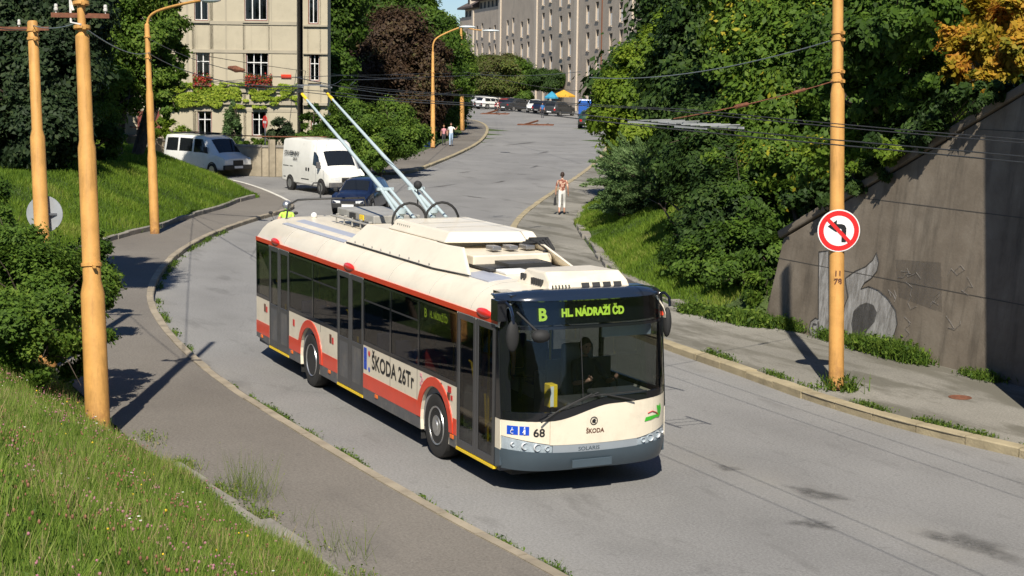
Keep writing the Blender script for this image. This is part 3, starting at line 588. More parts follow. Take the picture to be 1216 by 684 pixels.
for s in (-1, 1):
    yy = (s*1.163, s*E_)
    B(patch(min(yy), max(yy), lambda y: zg(y)+0.003, 2.246, 0.003, ny=5, nz=8), 'corner_post', M['gloss_black'], smooth=40)
    B(patch(min(yy), max(yy), 2.286, 2.63, 0.003, ny=5), 'corner_post', M['gloss_black'], smooth=40)
    # side cheek between the curved front and the first door
    ys = s*1.268
    ch = MB().prism([(-0.56, 0.36), (-0.56, 0.62), (-0.40, 0.62), (-0.40, 0.40)], (0, ys, 0), (1, 0, 0), (0, 0, 1), (0, -s*0.03, 0)); B(ch, 'bumper_side', M['bumper_blue_grey'])
    ch = MB().prism([(-0.56, 0.622), (-0.56, 1.03), (-0.40, 1.03), (-0.39, 0.622)], (0, ys, 0), (1, 0, 0), (0, 0, 1), (0, -s*0.03, 0)); B(ch, 'corner_cheek', M['cream'])
    ch = MB().prism([(-0.56, 1.032), (-0.56, 2.66), (-0.60, 2.66), (-0.56, 2.64), (-0.585, 2.25), (-0.40, 1.04)] if False else [(-0.565, 1.032), (-0.575, 2.55), (-0.56, 2.62), (-0.54, 2.60), (-0.385, 1.04)], (0, ys, 0), (1, 0, 0), (0, 0, 1), (0, -s*0.03, 0)); B(ch, 'side_post', M['gloss_black'])
# visor: rounds from the display up to the roof
P = []
for i in range(33):
    y = -1.262+2.524*i/32; x0 = xf(y, 2.63)+0.004; a = abs(y)/1.262
    row = []
    for t in (0, .2, .4, .6, .8, 1):
        zt = 2.630+(0.135-0.085*a**4)*math.sin(t*math.pi/2); xt = x0+(-0.62+0.10-x0+0.0)*0 - 0.26*(1-math.cos(t*math.pi/2))
        row.append((xt, y*(1-0.035*t*t), zt))
    P.append(row)
B(MB().grid(P, thick=(-0.03, 0, -0.02)), 'visor', M['visor_blue'], smooth=50)
B(MB().box(-1.0, -0.42, -1.12, 1.12, 2.60, 2.70), 'display_housing', M['gloss_black'])
B(MB().box(-0.55, -0.545, -0.56, 0.95, 2.33, 2.60), 'display_matrix', M['rubber'])
# display lettering ---------------------------------------------------------
def front_text(txt, size, y, z, m, off=-0.12, sx=1.0, bold=0.0, name='lettering', parent=bus):
    mb = MB(); x = xf(y+0.2, z)+off; text_mesh(mb, txt, size, (x, y, z), (0, 1, 0), (-0.12, 0, 0.993), (0, 0, 0), sx=sx, bold=bold)
    if name != 'display_lettering': mb.v = [(xf(q[1], q[2])+off*.5+.0015, q[1], q[2]) for q in mb.v]
    return B(mb, name, m, parent)
front_text('B', 0.23, -0.78, 2.36, M['led_green'], -0.11, 1.0, 0.008, 'display_lettering')
front_text('HL. NÁDRAŽÍ ČD', 0.145, -0.44, 2.40, M['led_green'], -0.11, 0.84, 0.008, 'display_lettering')
B(MB().box(-0.52, -0.42, -0.86, -0.62, 2.31, 2.56), 'display_cell', M['rubber'])
# number, emblem and small signs on the front
front_text('68', 0.155, -0.925, 0.83, M['decal_black'], 0.012, 1.0, 0.003, 'fleet_number')
front_text('ŠKODA', 0.085, -0.175, 0.835, M['decal_brown'], 0.010, 0.95, 0.003, 'lettering')
front_text('SOLARIS', 0.075, -0.29, 0.605, M['bumper_blue_grey'], 0.014, 1.15, 0.001, 'lettering')
em = MB()
def disc(mb, c, r, n=24, r0=None, mi=0, nx=(1, 0, 0)):
    c = Vector(c); a = Vector(nx); x = Vector((0, 1, 0)); y = Vector((0, 0, 1))
    o = [c+(x*math.cos(2*math.pi*k/n)+y*math.sin(2*math.pi*k/n))*r for k in range(n)]
    if r0 is None: mb.add(o, [tuple(range(n))], mi)
    else:
        i = [c+(x*math.cos(2*math.pi*k/n)+y*math.sin(2*math.pi*k/n))*r0 for k in range(n)]
        mb.add(o+i, [(k, (k+1) % n, n+(k+1) % n, n+k) for k in range(n)], mi)
xc = xf(-0.06, 1.0)+0.0085
disc(em, (xc, -0.06, 1.0), 0.058, r0=0.046); em.add([(xc, -0.085, 0.975), (xc, -0.03, 0.965), (xc, -0.04, 0.99), (xc, -0.02, 1.0), (xc, -0.045, 1.01), (xc, -0.03, 1.03), (xc, -0.065, 1.028), (xc, -0.09, 1.005)], [(0, 1, 2, 3, 4, 5, 6, 7)])
B(em, 'emblem', M['decal_black'])
gs = MB()
def fp(pts, off): return [(xf(y, z)+off, y, z) for y, z in pts]
gs.add(fp([(0.74, 0.92), (0.76, 0.975), (0.86, 0.985), (0.98, 0.99), (0.985, 0.955), (0.86, 0.93)], 0.012), [(0, 1, 2, 5), (2, 3, 4, 5)])
gs.add(fp([(0.97, 0.95), (0.99, 1.04), (0.97, 1.12), (1.03, 1.10), (1.05, 1.14), (1.075, 1.06), (1.06, 0.99), (1.03, 0.95)], 0.014), [(0, 1, 6, 7), (1, 2, 3, 5), (3, 4, 5), (1, 5, 6)])
B(gs, 'green_ribbon_sign', M['decal_green'])
B(MB().tube(fp([(0.80, 1.03), (0.88, 1.05), (0.96, 1.02), (1.01, 0.98)], 0.012), 0.006, 5), 'red_ribbon_sign', M['decal_red'])
for k, yy in enumerate((-1.205, -1.08)):
    q = MB(); q.grid([[(xf(yy+0.11*i/4, z)+0.004, yy+0.11*i/4, z) for z in (0.845, 0.965)] for i in range(5)]); o = B(q, 'accessibility_sign', M['decal_blue'])
    f_ = MB(); ym = yy+0.055
    if k == 0:
        f_.tube([(xf(ym, .9)+0.009, ym-0.01, 0.945), (xf(ym, .9)+0.009, ym-0.01, 0.91), (xf(ym, .9)+0.009, ym+0.02, 0.908), (xf(ym, .9)+0.009, ym+0.03, 0.875)], 0.006, 5)
        f_.tube([(xf(ym, .9)+0.009, ym-0.005+0.027*math.cos(a), 0.89+0.027*math.sin(a)) for a in [math.pi*0.6+k2*math.pi*1.3/8 for k2 in range(9)]], 0.004, 5)
    else:
        f_.tube([(xf(ym, .9)+0.009, ym, 0.925), (xf(ym, .9)+0.009, ym, 0.86)], 0.014, 6); f_.ball((xf(ym, .9)+0.009, ym, 0.945), 0.012, 0.4)
        f_.tube([(xf(ym, .9)+0.009, ym-0.03, 0.885), (xf(ym, .9)+0.009, ym, 0.915), (xf(ym, .9)+0.009, ym+0.03, 0.885)], 0.005, 5)
    B(f_, 'pictogram', M['white_plastic'], o)
B(MB().box(0.005, 0.02, -0.38, 0.22, 0.375, 0.485), 'number_plate_holder', M['bumper_blue_grey'], bevel=0.006)
# wipers
B(MB().tube([(0.02, -0.86, 1.04), (-0.0+0.0, -0.55, 1.20), (xf(-0.1, 1.3)+0.03, -0.1, 1.37)], 0.012, 6).tube([(xf(-.4, 1.3)+0.035, -0.75, 1.12), (xf(0, 1.35)+0.03, 0.0, 1.385)], 0.008, 5), 'wiper', M['rubber'])
B(MB().tube([(0.02, 0.55, 1.24), (xf(0.2, 1.33)+0.03, 0.1, 1.35), (xf(-0.2, 1.3)+0.02, -0.2, 1.33)], 0.012, 6).tube([(xf(0.6, 1.3)+0.03, 0.75, 1.36), (xf(0, 1.3)+0.03, -0.05, 1.345)], 0.008, 5), 'wiper', M['rubber'])
# mirrors
mr_ = empty('mirror', (6.05, -1.3, 2.5)); mr_.parent = bus
B(MB().tube([(-0.45, -1.2, 2.62), (-0.15, -1.25, 2.58), (0.10, -1.33, 2.50), (0.14, -1.34, 2.40)], 0.022, 8).box(-0.60, -0.38, -1.33, -1.20, 2.36, 2.64), 'arm', M['gloss_black'], mr_, smooth=40)
B(MB().ball((0.12, -1.34, 2.24), 0.18, 0.32, 0.5, 1.15, 14, 10), 'housing', M['rubber'], mr_, smooth=50)
B(MB().tube([(-0.12, -1.17, 2.52), (0.10, -0.96, 2.27)], 0.014, 6).ball((0.12, -0.93, 2.22), 0.11, 0.9, 1.2, 0.8, 12, 8), 'kerb_mirror', M['rubber'], mr_, smooth=50)
m2_ = empty('mirror', (5.5, 1.3, 2.5)); m2_.parent = bus
B(MB().tube([(-0.7, 1.2, 2.58), (-0.6, 1.34, 2.60), (-0.52, 1.37, 2.54), (-0.5, 1.37, 2.42)], 0.022, 8), 'arm', M['gloss_black'], m2_, smooth=40)
B(MB().ball((-0.50, 1.33, 2.20), 0.17, 0.45, 0.35, 1.25, 14, 10), 'housing', M['rubber'], m2_, smooth=50)
# side lettering, numbers, markers ------------------------------------------
def side_text(txt, size, x, z, m, sx=1.0, bold=0.0, name='lettering'):
    mb = MB(); text_mesh(mb, txt, size, (x, -W2-0.006, z), (1, 0, 0), (0, 0, 1), (0, 0, 0), sx=sx, bold=bold); return B(mb, name, m)
side_text('ŠKODA 26Tr', 0.335, -5.38, 0.88, M['decal_black'], 0.98, 0.007)
side_text('68', 0.19, -2.62, 0.97+0.08, M['decal_black'], 0.9, 0.002, 'fleet_number') if False else side_text('68', 0.17, -2.56, 1.05, M['decal_black'], 0.9, 0.002, 'fleet_number')
def sdec(name, m, x0, x1, z0, z1): return B(MB().box(x0, x1, -W2-0.0075, -W2-0.004, z0, z1), name, M[m])
sdec('blue_sign', 'decal_blue', -5.75, -5.62, 0.98, 1.17); sdec('blue_sign', 'decal_blue', -5.75, -5.62, 0.82, 0.97)
def sdisc(name, m, x, z, r):
    n = 14; B(MB().add([(x+r*math.cos(2*math.pi*k/n), -W2-0.007, z+r*math.sin(2*math.pi*k/n)) for k in range(n)], [tuple(range(n))]), name, M[m])
sdisc('round_sign', 'decal_red', -5.5, 1.10, 0.045); sdisc('round_sign', 'decal_blue', -5.5, 0.84, 0.04)
for k in range(5): sdec('pink_pattern', 'decal_pink', -3.28+0.05*(k % 2), -3.20+0.05*(k % 2), 0.86+0.065*k, 0.91+0.065*k)
for x in (-2.12, ): sdec('red_sign', 'decal_red', x-0.08, x+0.05, 1.08, 1.17); sdec('brown_sign', 'decal_brown', x-0.1, x, 0.97, 1.07); sdec('red_sign', 'decal_red', x+0.03, x+0.1, 0.98, 1.05)
for x in (-7.45, -11.4): sdec('brown_sign', 'decal_brown', x-0.05, x+0.05, 0.97, 1.12); sdec('red_sign', 'decal_red', x+0.08, x+0.16, 0.97, 1.08)
sdec('red_sign', 'decal_red', -9.6, -9.5, 0.96, 1.08)
for x in (-11.6, -9.65, -7.5, -5.15, -2.02):
    B(MB().box(x-0.06, x+0.06, -W2-0.02, -W2-0.004, 0.43, 0.49), 'side_marker', M['orange_lens'], bevel=0.01)
# side display in the last window bay
B(MB().box(-3.25, -1.98, -W2+0.03, -W2+0.10, 1.98, 2.22), 'side_display', M['rubber'])
mb = MB(); text_mesh(mb, 'B', 0.19, (-3.2, -W2+0.026, 2.03), (1, 0, 0), (0, 0, 1), (0, 0, 0), bold=0.004); text_mesh(mb, 'HL. NÁDRAŽÍ ČD', 0.14, (-2.98, -W2+0.026, 2.05), (1, 0, 0), (0, 0, 1), (0, 0, 0), sx=0.62, bold=0.003)
B(mb, 'display_lettering', M['led_green'])
# roof equipment ---------------------------------------------------------------
def solid(pts8, name, m, bevel=0.015, parent=bus):   # 4 bottom + 4 top
    return B(MB().add(pts8, [(0, 3, 2, 1), (4, 5, 6, 7), (0, 1, 5, 4), (1, 2, 6, 5), (2, 3, 7, 6), (3, 0, 4, 7)]), name, m, parent, bevel=bevel)
for s in (-1, 1):
    x0, x1, x2 = -7.5, -3.55, -2.35
    lo, hi = s*0.97, s*0.70
    F_ = MB().add([(x0, lo, 2.70), (x1, lo, 2.70), (x2, s*0.90, 2.73), (x0+0.28, hi, 3.03), (x1-0.1, hi, 3.03), (x2-0.75, hi*0.98, 3.05),
                   (x0, lo-s*0.05, 2.70), (x1, lo-s*0.05, 2.70), (x2, s*0.85, 2.73), (x0+0.28, hi-s*0.05, 3.03), (x1-0.1, hi-s*0.05, 3.03), (x2-0.75, hi*0.98-s*0.05, 3.05),
                   (x0+0.1, s*0.3, 2.72), (x0+0.28, s*0.3, 3.02)],
                  [(0, 1, 4, 3), (1, 2, 5, 4), (6, 9, 10, 7), (7, 10, 11, 8), (3, 4, 10, 9), (4, 5, 11, 10), (2, 8, 11, 5), (0, 3, 13, 12), (0, 6, 7, 1), (1, 7, 8, 2)])
    B(F_, 'roof_fairing', M['roof_cream'], bevel=0.02)
B(MB().box(-7.3, -4.3, -0.66, 0.66, 2.76, 3.02), 'equipment_base', M['roof_cream'], bevel=0.02)
B(MB().box(-4.3, -3.0, -0.55, 0.75, 2.765, 2.93), 'equipment_base', M['roof_cream'], bevel=0.02)
solid([(-6.45, -0.62, 3.025), (-3.95, -0.62, 3.025), (-3.6, 0.86, 3.025), (-6.45, 0.86, 3.025), (-6.35, -0.5, 3.19), (-4.02, -0.5, 3.19), (-3.72, 0.78, 3.19), (-6.35, 0.78, 3.19)], 'control_box', M['roof_cream'], 0.03)
cb = MB()
for k in range(3): B(MB().box(-6.2+0.75*k, -6.18+0.75*k, -0.45, 0.72, 3.19, 3.196), 'lid_seam', M['roof_grey'])
pass
for k in range(3): B(MB().box(-3.58+0.01, -3.30, -0.1+0.28*k, 0.05+0.28*k, 2.96, 3.02), 'cable_gland', M['steel'], bevel=0.01)
hose = MB()
for k in range(4): hose.tube([(-3.6, 0.5+0.05*k, 3.0+0.03*k), (-3.3, 0.66+0.05*k, 3.06+0.02*k), (-3.05, 0.68+0.04*k, 2.98), (-3.15, 0.6+0.05*k, 2.80), (-3.4, 0.5, 2.77)], 0.025, 6)
B(hose, 'cable_loom', M['rubber'], smooth=60)
B(MB().box(-3.3, -2.4, -0.55, 0.55, 2.765, 2.80).box(-3.2, -2.5, -0.2, 0.5, 2.80, 2.85), 'vent_tray', M['dark_metal'])
for x0, x1, y0, y1 in ((-2.65, -1.7, -0.88, -0.52), ): B(MB().add([(x0, y0, 2.722), (x1, y0, 2.722), (x1, y1, 2.752), (x0, y1, 2.752), (x0, y0, 2.70), (x1, y0, 2.70), (x1, y1, 2.72), (x0, y1, 2.72)], [(0, 1, 2, 3), (4, 7, 6, 5), (0, 4, 5, 1), (1, 5, 6, 2), (2, 6, 7, 3), (3, 7, 4, 0)]), 'roof_light', M['roof_panel'])
B(MB().box(-2.55, -2.05, -0.45, -0.05, 2.75, 2.80), 'small_hatch', M['white_plastic'], bevel=0.015)
B(MB().add([(-11.2, -0.98, 2.69), (-7.6, -0.98, 2.69), (-8.0, -0.55, 2.755), (-11.2, -0.55, 2.755), (-11.2, -0.98, 2.67), (-7.6, -0.98, 2.67), (-8.0, -0.55, 2.73), (-11.2, -0.55, 2.73)], [(0, 1, 2, 3), (4, 7, 6, 5), (0, 4, 5, 1), (1, 5, 6, 2), (2, 6, 7, 3), (3, 7, 4, 0)]), 'roof_light', M['roof_panel'])
for x in (-10.2, -8.3, -6.4, -4.7, -3.0, -1.45):
    B(MB().tube([(x, y*1.001, z+.001) for y, z in sec], 0.004, 4), 'roof_seam', M['roof_grey'])
for s in (-1, 1):
    B(MB().tube([(-7.5, s*.975, 2.70), (-3.55, s*.975, 2.70), (-2.35, s*.905, 2.725)], 0.012, 6), 'fairing_seal', M['rubber'])
    for k in range(9): B(MB().lathe((-7.1+.42*k, s*(.955-.0), 2.745), (0, s, .6), [(.014, 0), (.014, .008), (0, .01)], 8), 'bolt', M['roof_grey'])
for k in range(7): B(MB().box(-6.15+.09*k, -6.12+.09*k, -.50-.06, -.50-.04, 3.06, 3.14), 'vent_slot', M['roof_grey'])
for x in (-4.55, -3.4): B(MB().box(x-.004, x+.004, -W2-.0045, -W2-.001, .32, 1.2), 'panel_seam', M['skirt_grey'])
for x in (-8.0, ): B(MB().box(x-.004, x+.004, -W2-.0045, -W2-.001, 1.08, 1.2), 'panel_seam', M['skirt_grey'])
# rear grey resistor rack
B(MB().box(-10.4, -8.4, -0.15, 0.75, 2.90, 3.05), 'resistor_box', M['roof_grey'], bevel=0.02)
rk = MB()
for k in range(5): rk.tube([(-10.3+0.45*k, -0.2, 2.78), (-10.3+0.45*k, -0.2, 2.92), (-10.3+0.45*k, 0.8, 2.92), (-10.3+0.45*k, 0.8, 2.78)], 0.02, 6)
rk.tube([(-10.6, -0.2, 2.88), (-8.1, -0.2, 2.88)], 0.02, 6).tube([(-10.6, 0.8, 2.88), (-8.1, 0.8, 2.88)], 0.02, 6).box(-8.3, -7.6, -0.2, 0.5, 2.80, 2.86)
B(rk, 'rack', M['roof_grey'])
B(MB().box(-9.1, -8.9, -0.17, -0.152, 2.93, 3.02), 'yellow_warning_sign', M['yellow_rail']); B(MB().box(-9.6, -9.35, -0.19, -0.152, 2.92, 3.02), 'terminal_box', M['rubber'])
B(MB().tube([(-11.7, -0.75, 2.72), (-11.7, -0.70, 3.0), (-11.6, -0.55, 3.10), (-11.4, -0.3, 3.13), (-11.4, 0.75, 3.13), (-11.4, 0.85, 2.75)], 0.02, 8), 'pole_rest_bar', M['dark_metal'], smooth=60)
for yy in (-0.15, ): B(MB().tube([(-11.4, yy, 3.13), (-11.4, yy, 3.38), (-11.4, yy-0.06, 3.44), (-11.4, yy-0.14, 3.44), (-11.4, yy-0.18, 3.38)], 0.016, 8), 'pole_hook', M['dark_metal'], smooth=60)
B(MB().ball((-11.5, -0.25, 2.80), 0.06), 'beacon', M['white_plastic'], smooth=60)
# AC unit at the front
ac = MB().add([(-1.50, -0.56, 2.73), (-0.42, -0.56, 2.71), (-0.42, 0.70, 2.71), (-1.50, 0.70, 2.73), (-1.42, -0.42, 2.93), (-0.75, -0.46, 2.95), (-0.62, 0.62, 2.95), (-1.42, 0.60, 2.93), (-0.48, -0.52, 2.83), (-0.48, 0.68, 2.83)],
              [(0, 3, 2, 1), (4, 5, 6, 7), (0, 1, 8, 5, 4), (1, 2, 9, 8), (8, 9, 6, 5), (2, 3, 7, 6, 9), (3, 0, 4, 7)])
A = B(ac, 'air_conditioner', M['cream'], bevel=0.03)
gr = MB(); gl2 = MB()
for k in range(4): y = -0.05+0.165*k; gr.add([(-0.425, y, 2.735), (-0.425, y+0.12, 2.735), (-0.466, y+0.12, 2.818), (-0.466, y, 2.818)], [(0, 1, 2, 3)])
for k in range(6):
    y = -0.50+0.05*k; gl2.add([(-0.428, y, 2.74), (-0.428, y+0.022, 2.74), (-0.458, y+0.022, 2.80), (-0.458, y, 2.80)], [(0, 1, 2, 3)])
B(gr, 'grille', M['dark_metal'], A); B(gl2, 'grille', M['dark_metal'], A)
for k in range(2): B(MB().box(-1.38+0.09*k, -1.34+0.09*k, -0.535, -0.50, 2.78, 2.87), 'side_slot', M['dark_metal'], A)
for k in range(5): B(MB().box(-1.0+0.07*k, -0.97+0.07*k, -0.555, -0.51, 2.76, 2.85), 'side_slot', M['dark_metal'], A)
# trolley poles ------------------------------------------------------------------
for yb, tip in ((-0.28, (-12.25, -0.27, 5.165)), (0.30, (-12.15, 0.22, 5.175))):
    base = Vector((-6.75, yb, 3.30)); T = Vector(tip); d = (T-base)
    tb = empty('trolley_pole', (base.x+6, base.y, 2.9)); tb.parent = bus
    B(MB().tube([base, base+d*0.35, base+d*0.93], [0.042, 0.036, 0.023], 10), 'tube', M['pole_blue'], tb, smooth=60)
    B(MB().tube([base+d*0.93, base+d*0.985], [0.034, 0.03], 8), 'yellow_end', M['yellow_rail'], tb, smooth=60)
    B(MB().tube([base+d*0.985, T+Vector((0, 0, 0.02))], 0.025, 8).box(T.x-0.10, T.x+0.10, T.y-0.025, T.y+0.025, T.z, T.z+0.06), 'collector_shoe', M['dark_metal'], tb)
    B(MB().lathe(base-Vector((0, 0, 0.5)), (0, 0, 1), [(0.16, 0), (0.16, 0.06), (0.07, 0.10), (0.07, 0.40), (0.11, 0.44), (0.11, 0.52)], 14), 'pivot', M['pole_blue'], tb, smooth=40)
    sp = base+d*0.14+Vector((0, 0, 0.05))
    for sy in (-0.13, 0.13):
        B(MB().tube([base+Vector((0.35, sy, -0.12)), base+d*0.13+Vector((0, sy*0.6, 0.06))], 0.028, 8), 'spring', M['pole_blue'], tb, smooth=60)
    B(MB().bar(base+d*0.13+Vector((0, -0.15, 0.06)), base+d*0.13+Vector((0, 0.15, 0.06)), 0.05), 'spring_yoke', M['pole_blue'], tb)
    hs = [(-6.3, yb-0.12, 3.05)]+[(-6.3+0.02*math.cos(a), yb+0.30*math.cos(a), 3.12+0.33*math.sin(a)) for a in [math.pi-math.pi*k/10 for k in range(11)]]
    B(MB().tube(hs, 0.022, 7), 'cable_loop', M['rubber'], tb, smooth=60)
B(MB().tube([(-7.2, 0.22, 3.35), (-7.2, 0.22, 3.62)], 0.012, 6).ball((-7.2, 0.22, 3.68), 0.075), 'ball_marker', M['rubber'], smooth=60)
# interior ------------------------------------------------------------------------
def seat(x, y):
    s = empty('seat', (x+6, y, 0.36)); s.parent = bus
    B(MB().box(x-0.22, x+0.22, y-0.21, y+0.21, 0.78, 0.86), 'cushion', M['seat_blue'], s, bevel=0.03)
    B(MB().box(x-0.28, x-0.20, y-0.21, y+0.21, 0.86, 1.42), 'backrest', M['seat_blue'], s, bevel=0.03)
    B(MB().tube([(x, y, 0.36), (x, y, 0.78)], 0.03, 6), 'post', M['steel'], s)
for x in (-9.3, -8.6, -5.3, -4.5, -3.7, -2.9, -2.2): seat(x, 0.95)
for x in (-9.3, -8.6, -5.3, -4.5, -3.7): seat(x, -0.92)
for x, y in ((-7.2, -0.8), (-5.7, -0.8), (-5.0, 0.5), (-3.6, -0.6), (-1.95, -0.75), (-2.3, 0.4), (-9.8, -0.7), (-0.75, -1.05)):
    B(MB().tube([(x, y, 0.36), (x, y, 2.27)], 0.018, 8), 'handrail', M['yellow_rail'], smooth=60)
B(MB().tube([(-11, -0.45, 2.0), (-1.6, -0.45, 2.0)], 0.018, 8).tube([(-9, 0.45, 2.0), (-1.6, 0.45, 2.0)], 0.018, 8), 'overhead_rail', M['yellow_rail'], smooth=60)
db = MB().box(-0.95, -0.42, -0.25, 1.10, 0.40, 1.18).box(-0.85, -0.40, 0.25, 1.0, 1.18, 1.27); B(db, 'dashboard', M['door_grey'], bevel=0.04)
B(MB().box(-1.95, -1.88, 0.15, 1.2, 0.36, 1.5), 'cab_partition', M['door_grey'], bevel=0.01)
B(MB().box(-1.80, -1.35, 0.35, 0.85, 0.36, 0.98).box(-1.88, -1.75, 0.35, 0.85, 0.98, 1.75), 'driver_seat', M['interior_grey'], bevel=0.05)
st = MB(); st.tube([(-0.98+0.09*math.sin(a)*0.9, 0.6+0.22*math.cos(a), 1.22+0.20*math.sin(a)) for a in [2*math.pi*k/20 for k in range(21)]], 0.016, 6); st.tube([(-0.98, 0.6, 1.22), (-0.75, 0.6, 1.05)], 0.03, 6)
B(st, 'steering_wheel', M['rubber'], smooth=60)
B(MB().box(-0.80, -0.62, -0.42, -0.30, 1.08, 1.40), 'ticket_machine', M['yellow_rail'], bevel=0.01); B(MB().box(-0.61, -0.60, -0.42, -0.37, 1.10, 1.38), 'machine_label', M['white_plastic'])
B(MB().box(-0.62, -0.58, 0.35, 1.12, 2.03, 2.20), 'sun_blind', M['silver_trim'])
B(MB().box(-11.9, -0.6, -1.0, 1.0, 0.20, 0.30), 'underbody', M['rubber'])
# ---------------------------------------------------------------- vehicles
mat('tint_glass', (0.012, 0.014, 0.016), 0.06, var=0.0, coat=0.5)
mat('black_trim', (0.02, 0.02, 0.02), 0.6)
mat('lamp_red', (0.45, 0.01, 0.01), 0.2, var=0.02); mat('lamp_clear', (0.7, 0.72, 0.72), 0.12, var=0.02, coat=0.5)
def paint(name, c, metal=0.0): return mat(name, c, 0.3, metal=metal, coat=0.6, var=0.04, dirt=(tuple(x*0.6+0.06 for x in c), 0.3, 2.0))
paint('paint_white', (0.78, 0.77, 0.72)); paint('paint_navy', (0.007, 0.013, 0.040)); paint('paint_silver', (0.45, 0.46, 0.47), 0.3); paint('paint_red', (0.40, 0.02, 0.02))
paint('paint_charcoal', (0.035, 0.037, 0.04)); paint('paint_blue', (0.02, 0.10, 0.40)); paint('paint_green', (0.02, 0.06, 0.04)); paint('paint_greywhite', (0.75, 0.75, 0.72))
class Shell:
    def __init__(s, st): s.st = st; s.x = [a[0] for a in st]
    def sec(s, x):
        v = [float(np.interp(x, s.x, [a[k] for a in s.st])) for k in range(1, 7)]
        zb, zm, zt, zr, w, wr = v
        return [(w*0.90, zb), (w*0.985, zb+0.08), (w, zm), (w*0.975, zt), (wr+(w-wr)*0.12, zr-0.10), (wr*0.93, zr-0.02), (wr*0.6, zr+0.012), (0, zr+0.02)]
    def mesh(s):
        xs = []
        for a, b in zip(s.x[:-1], s.x[1:]): n = max(1, int((b-a)/0.3)); xs += [a+(b-a)*k/n for k in range(n)]
        xs.append(s.x[-1]); P = []
        for x in xs:
            q = s.sec(x); P.append([(x, -y, z) for y, z in q]+[(x, y, z) for y, z in q[-2::-1]])
        mb = MB().grid(P); n = len(P[0]); m = len(P)
        mb.add(P[0], [tuple(range(n))]); mb.add(P[-1], [tuple(range(n))]); 
        mb.add([P[i][j] for i in range(m) for j in (0, n-1)], [(2*i, 2*i+1, 2*i+3, 2*i+2) for i in range(m-1)])
        return mb
    def side(s, x, t, sgn, off=0.006):        # t 0 = belt, 1 = roof edge
        q = s.sec(x); a, b = q[3], q[4]; return (x, sgn*(a[0]+(b[0]-a[0])*t+off), a[1]+(b[1]-a[1])*t)
    def low(s, x, z, sgn, off=0.005):
        q = s.sec(x); y = float(np.interp(z, [q[1][1], q[2][1], q[3][1]], [q[1][0], q[2][0], q[3][0]])); return (x, sgn*(y+off), z)
    def top(s, x, fy, off=0.006):
        q = s.sec(x); y = fy*q[5][0]; z = float(np.interp(abs(y), [0, q[6][0], q[5][0]], [q[7][1], q[6][1], q[5][1]])); return (x, y, z+off)
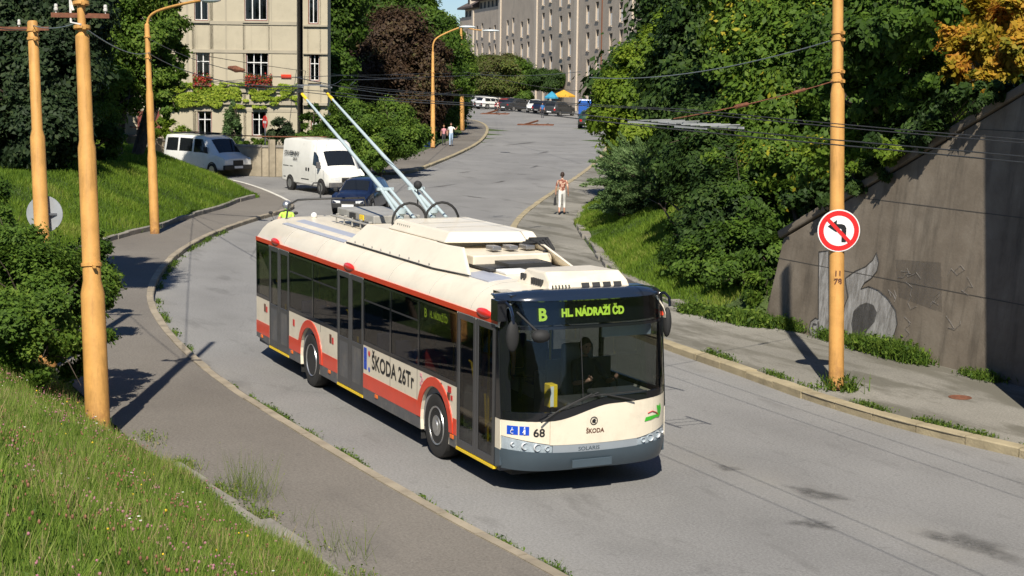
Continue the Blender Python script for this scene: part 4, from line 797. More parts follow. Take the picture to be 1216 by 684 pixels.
def vehicle(name, label, cat, loc, rz, st, m, wins, screens, wheels, wr=0.31, trim='black_trim', group=None, plate=True, extra=None, scale=1.0):
    t = empty(name, loc, rz, label, cat, group); L = st[-1][0]; S = Shell(st); off = -L/2
    def bd(mb, nm, mm, par=t, **k): mb.xf(Matrix.Translation((off, 0, 0))); 
    def put(mb, nm, mm, par=t, **k):
        mb.xf(Matrix.Scale(scale, 4) @ Matrix.Translation((off, 0, 0))); return mb.build(nm, M[mm], par, **k)
    put(S.mesh(), 'body', m, smooth=38)
    for sg in (-1, 1):
        for x0, x1, t0, t1, sl0, sl1 in wins:       # slanted front/rear edges
            P = [[S.side(x0+(x1-x0)*i/6+(sl0*(1-i/6)+sl1*i/6)*tt, t0+(t1-t0)*tt, sg) for tt in (0, .5, 1)] for i in range(7)]
            put(MB().grid(P), 'side_window', 'tint_glass')
    for nm, x0, x1 in screens:
        put(MB().grid([[S.top(x0+(x1-x0)*i/5, fy, 0.008) for fy in (-.93, -.6, -.3, 0, .3, .6, .93)] for i in range(6)]), nm, 'tint_glass', smooth=60)
    for x in wheels:
        for sg in (-1, 1):
            w = S.sec(x)[2][0]
            put(MB().lathe((x, sg*(w-0.02), wr+0.015), (0, sg, 0), [(wr+0.055, -0.02), (wr+0.055, 0.026), (wr+0.0, 0.028), (wr, -0.02)], 24), 'wheel_arch', 'black_trim')
            tyre = put(MB().lathe((x, sg*(w-0.10), wr), (0, sg, 0), [(wr*0.6, 0.12), (wr*0.9, 0.135), (wr, 0.10), (wr, -0.09), (wr*0.6, -0.1)], 24), 'wheel', 'tyre', smooth=40)
            put(MB().lathe((x, sg*(w-0.10), wr), (0, sg, 0), [(wr*0.62, 0.125), (wr*0.55, 0.10), (wr*0.25, 0.115), (0.03, 0.125), (0, 0.125)], 14), 'rim', 'alloy', tyre, smooth=30)
    f = S.sec(L-0.02); r = S.sec(0.02); L0 = L
    xh = L-0.10 if L < 4.6 else L-0.16
    hh = S.sec(xh); wv = hh[3][0]; zt = hh[3][1]
    for sg in (-1, 1):
        put(MB().add([S.low(xh-0.25, zt-0.04, sg), S.low(xh-0.25, zt-0.19, sg), S.low(L-0.01, max(S.sec(L-.01)[3][1]-0.12, .4), sg), S.low(L-0.01, S.sec(L-.01)[3][1], sg), (L+0.012, sg*wv*0.45, S.sec(L)[3][1]-0.01), (L+0.012, sg*wv*0.45, S.sec(L)[3][1]-0.15)], [(0, 1, 2, 3), (3, 2, 5, 4)]), 'headlight', 'lamp_clear')
        zz = S.sec(0.0)[3][1]; put(MB().box(-0.012, 0.01, sg*S.sec(0)[3][0]*0.72, sg*S.sec(0)[3][0]*0.98, zz-0.22, zz-0.02), 'tail_light', 'lamp_red')
    zb = st[-1][1]
    put(MB().box(L-0.12, L+0.05, -S.sec(L)[2][0]*1.04, S.sec(L)[2][0]*1.04, zb-0.02, zb+0.20), 'bumper', trim, bevel=0.03)
    put(MB().box(-0.05, 0.12, -S.sec(0)[2][0]*1.02, S.sec(0)[2][0]*1.02, st[0][1]-0.02, st[0][1]+0.18), 'bumper', trim, bevel=0.03)
    put(MB().box(L+0.0, L+0.02, -0.30, 0.30, zb+0.20, S.sec(L)[3][1]-0.02), 'grille', 'black_trim')
    if plate: put(MB().box(L+0.05, L+0.06, -0.26, 0.26, zb+0.04, zb+0.15), 'number_plate', 'plate_white'); put(MB().box(-0.06, -0.05, -0.26, 0.26, st[0][1]+0.0, st[0][1]+0.11), 'number_plate', 'plate_white')
    mx = max(x1 for x0, x1, *_ in wins)-0.1
    for sg in (-1, 1):
        p = S.side(mx, 0.1, sg, 0.0); put(MB().box(p[0]-0.05, p[0]+0.06, p[1]+sg*0.02, p[1]+sg*0.20, p[2]-0.02, p[2]+(0.13 if L < 4.6 else 0.26)), 'mirror', trim, bevel=0.02)
    if extra: extra(S, put, t)
    return t
CAR = [(0.0, .40, .55, .80, .86, .74, .60), (0.10, .28, .60, .90, 1.0, .82, .66), (0.38, .25, .60, .92, 1.38, .84, .60), (0.8, .22, .60, .92, 1.45, .85, .60), (1.9, .20, .60, .92, 1.46, .86, .61),
       (2.55, .20, .60, .91, 1.39, .86, .59), (3.22, .20, .60, .90, .97, .85, .68), (3.90, .24, .55, .80, .85, .82, .62), (4.14, .28, .52, .70, .74, .76, .55), (4.22, .32, .50, .62, .65, .68, .50)]
CARW = [(0.45, 1.35, .10, .92, 0.12, 0.0), (1.42, 2.15, .06, .94, 0, 0), (2.22, 2.95, .06, .92, 0, -0.38)]
CARS = [('rear_window', 0.12, 0.40), ('windscreen', 2.60, 3.18)]
SED = [(0.0, .40, .58, .84, .88, .76, .62), (0.12, .28, .60, .92, .96, .83, .66), (0.75, .25, .60, .94, 1.0, .85, .66), (1.25, .22, .60, .93, 1.36, .86, .60), (1.7, .20, .60, .92, 1.42, .87, .60), (2.5, .20, .60, .91, 1.40, .87, .60),
       (3.25, .20, .60, .90, .97, .86, .68), (4.1, .24, .55, .80, .85, .83, .62), (4.35, .28, .52, .70, .74, .77, .55), (4.45, .32, .50, .62, .65, .68, .50)]
SEDW = [(0.95, 1.75, .10, .92, 0.28, 0.0), (1.82, 2.85, .06, .92, 0, -0.35)]
SEDS = [('rear_window', 0.80, 1.22), ('windscreen', 2.56, 3.2)]
HV = [(x_*.94, *r_) for x_, *r_ in [(0.0, .50, .9, 1.28, 2.28, .90, .78), (0.05, .40, .9, 1.3, 2.36, .955, .82), (0.9, .34, .9, 1.3, 2.42, .975, .83), (3.35, .32, .9, 1.3, 2.40, .975, .83), (3.72, .32, .9, 1.25, 2.30, .975, .79),
      (3.98, .32, .9, 1.2, 1.98, .975, .78), (4.58, .32, .85, 1.13, 1.22, .965, .80), (5.02, .35, .75, .93, .99, .94, .74), (5.20, .38, .65, .80, .82, .86, .66)]]
def hv_extra(S, put, t):
    for sg in (-1, 1):
        put(MB().add([S.low(0.2, .58, sg), S.low(2.9, .58, sg), S.low(2.9, .63, sg), S.low(0.2, .63, sg)], [(0, 1, 2, 3)]), 'rub_strip', 'black_trim')
        put(MB().add([S.low(0.15, 1.10, sg), S.low(1.2, 1.10, sg), S.low(1.2, 1.14, sg), S.low(0.15, 1.14, sg)], [(0, 1, 2, 3)]), 'sliding_rail', 'black_trim')
        for x in (2.2, 3.22): put(MB().add([S.low(x, .5, sg), S.low(x+.015, .5, sg), S.side(x+.015, .92, sg, .004), S.side(x, .92, sg, .004)], [(0, 1, 2, 3)]), 'door_seam', 'black_trim')
        for x in (2.6, 2.85): put(MB().box(x, x+0.12, sg*0.975, sg*0.99, 1.0, 1.14), 'door_handle', 'black_trim')
    mb = MB(); text_mesh(mb, 'STAVEBNINY', 0.30, (0.30, -0.955, 1.62), (1, 0, 0), (0, 0.12, 0.99), (0, -0.01, 0), bold=0.006, sx=0.9); text_mesh(mb, 'SERVIS', 0.16, (1.25, -0.98, 1.42), (1, 0, 0), (0, 0.1, 0.99), (0, 0, 0), bold=0.003)
    put(mb, 'lettering', 'decal_black')
    mb = MB(); text_mesh(mb, 'STAVEBNINY', 0.16, (3.56, -0.55, 2.13), (0, 1, 0), (-0.63, 0, 0.78), (0.035, 0, 0.03), bold=0.004); put(mb, 'lettering', 'decal_black')
def on_px(u, v): p = at(u, v); return p
def head(u0, v0, u1, v1): a, b = at(u0, v0), at(u1, v1); return math.atan2(b[1]-a[1], b[0]-a[0])
# white high-roof van: right side faces the camera
hA = head(342, 223, 385, 233.5); a = at(342, 223); b = at(385, 233.5); hA = R_(8)
mid = (a+b)/2; nL = np.array([-math.sin(hA), math.cos(hA), 0]); c = mid+nL*0.9
van = vehicle('delivery_van', 'white high-roof delivery van with black lettering on its side', 'van', (c[0], c[1], 0), hA, HV, 'paint_white', [(3.28, 4.12, .02, .62, 0, -0.42)], [('windscreen', 3.79, 4.26)], (0.95, 4.15), 0.33, 'skirt_grey', extra=hv_extra, scale=0.99)
T4 = [(0.0, .45, .8, 1.08, 1.70, .86, .72), (0.12, .35, .8, 1.10, 1.90, .905, .76), (0.7, .32, .8, 1.10, 1.94, .915, .76), (3.0, .30, .8, 1.10, 1.93, .915, .76), (3.45, .30, .8, 1.08, 1.80, .915, .74), (4.15, .30, .78, 1.02, 1.08, .91, .76), (4.60, .33, .72, .92, .96, .88, .72), (4.72, .36, .65, .80, .84, .82, .66)]
def t4_extra(S, put, t):
    put(MB().box(0.3, 3.2, -0.62, -0.58, 1.99, 2.03).box(0.3, 3.2, 0.58, 0.62, 1.99, 2.03).box(0.6, 0.64, -0.62, 0.62, 1.96, 2.02).box(2.6, 2.64, -0.62, 0.62, 1.96, 2.02), 'roof_rack', 'black_trim')
    for sg in (-1, 1):
        for x in (2.35, 3.2): put(MB().add([S.low(x, .5, sg), S.low(x+.015, .5, sg), S.side(x+.015, .92, sg, .004), S.side(x, .92, sg, .004)], [(0, 1, 2, 3)]), 'door_seam', 'black_trim')
        put(MB().add([S.low(3.7, .82, sg, .012), S.low(4.02, .82, sg, .012), S.low(4.02, .92, sg, .012), S.low(3.7, .92, sg, .012)], [(0, 1, 2, 3)]), 'indicator', 'orange_lens') if False else None
hB = R_(24); a = at(252, 209.5); c = a-np.array([math.cos(hB), math.sin(hB), 0])*1.38*1.05+np.array([-math.sin(hB), math.cos(hB), 0])*0.85
vehicle('minibus', 'white minibus with dark windows dappled by tree shade behind the grass bank', 'minibus', (c[0], c[1], 0.02), hB, T4, 'paint_greywhite', [(0.22, 1.15, .05, .92, .06, 0), (1.28, 2.28, .05, .92, 0, 0), (2.42, 3.55, .02, .90, 0, -.50)], [('windscreen', 3.50, 4.10)], (0.95, 3.85), 0.31, 'black_trim', extra=t4_extra, scale=1.05)
p = at(429, 251)
vehicle('hatchback', 'dark navy blue car at the junction just behind the trolleybus roof', 'car', (p[0], p[1], 0), R_(-35), CAR, 'paint_navy', CARW, CARS, (0.72, 3.38), extra=None, scale=0.91)
# cars parked at the top of the road
G = 'cars parked at the top of the road'
def pk(u, v, deg, st, w, s, m, label, sc=1.0, wh=(0.75, 3.45), name='parked_car', cat='car', z=0):
    p = at(u, v); return vehicle(name, label, cat, (p[0], p[1], z), R_(deg), st, m, w, s, wh, group=G, scale=sc*1.18)
pk(575, 128.5, 100, CAR, CARW, CARS, 'paint_silver', 'pale silver hatchback half hidden beside the orange lamp pole at the road top')
pk(561, 127.5, 108, SED, SEDW, SEDS, 'paint_greywhite', 'white saloon parked left of the pale hatchback at the road top')
pk(599, 131, -40, CAR, CARW, CARS, 'paint_red', 'small red car parked beside a dark grey saloon', 0.9)
pk(583, 129.5, 108, CAR, CARW, CARS, 'paint_greywhite', 'white hatchback between the pale hatchback and the red car', .95)
pk(545, 127.5, 100, SED, SEDW, SEDS, 'paint_silver', 'silver saloon partly behind the orange lamp pole at the far left of the row')
pk(614, 132, 112, SED, SEDW, SEDS, 'paint_charcoal', 'dark grey saloon parked just right of the red car', 1.0)
pk(635, 134, -28, SED, SEDW, SEDS, 'paint_greywhite', 'white car facing down the road among the parked cars', 1.0)
pk(664, 137.5, 125, CAR, CARW, CARS, 'paint_charcoal', 'black hatchback parked under the yellow awning')
pk(650, 134.5, 118, CAR, CARW, CARS, 'paint_navy', 'dark blue car squeezed between the white car and the black hatchback', 0.92)
pk(700, 152, 150, CAR, CARW, CARS, 'paint_green', 'dark green car parked behind the blue truck by the bushes')
# small truck with a blue tarpaulin
def truck(u, v, deg):
    p = at(u, v); t = empty('truck', (p[0], p[1], 0), R_(deg), 'small parked truck with bright blue tarpaulin beside the right-hand trees', 'truck', G)
    MB().box(-2.6, 1.0, -1.05, 1.05, 0.85, 2.55).build('tarpaulin', M['paint_blue'], t, bevel=0.08)
    MB().box(-2.65, 1.05, -1.07, 1.07, 0.65, 0.86).build('truck_bed', M['steel'], t)
    MB().add([(1.1, -.95, .5), (2.5, -.95, .5), (2.5, .95, .5), (1.1, .95, .5), (1.1, -.85, 2.1), (1.9, -.85, 2.1), (1.9, .85, 2.1), (1.1, .85, 2.1), (2.45, -.93, 1.2), (2.45, .93, 1.2)], [(0, 1, 8, 5, 4), (3, 7, 6, 9, 2), (0, 4, 7, 3), (4, 5, 6, 7), (1, 2, 9, 8), (0, 3, 2, 1)]).build('cab', M['paint_charcoal'], t, bevel=0.04)
    MB().add([(2.46, -.8, 1.22), (2.46, .8, 1.22), (1.93, .75, 2.02), (1.93, -.75, 2.02)], [(0, 1, 2, 3)]).build('windscreen', M['tint_glass'], t)
    for x in (-1.6, 1.8):
        for sg in (-1, 1): MB().lathe((x, sg*0.9, 0.4), (0, sg, 0), [(.2, .12), (.36, .13), (.4, .1), (.4, -.1), (.2, -.12)], 18).build('wheel', M['tyre'], t, smooth=40)
    MB().box(-2.67, -2.65, -0.9, -0.7, 0.68, 0.8).box(-2.67, -2.65, 0.7, 0.9, 0.68, 0.8).build('tail_light', M['lamp_red'], t)
truck(699, 147, 152)
# awning / parasol and stall umbrella near the cars
def parasol(u, v, h, r, m, label, px=None):
    p = at(u, v); t = empty('parasol', (p[0], p[1], 0), 0, label, 'parasol')
    MB().tube([(0, 0, 0), (0, 0, h)], 0.04, 6).build('pole', M['steel'], t)
    n = 8; vs = [(0, 0, h)]+[(r*math.cos(2*math.pi*k/n), r*math.sin(2*math.pi*k/n), h-0.75) for k in range(n)]+[(r*math.cos(2*math.pi*k/n), r*math.sin(2*math.pi*k/n), h-0.95) for k in range(n)]
    MB().add(vs, [(0, 1+k, 1+(k+1) % n) for k in range(n)]+[(1+k, 9+k, 9+(k+1) % n, 1+(k+1) % n) for k in range(n)]).build('canopy', m, t, fix=False)
mat('awning_yellow', (0.60, 0.33, 0.03), 0.7); mat('awning_teal', (0.03, 0.25, 0.40), 0.7)
parasol(669, 133, 2.9, 1.6, M['awning_yellow'], 'yellow parasol above the parked cars')
parasol(655, 133, 2.7, 1.0, M['awning_teal'], 'teal blue parasol standing left of the yellow one')
# ---------------------------------------------------------------- people
mat('skin', (0.50, 0.27, 0.18), 0.6, var=0.06); mat('hair_dark', (0.035, 0.018, 0.012), 0.7, var=0.3, vscale=60); mat('hair_light', (0.25, 0.13, 0.05), 0.7, var=0.3, vscale=60)
mat('cloth_white', (0.75, 0.74, 0.70), 0.85, var=0.08); mat('cloth_jeans', (0.09, 0.16, 0.32), 0.9, var=0.15); mat('cloth_pink', (0.55, 0.25, 0.28), 0.85); mat('cloth_red', (0.5, 0.04, 0.03), 0.85)
mat('cloth_blue', (0.04, 0.16, 0.40), 0.85); mat('cloth_black', (0.015, 0.015, 0.017), 0.8); mat('shoe_dark', (0.03, 0.022, 0.02), 0.6); mat('hi_vis', (0.45, 0.75, 0.08), 0.6, var=0.1); mat('cloth_dark', (0.04, 0.04, 0.05), 0.85)
mat('eye_dark', (0.02, 0.015, 0.012), 0.3); mat('lip', (0.42, 0.14, 0.11), 0.5); mat('cloth_lightblue', (0.35, 0.48, 0.65), 0.85)
m, nt, out = _nt('cloth_pattern'); b = N(nt, 'ShaderNodeBsdfPrincipled', Roughness=0.85); vec = objcoord(nt); vo = N(nt, 'ShaderNodeTexVoronoi', Scale=11.0); nt.links.new(vec, vo.inputs['Vector'])
r = ramp(nt, vo.outputs['Distance'], [(0.25, (0.22, 0.07, 0.045)), (0.5, (0.55, 0.38, 0.28)), (0.75, (0.30, 0.11, 0.07))]); r.color_ramp.interpolation = 'CONSTANT'; nt.links.new(r.outputs[0], b.inputs['Base Color']); nt.links.new(b.outputs[0], out.inputs[0]); M['cloth_pattern'] = m
def person(label, loc, rz, pose, top, bottom, shoes='shoe_dark', hair='hair_dark', sleeves=0.35, skirt=False, H=1.7, legs_bare=0.0, hair_long=False, female=False, name='person', helmet=None, group=None):
    k = H/1.7
    J = dict(pelvis=(0, 0, .93), waist=(0, 0, 1.08), chest=(0, 0, 1.27), neck0=(0, 0, 1.42), neck=(0.01, 0, 1.50))
    for s, n in ((-1, 'R'), (1, 'L')):
        J['hip'+n] = (0, s*.085, .90); J['knee'+n] = (0.01, s*.095, .50); J['ankle'+n] = (-.02, s*.10, .09); J['toe'+n] = (.13, s*.11, .035)
        J['sh'+n] = (0, s*.17, 1.385); J['elb'+n] = (-.02, s*.235, 1.11); J['wr'+n] = (.03, s*.25, .87); J['palm'+n] = (.045, s*.25, .80)
    J.update(pose); rad = dict(pelvis=(.125, .15), waist=(.105, .135), chest=(.115, .155), neck0=(.07, .09), neck=(.052, .052))
    rl = dict(hip=(.092, .092), knee=(.058, .058), ankle=(.04, .04), toe=(.035, .042), sh=(.062, .062), elb=(.042, .042), wr=(.029, .029), palm=(.022, .036))
    if female: rad['waist'] = (.095, .115); rad['chest'] = (.11, .13)
    names = [q for q in J if q[0] != '_']; E = [('pelvis', 'waist'), ('waist', 'chest'), ('chest', 'neck0'), ('neck0', 'neck')]
    for n in 'RL': E += [('pelvis', 'hip'+n), ('hip'+n, 'knee'+n), ('knee'+n, 'ankle'+n), ('ankle'+n, 'toe'+n), ('chest', 'sh'+n), ('sh'+n, 'elb'+n), ('elb'+n, 'wr'+n), ('wr'+n, 'palm'+n)]
    me = bpy.data.meshes.new('body'); me.from_pydata([J[n] for n in names], [(names.index(a), names.index(b)) for a, b in E], [])
    ob = bpy.data.objects.new('body', me); COL.objects.link(ob)
    sk = ob.modifiers.new('Skin', 'SKIN'); sk.use_smooth_shade = True
    if not me.skin_vertices: me.skin_vertices.new()
    for i, n in enumerate(names):
        me.skin_vertices[0].data[i].radius = rad.get(n) or rl[n[:-1]]; me.skin_vertices[0].data[i].use_root = (n == 'pelvis')
    sb = ob.modifiers.new('Sub', 'SUBSURF'); sb.levels = 2; sb.render_levels = 2
    dg = bpy.context.evaluated_depsgraph_get(); ev = bpy.data.meshes.new_from_object(ob.evaluated_get(dg))
    V = [tuple(v.co) for v in ev.vertices]; Fc = [tuple(p.vertices) for p in ev.polygons]
    bpy.data.objects.remove(ob); bpy.data.meshes.remove(ev)
    segs = {'top': [('pelvis', 'waist'), ('waist', 'chest'), ('chest', 'neck0'), ('chest', 'shR'), ('chest', 'shL')], 'bottom': [], 'skin': [('neck0', 'neck')], 'shoe': []}
    arm = {}; 
    for n in 'RL':
        sh, el, wr = (Vector(J[q+n]) for q in ('sh', 'elb', 'wr')); arm[n] = (sh, el, wr)
    mats = [M[top], M[bottom], M['skin'], M[shoes], M['eye_dark'], M['lip']]; mi = []
    def segd(p, a, b):
        a, b = Vector(a), Vector(b); d = b-a; t = max(0, min(1, (p-a).dot(d)/max(d.length_squared, 1e-9))); return (p-a-d*t).length, t
    for f in Fc:
        c = Vector((0, 0, 0))
        for i in f: c += Vector(V[i])
        c /= len(f); best = (9, 0)
        for a, b in E:
            d, t = segd(c, J[a], J[b]); rr = (rad.get(a) or rl.get(a[:-1]))[0]*.6; d -= rr
            if d < best[0]: best = (d, (a, b, t))
        a, b, t = best[1]; q = a.rstrip('RL') if a not in J or a[-1] in 'RL' else a
        if a in ('pelvis',) and b == 'waist': r = 0 if t > 0.25 else 1
        elif a in ('waist', 'chest') or (a == 'pelvis' and b == 'waist'): r = 0
        elif a == 'neck0': r = 2 if t > 0.35 else 0
        elif a == 'pelvis' or a.startswith('hip'): r = 1
        elif a.startswith('knee'): r = 1 if t < 1-legs_bare else 2
        elif a.startswith('ankle'): r = 3
        elif a.startswith('sh'): r = 0 if t*0.5 < sleeves else 2
        elif a.startswith('elb'): r = 0 if 0.5+t*0.5 < sleeves else 2
        else: r = 2
        mi.append(r)
    mb = MB(); mb.v = V; mb.f = Fc; mb.mi = mi
    # head: skull with jaw, nose, ears, eyes, mouth
    nk = Vector(J['neck']); hc = nk+Vector((0.02, 0, 0.115)); fwd = pose.get('_look', (1, 0, 0)); fw = Vector(fwd).normalized(); lf = Vector((0, 0, 1)).cross(fw).normalized(); up = fw.cross(lf)
    def hp(x, y, z): return hc+fw*x+lf*y+up*z
    n_, m_ = 16, 12; vs = []; fs = []
    for i in range(m_+1):
        ph = math.pi*i/m_
        for kx in range(n_):
            th = 2*math.pi*kx/n_; x, y, z = math.sin(ph)*math.cos(th), math.sin(ph)*math.sin(th), math.cos(ph)
            lowk = max(0, -z); vs.append(hp(x*0.095*(1-0.12*lowk)+0.012*lowk, y*0.075*(1-0.30*lowk), z*0.118))
    for i in range(m_):
        for kx in range(n_): fs.append((i*n_+kx, (i+1)*n_+kx, (i+1)*n_+(kx+1) % n_, i*n_+(kx+1) % n_))
    mb.add(vs, fs, 2)
    mb.add([hp(.09, 0, .02), hp(.085, .014, -.03), hp(.085, -.014, -.03), hp(.118, 0, -.025), hp(.088, 0, -.04)], [(0, 1, 3), (0, 3, 2), (1, 4, 3), (2, 3, 4)], 2)
    for s in (-1, 1):
        e = hp(.083, s*.03, .005); mb.ball(e, .011, mi=4, n=8, m=6); mb.ball(hp(.0, s*.078, -.01), .022, .7, .35, 1.3, 8, 6, mi=2)
    mb.ball(hp(.086, 0, -.062), .02, .35, 1, .3, 8, 4, mi=5)
    # hands with five fingers
    for n, s in (('R', -1), ('L', 1)):
        w, p = Vector(J['wr'+n]), Vector(J['palm'+n]); d = (p-w).normalized(); sd = Vector(pose.get('_knuckle', (1, 0, 0))); sd = (sd-d*sd.dot(d)); sd = sd.normalized() if sd.length > .1 else d.orthogonal().normalized(); nr = d.cross(sd)*s
        for q, ln in enumerate((.062, .072, .068, .054)):
            r0 = p+sd*(.027-.018*q)+d*.012; mb.tube([r0, r0+d*ln*.5-nr*.008, r0+d*ln*.8-nr*.024], [.0095, .0085, .0065], 6, mi=2)
        r0 = p-d*.03+sd*.03; mb.tube([r0, r0+d*.03+sd*.022-nr*.01, r0+d*.055+sd*.024-nr*.022], [.011, .0095, .007], 6, mi=2)
    if skirt:   # knee-length skirt as part of the figure
        c0 = Vector(J['pelvis']); zz = skirt; prof = [(.155, c0.z+.10), (.175, c0.z-.05), (.19, c0.z-.25), (.20, zz)]
        pass
    mb.xf(Matrix.Scale(k, 4)); o = mb.build('person', mats, None, smooth=70, fix=False); o.location = tuple(map(float, loc)); o.rotation_euler = (0, 0, rz); tag(o, label, 'person', group)
    hb = MB()
    if helmet: hb.ball(tuple(hc+Vector((0, 0, .02))), .145, 1.05, .95, 1.0, 16, 12); hb.xf(Matrix.Scale(k, 4)); hb.build('helmet', M[helmet], o, smooth=70)
    else:
        vs = []; fs = []; N1 = 16
        for i in range(8):
            ph = math.pi*(0.0+i/7*(0.62 if not hair_long else 0.72))
            for kx in range(N1):
                th = 2*math.pi*kx/N1; fr = max(0, math.cos(th)); z = math.cos(min(ph, math.pi*(.62-.27*fr))); sr = math.sin(min(ph, math.pi*(.62-.27*fr)))
                wob = 1+0.05*math.sin(5*th+i); vs.append(hp(sr*math.cos(th)*.108*wob-.006, sr*math.sin(th)*.088*wob, z*.13+.006-(0.05 if hair_long and i > 5 and fr < .2 else 0)))
        for i in range(7):
            for kx in range(N1): fs.append((i*N1+kx, (i+1)*N1+kx, (i+1)*N1+(kx+1) % N1, i*N1+(kx+1) % N1))
        hb.add(vs, fs); hb.xf(Matrix.Scale(k, 4)); hb.build('hair', M[hair], o, smooth=70)
    return o
WALK = dict(hipR=(0, -.085, .90), kneeR=(.14, -.09, .51), ankleR=(.16, -.09, .10), toeR=(.30, -.10, .04), hipL=(0, .085, .90), kneeL=(-.02, .09, .49), ankleL=(-.24, .09, .14), toeL=(-.13, .10, .05),
            elbR=(-.10, -.235, 1.13), wrR=(-.02, -.25, .89), palmR=(.0, -.25, .82), elbL=(.08, .235, 1.12), wrL=(.20, .23, .92), palmL=(.24, .225, .86))
SIT = dict(pelvis=(0, 0, .93), hipR=(.03, -.09, .90), kneeR=(.42, -.12, .93), ankleR=(.45, -.12, .52), toeR=(.58, -.12, .46), hipL=(.03, .09, .90), kneeL=(.42, .12, .93), ankleL=(.45, .12, .52), toeL=(.58, .12, .46))
def local(c, pts): return pts
# woman on the right-hand pavement, walking away
p = at(667, 258.5); hw = R_(150)
lady = person('woman with short dark hair in patterned blouse and cream trousers on the right pavement', (p[0], p[1], 0.12), hw,
      {**WALK, 'palmL': (.05, .26, .80), 'wrL': (.03, .26, .87), 'elbL': (-.02, .24, 1.12)}, 'cloth_pattern', 'cloth_white', sleeves=.42, H=1.6, legs_bare=.45, female=True, hair_long=False)
L = lambda x, y, z: (p[0]+(x*math.cos(hw)-y*math.sin(hw))*.894, p[1]+(x*math.sin(hw)+y*math.cos(hw))*.894, .12+z*.894)
bag = empty('handbag', L(.05, .30, .40), hw, 'black shopping bag hanging from the hand of the woman in the patterned blouse', 'bag')
MB().add([(-.17, -.05, 0), (.17, -.05, 0), (.17, .05, 0), (-.17, .05, 0), (-.12, -.03, .30), (.12, -.03, .30), (.12, .03, .30), (-.12, .03, .30)], [(0, 3, 2, 1), (4, 5, 6, 7), (0, 1, 5, 4), (1, 2, 6, 5), (2, 3, 7, 6), (3, 0, 4, 7)]).build('pouch', M['cloth_black'], bag, bevel=.02)
MB().tube([(-.08, 0, .30), (-.05, -.03, .38), (.05, -.03, .38), (.08, 0, .30)], .01, 6).build('handle', M['cloth_black'], bag)
p = at(535.5, 175.5)
person('person in a white shirt and light jeans walking on the far left pavement', (p[0], p[1], 0.12), R_(-20), {**WALK, 'elbL': (.05, .32, 1.2), 'wrL': (.08, .42, 1.35), 'palmL': (.09, .45, 1.42)}, 'cloth_white', 'cloth_lightblue', H=1.62, hair='hair_dark')
p = at(527, 174.5)
person('slim person in pink beside the person in the white shirt on the far pavement', (p[0], p[1], 0.12), R_(-25), WALK, 'cloth_pink', 'cloth_dark', H=1.42, hair='hair_light', female=True, hair_long=True)
p = at(591, 136.5); person('pedestrian in white crossing the top of the road by the parked cars', (p[0], p[1], 0), R_(60), WALK, 'cloth_white', 'cloth_dark', H=1.65)
p = at(644, 140); person('pedestrian in dark blue standing beside the white parked car', (p[0], p[1], 0), R_(-20), {}, 'cloth_blue', 'cloth_dark', H=1.7)
# driver and passengers (inside the bus)
person('bus driver in dark shirt seated behind the windscreen with a hand on the wheel', (-1.58, .60, .12), 0, {**SIT, 'elbR': (.22, -.27, 1.12), 'wrR': (.50, -.22, 1.20), 'palmR': (.58, -.20, 1.24), 'elbL': (.22, .27, 1.12), 'wrL': (.50, .22, 1.20), 'palmL': (.58, .20, 1.24), '_knuckle': (0, 0, 1)}, 'cloth_dark', 'cloth_dark', sleeves=.5, hair='hair_dark')
HOLD = {**SIT, 'elbR': (.05, -.25, 1.10), 'wrR': (.25, -.15, 1.03), 'palmR': (.32, -.12, 1.02), 'elbL': (.05, .25, 1.10), 'wrL': (.25, .15, 1.03), 'palmL': (.32, .12, 1.02)}
person('passenger in a red top seated by the trolleybus side window', (-3.75, -.92, -.03), 0, HOLD, 'cloth_red', 'cloth_dark', hair='hair_light', female=True)
person('passenger in pale clothing seated behind the side display of the trolleybus', (-2.6, -.3, .36), R_(180), {}, 'cloth_lightblue', 'cloth_dark')
person('dark-clothed passenger seated near the rear wheel of the trolleybus', (-8.62, -.92, -.03), 0, HOLD, 'cloth_dark', 'cloth_jeans')
# motorcyclist behind the trolleybus
mp = at(339, 303); hd = R_(-28)
mc = empty('motorcycle', (mp[0], mp[1], 0), hd, 'dark motorcycle following behind the trolleybus', 'motorcycle')
for x, nm in ((.72, 'wheel'), (-.68, 'wheel')):
    w = MB().lathe((x, 0, .31), (0, 1, 0), [(.22, -.05), (.29, -.06), (.31, -.02), (.31, .02), (.29, .06), (.22, .05)], 28).build('wheel', M['tyre'], mc, smooth=40)
    MB().lathe((x, 0, .31), (0, 1, 0), [(.23, -.03), (.06, -.05), (.06, .05), (.23, .03)], 14).build('rim', M['alloy'], w)
MB().add([(-.25, -.14, .70), (.30, -.16, .72), (.42, 0, .78), (.30, .16, .72), (-.25, .14, .70), (-.2, -.1, .92), (.22, -.13, .98), (.36, 0, .95), (.22, .13, .98), (-.2, .1, .92)], [(0, 1, 6, 5), (1, 2, 7, 6), (2, 3, 8, 7), (3, 4, 9, 8), (4, 0, 5, 9), (5, 6, 7, 8, 9), (4, 3, 2, 1, 0)]).build('fuel_tank', M['paint_blue'], mc, bevel=.04)
MB().box(-.85, -.2, -.12, .12, .74, .84).build('seat', M['cloth_black'], mc, bevel=.04)
MB().box(-.2, .3, -.16, .16, .30, .68).build('engine', M['steel'], mc, bevel=.05)
MB().tube([(.72, -.09, .31), (.42, -.10, 1.02)], .028, 8).tube([(.72, .09, .31), (.42, .10, 1.02)], .028, 8).build('fork', M['steel'], mc)
MB().tube([(.25, -.38, 1.06), (.38, -.2, 1.08), (.40, .2, 1.08), (.25, .38, 1.06)], .018, 8).build('handlebar', M['black_trim'], mc)
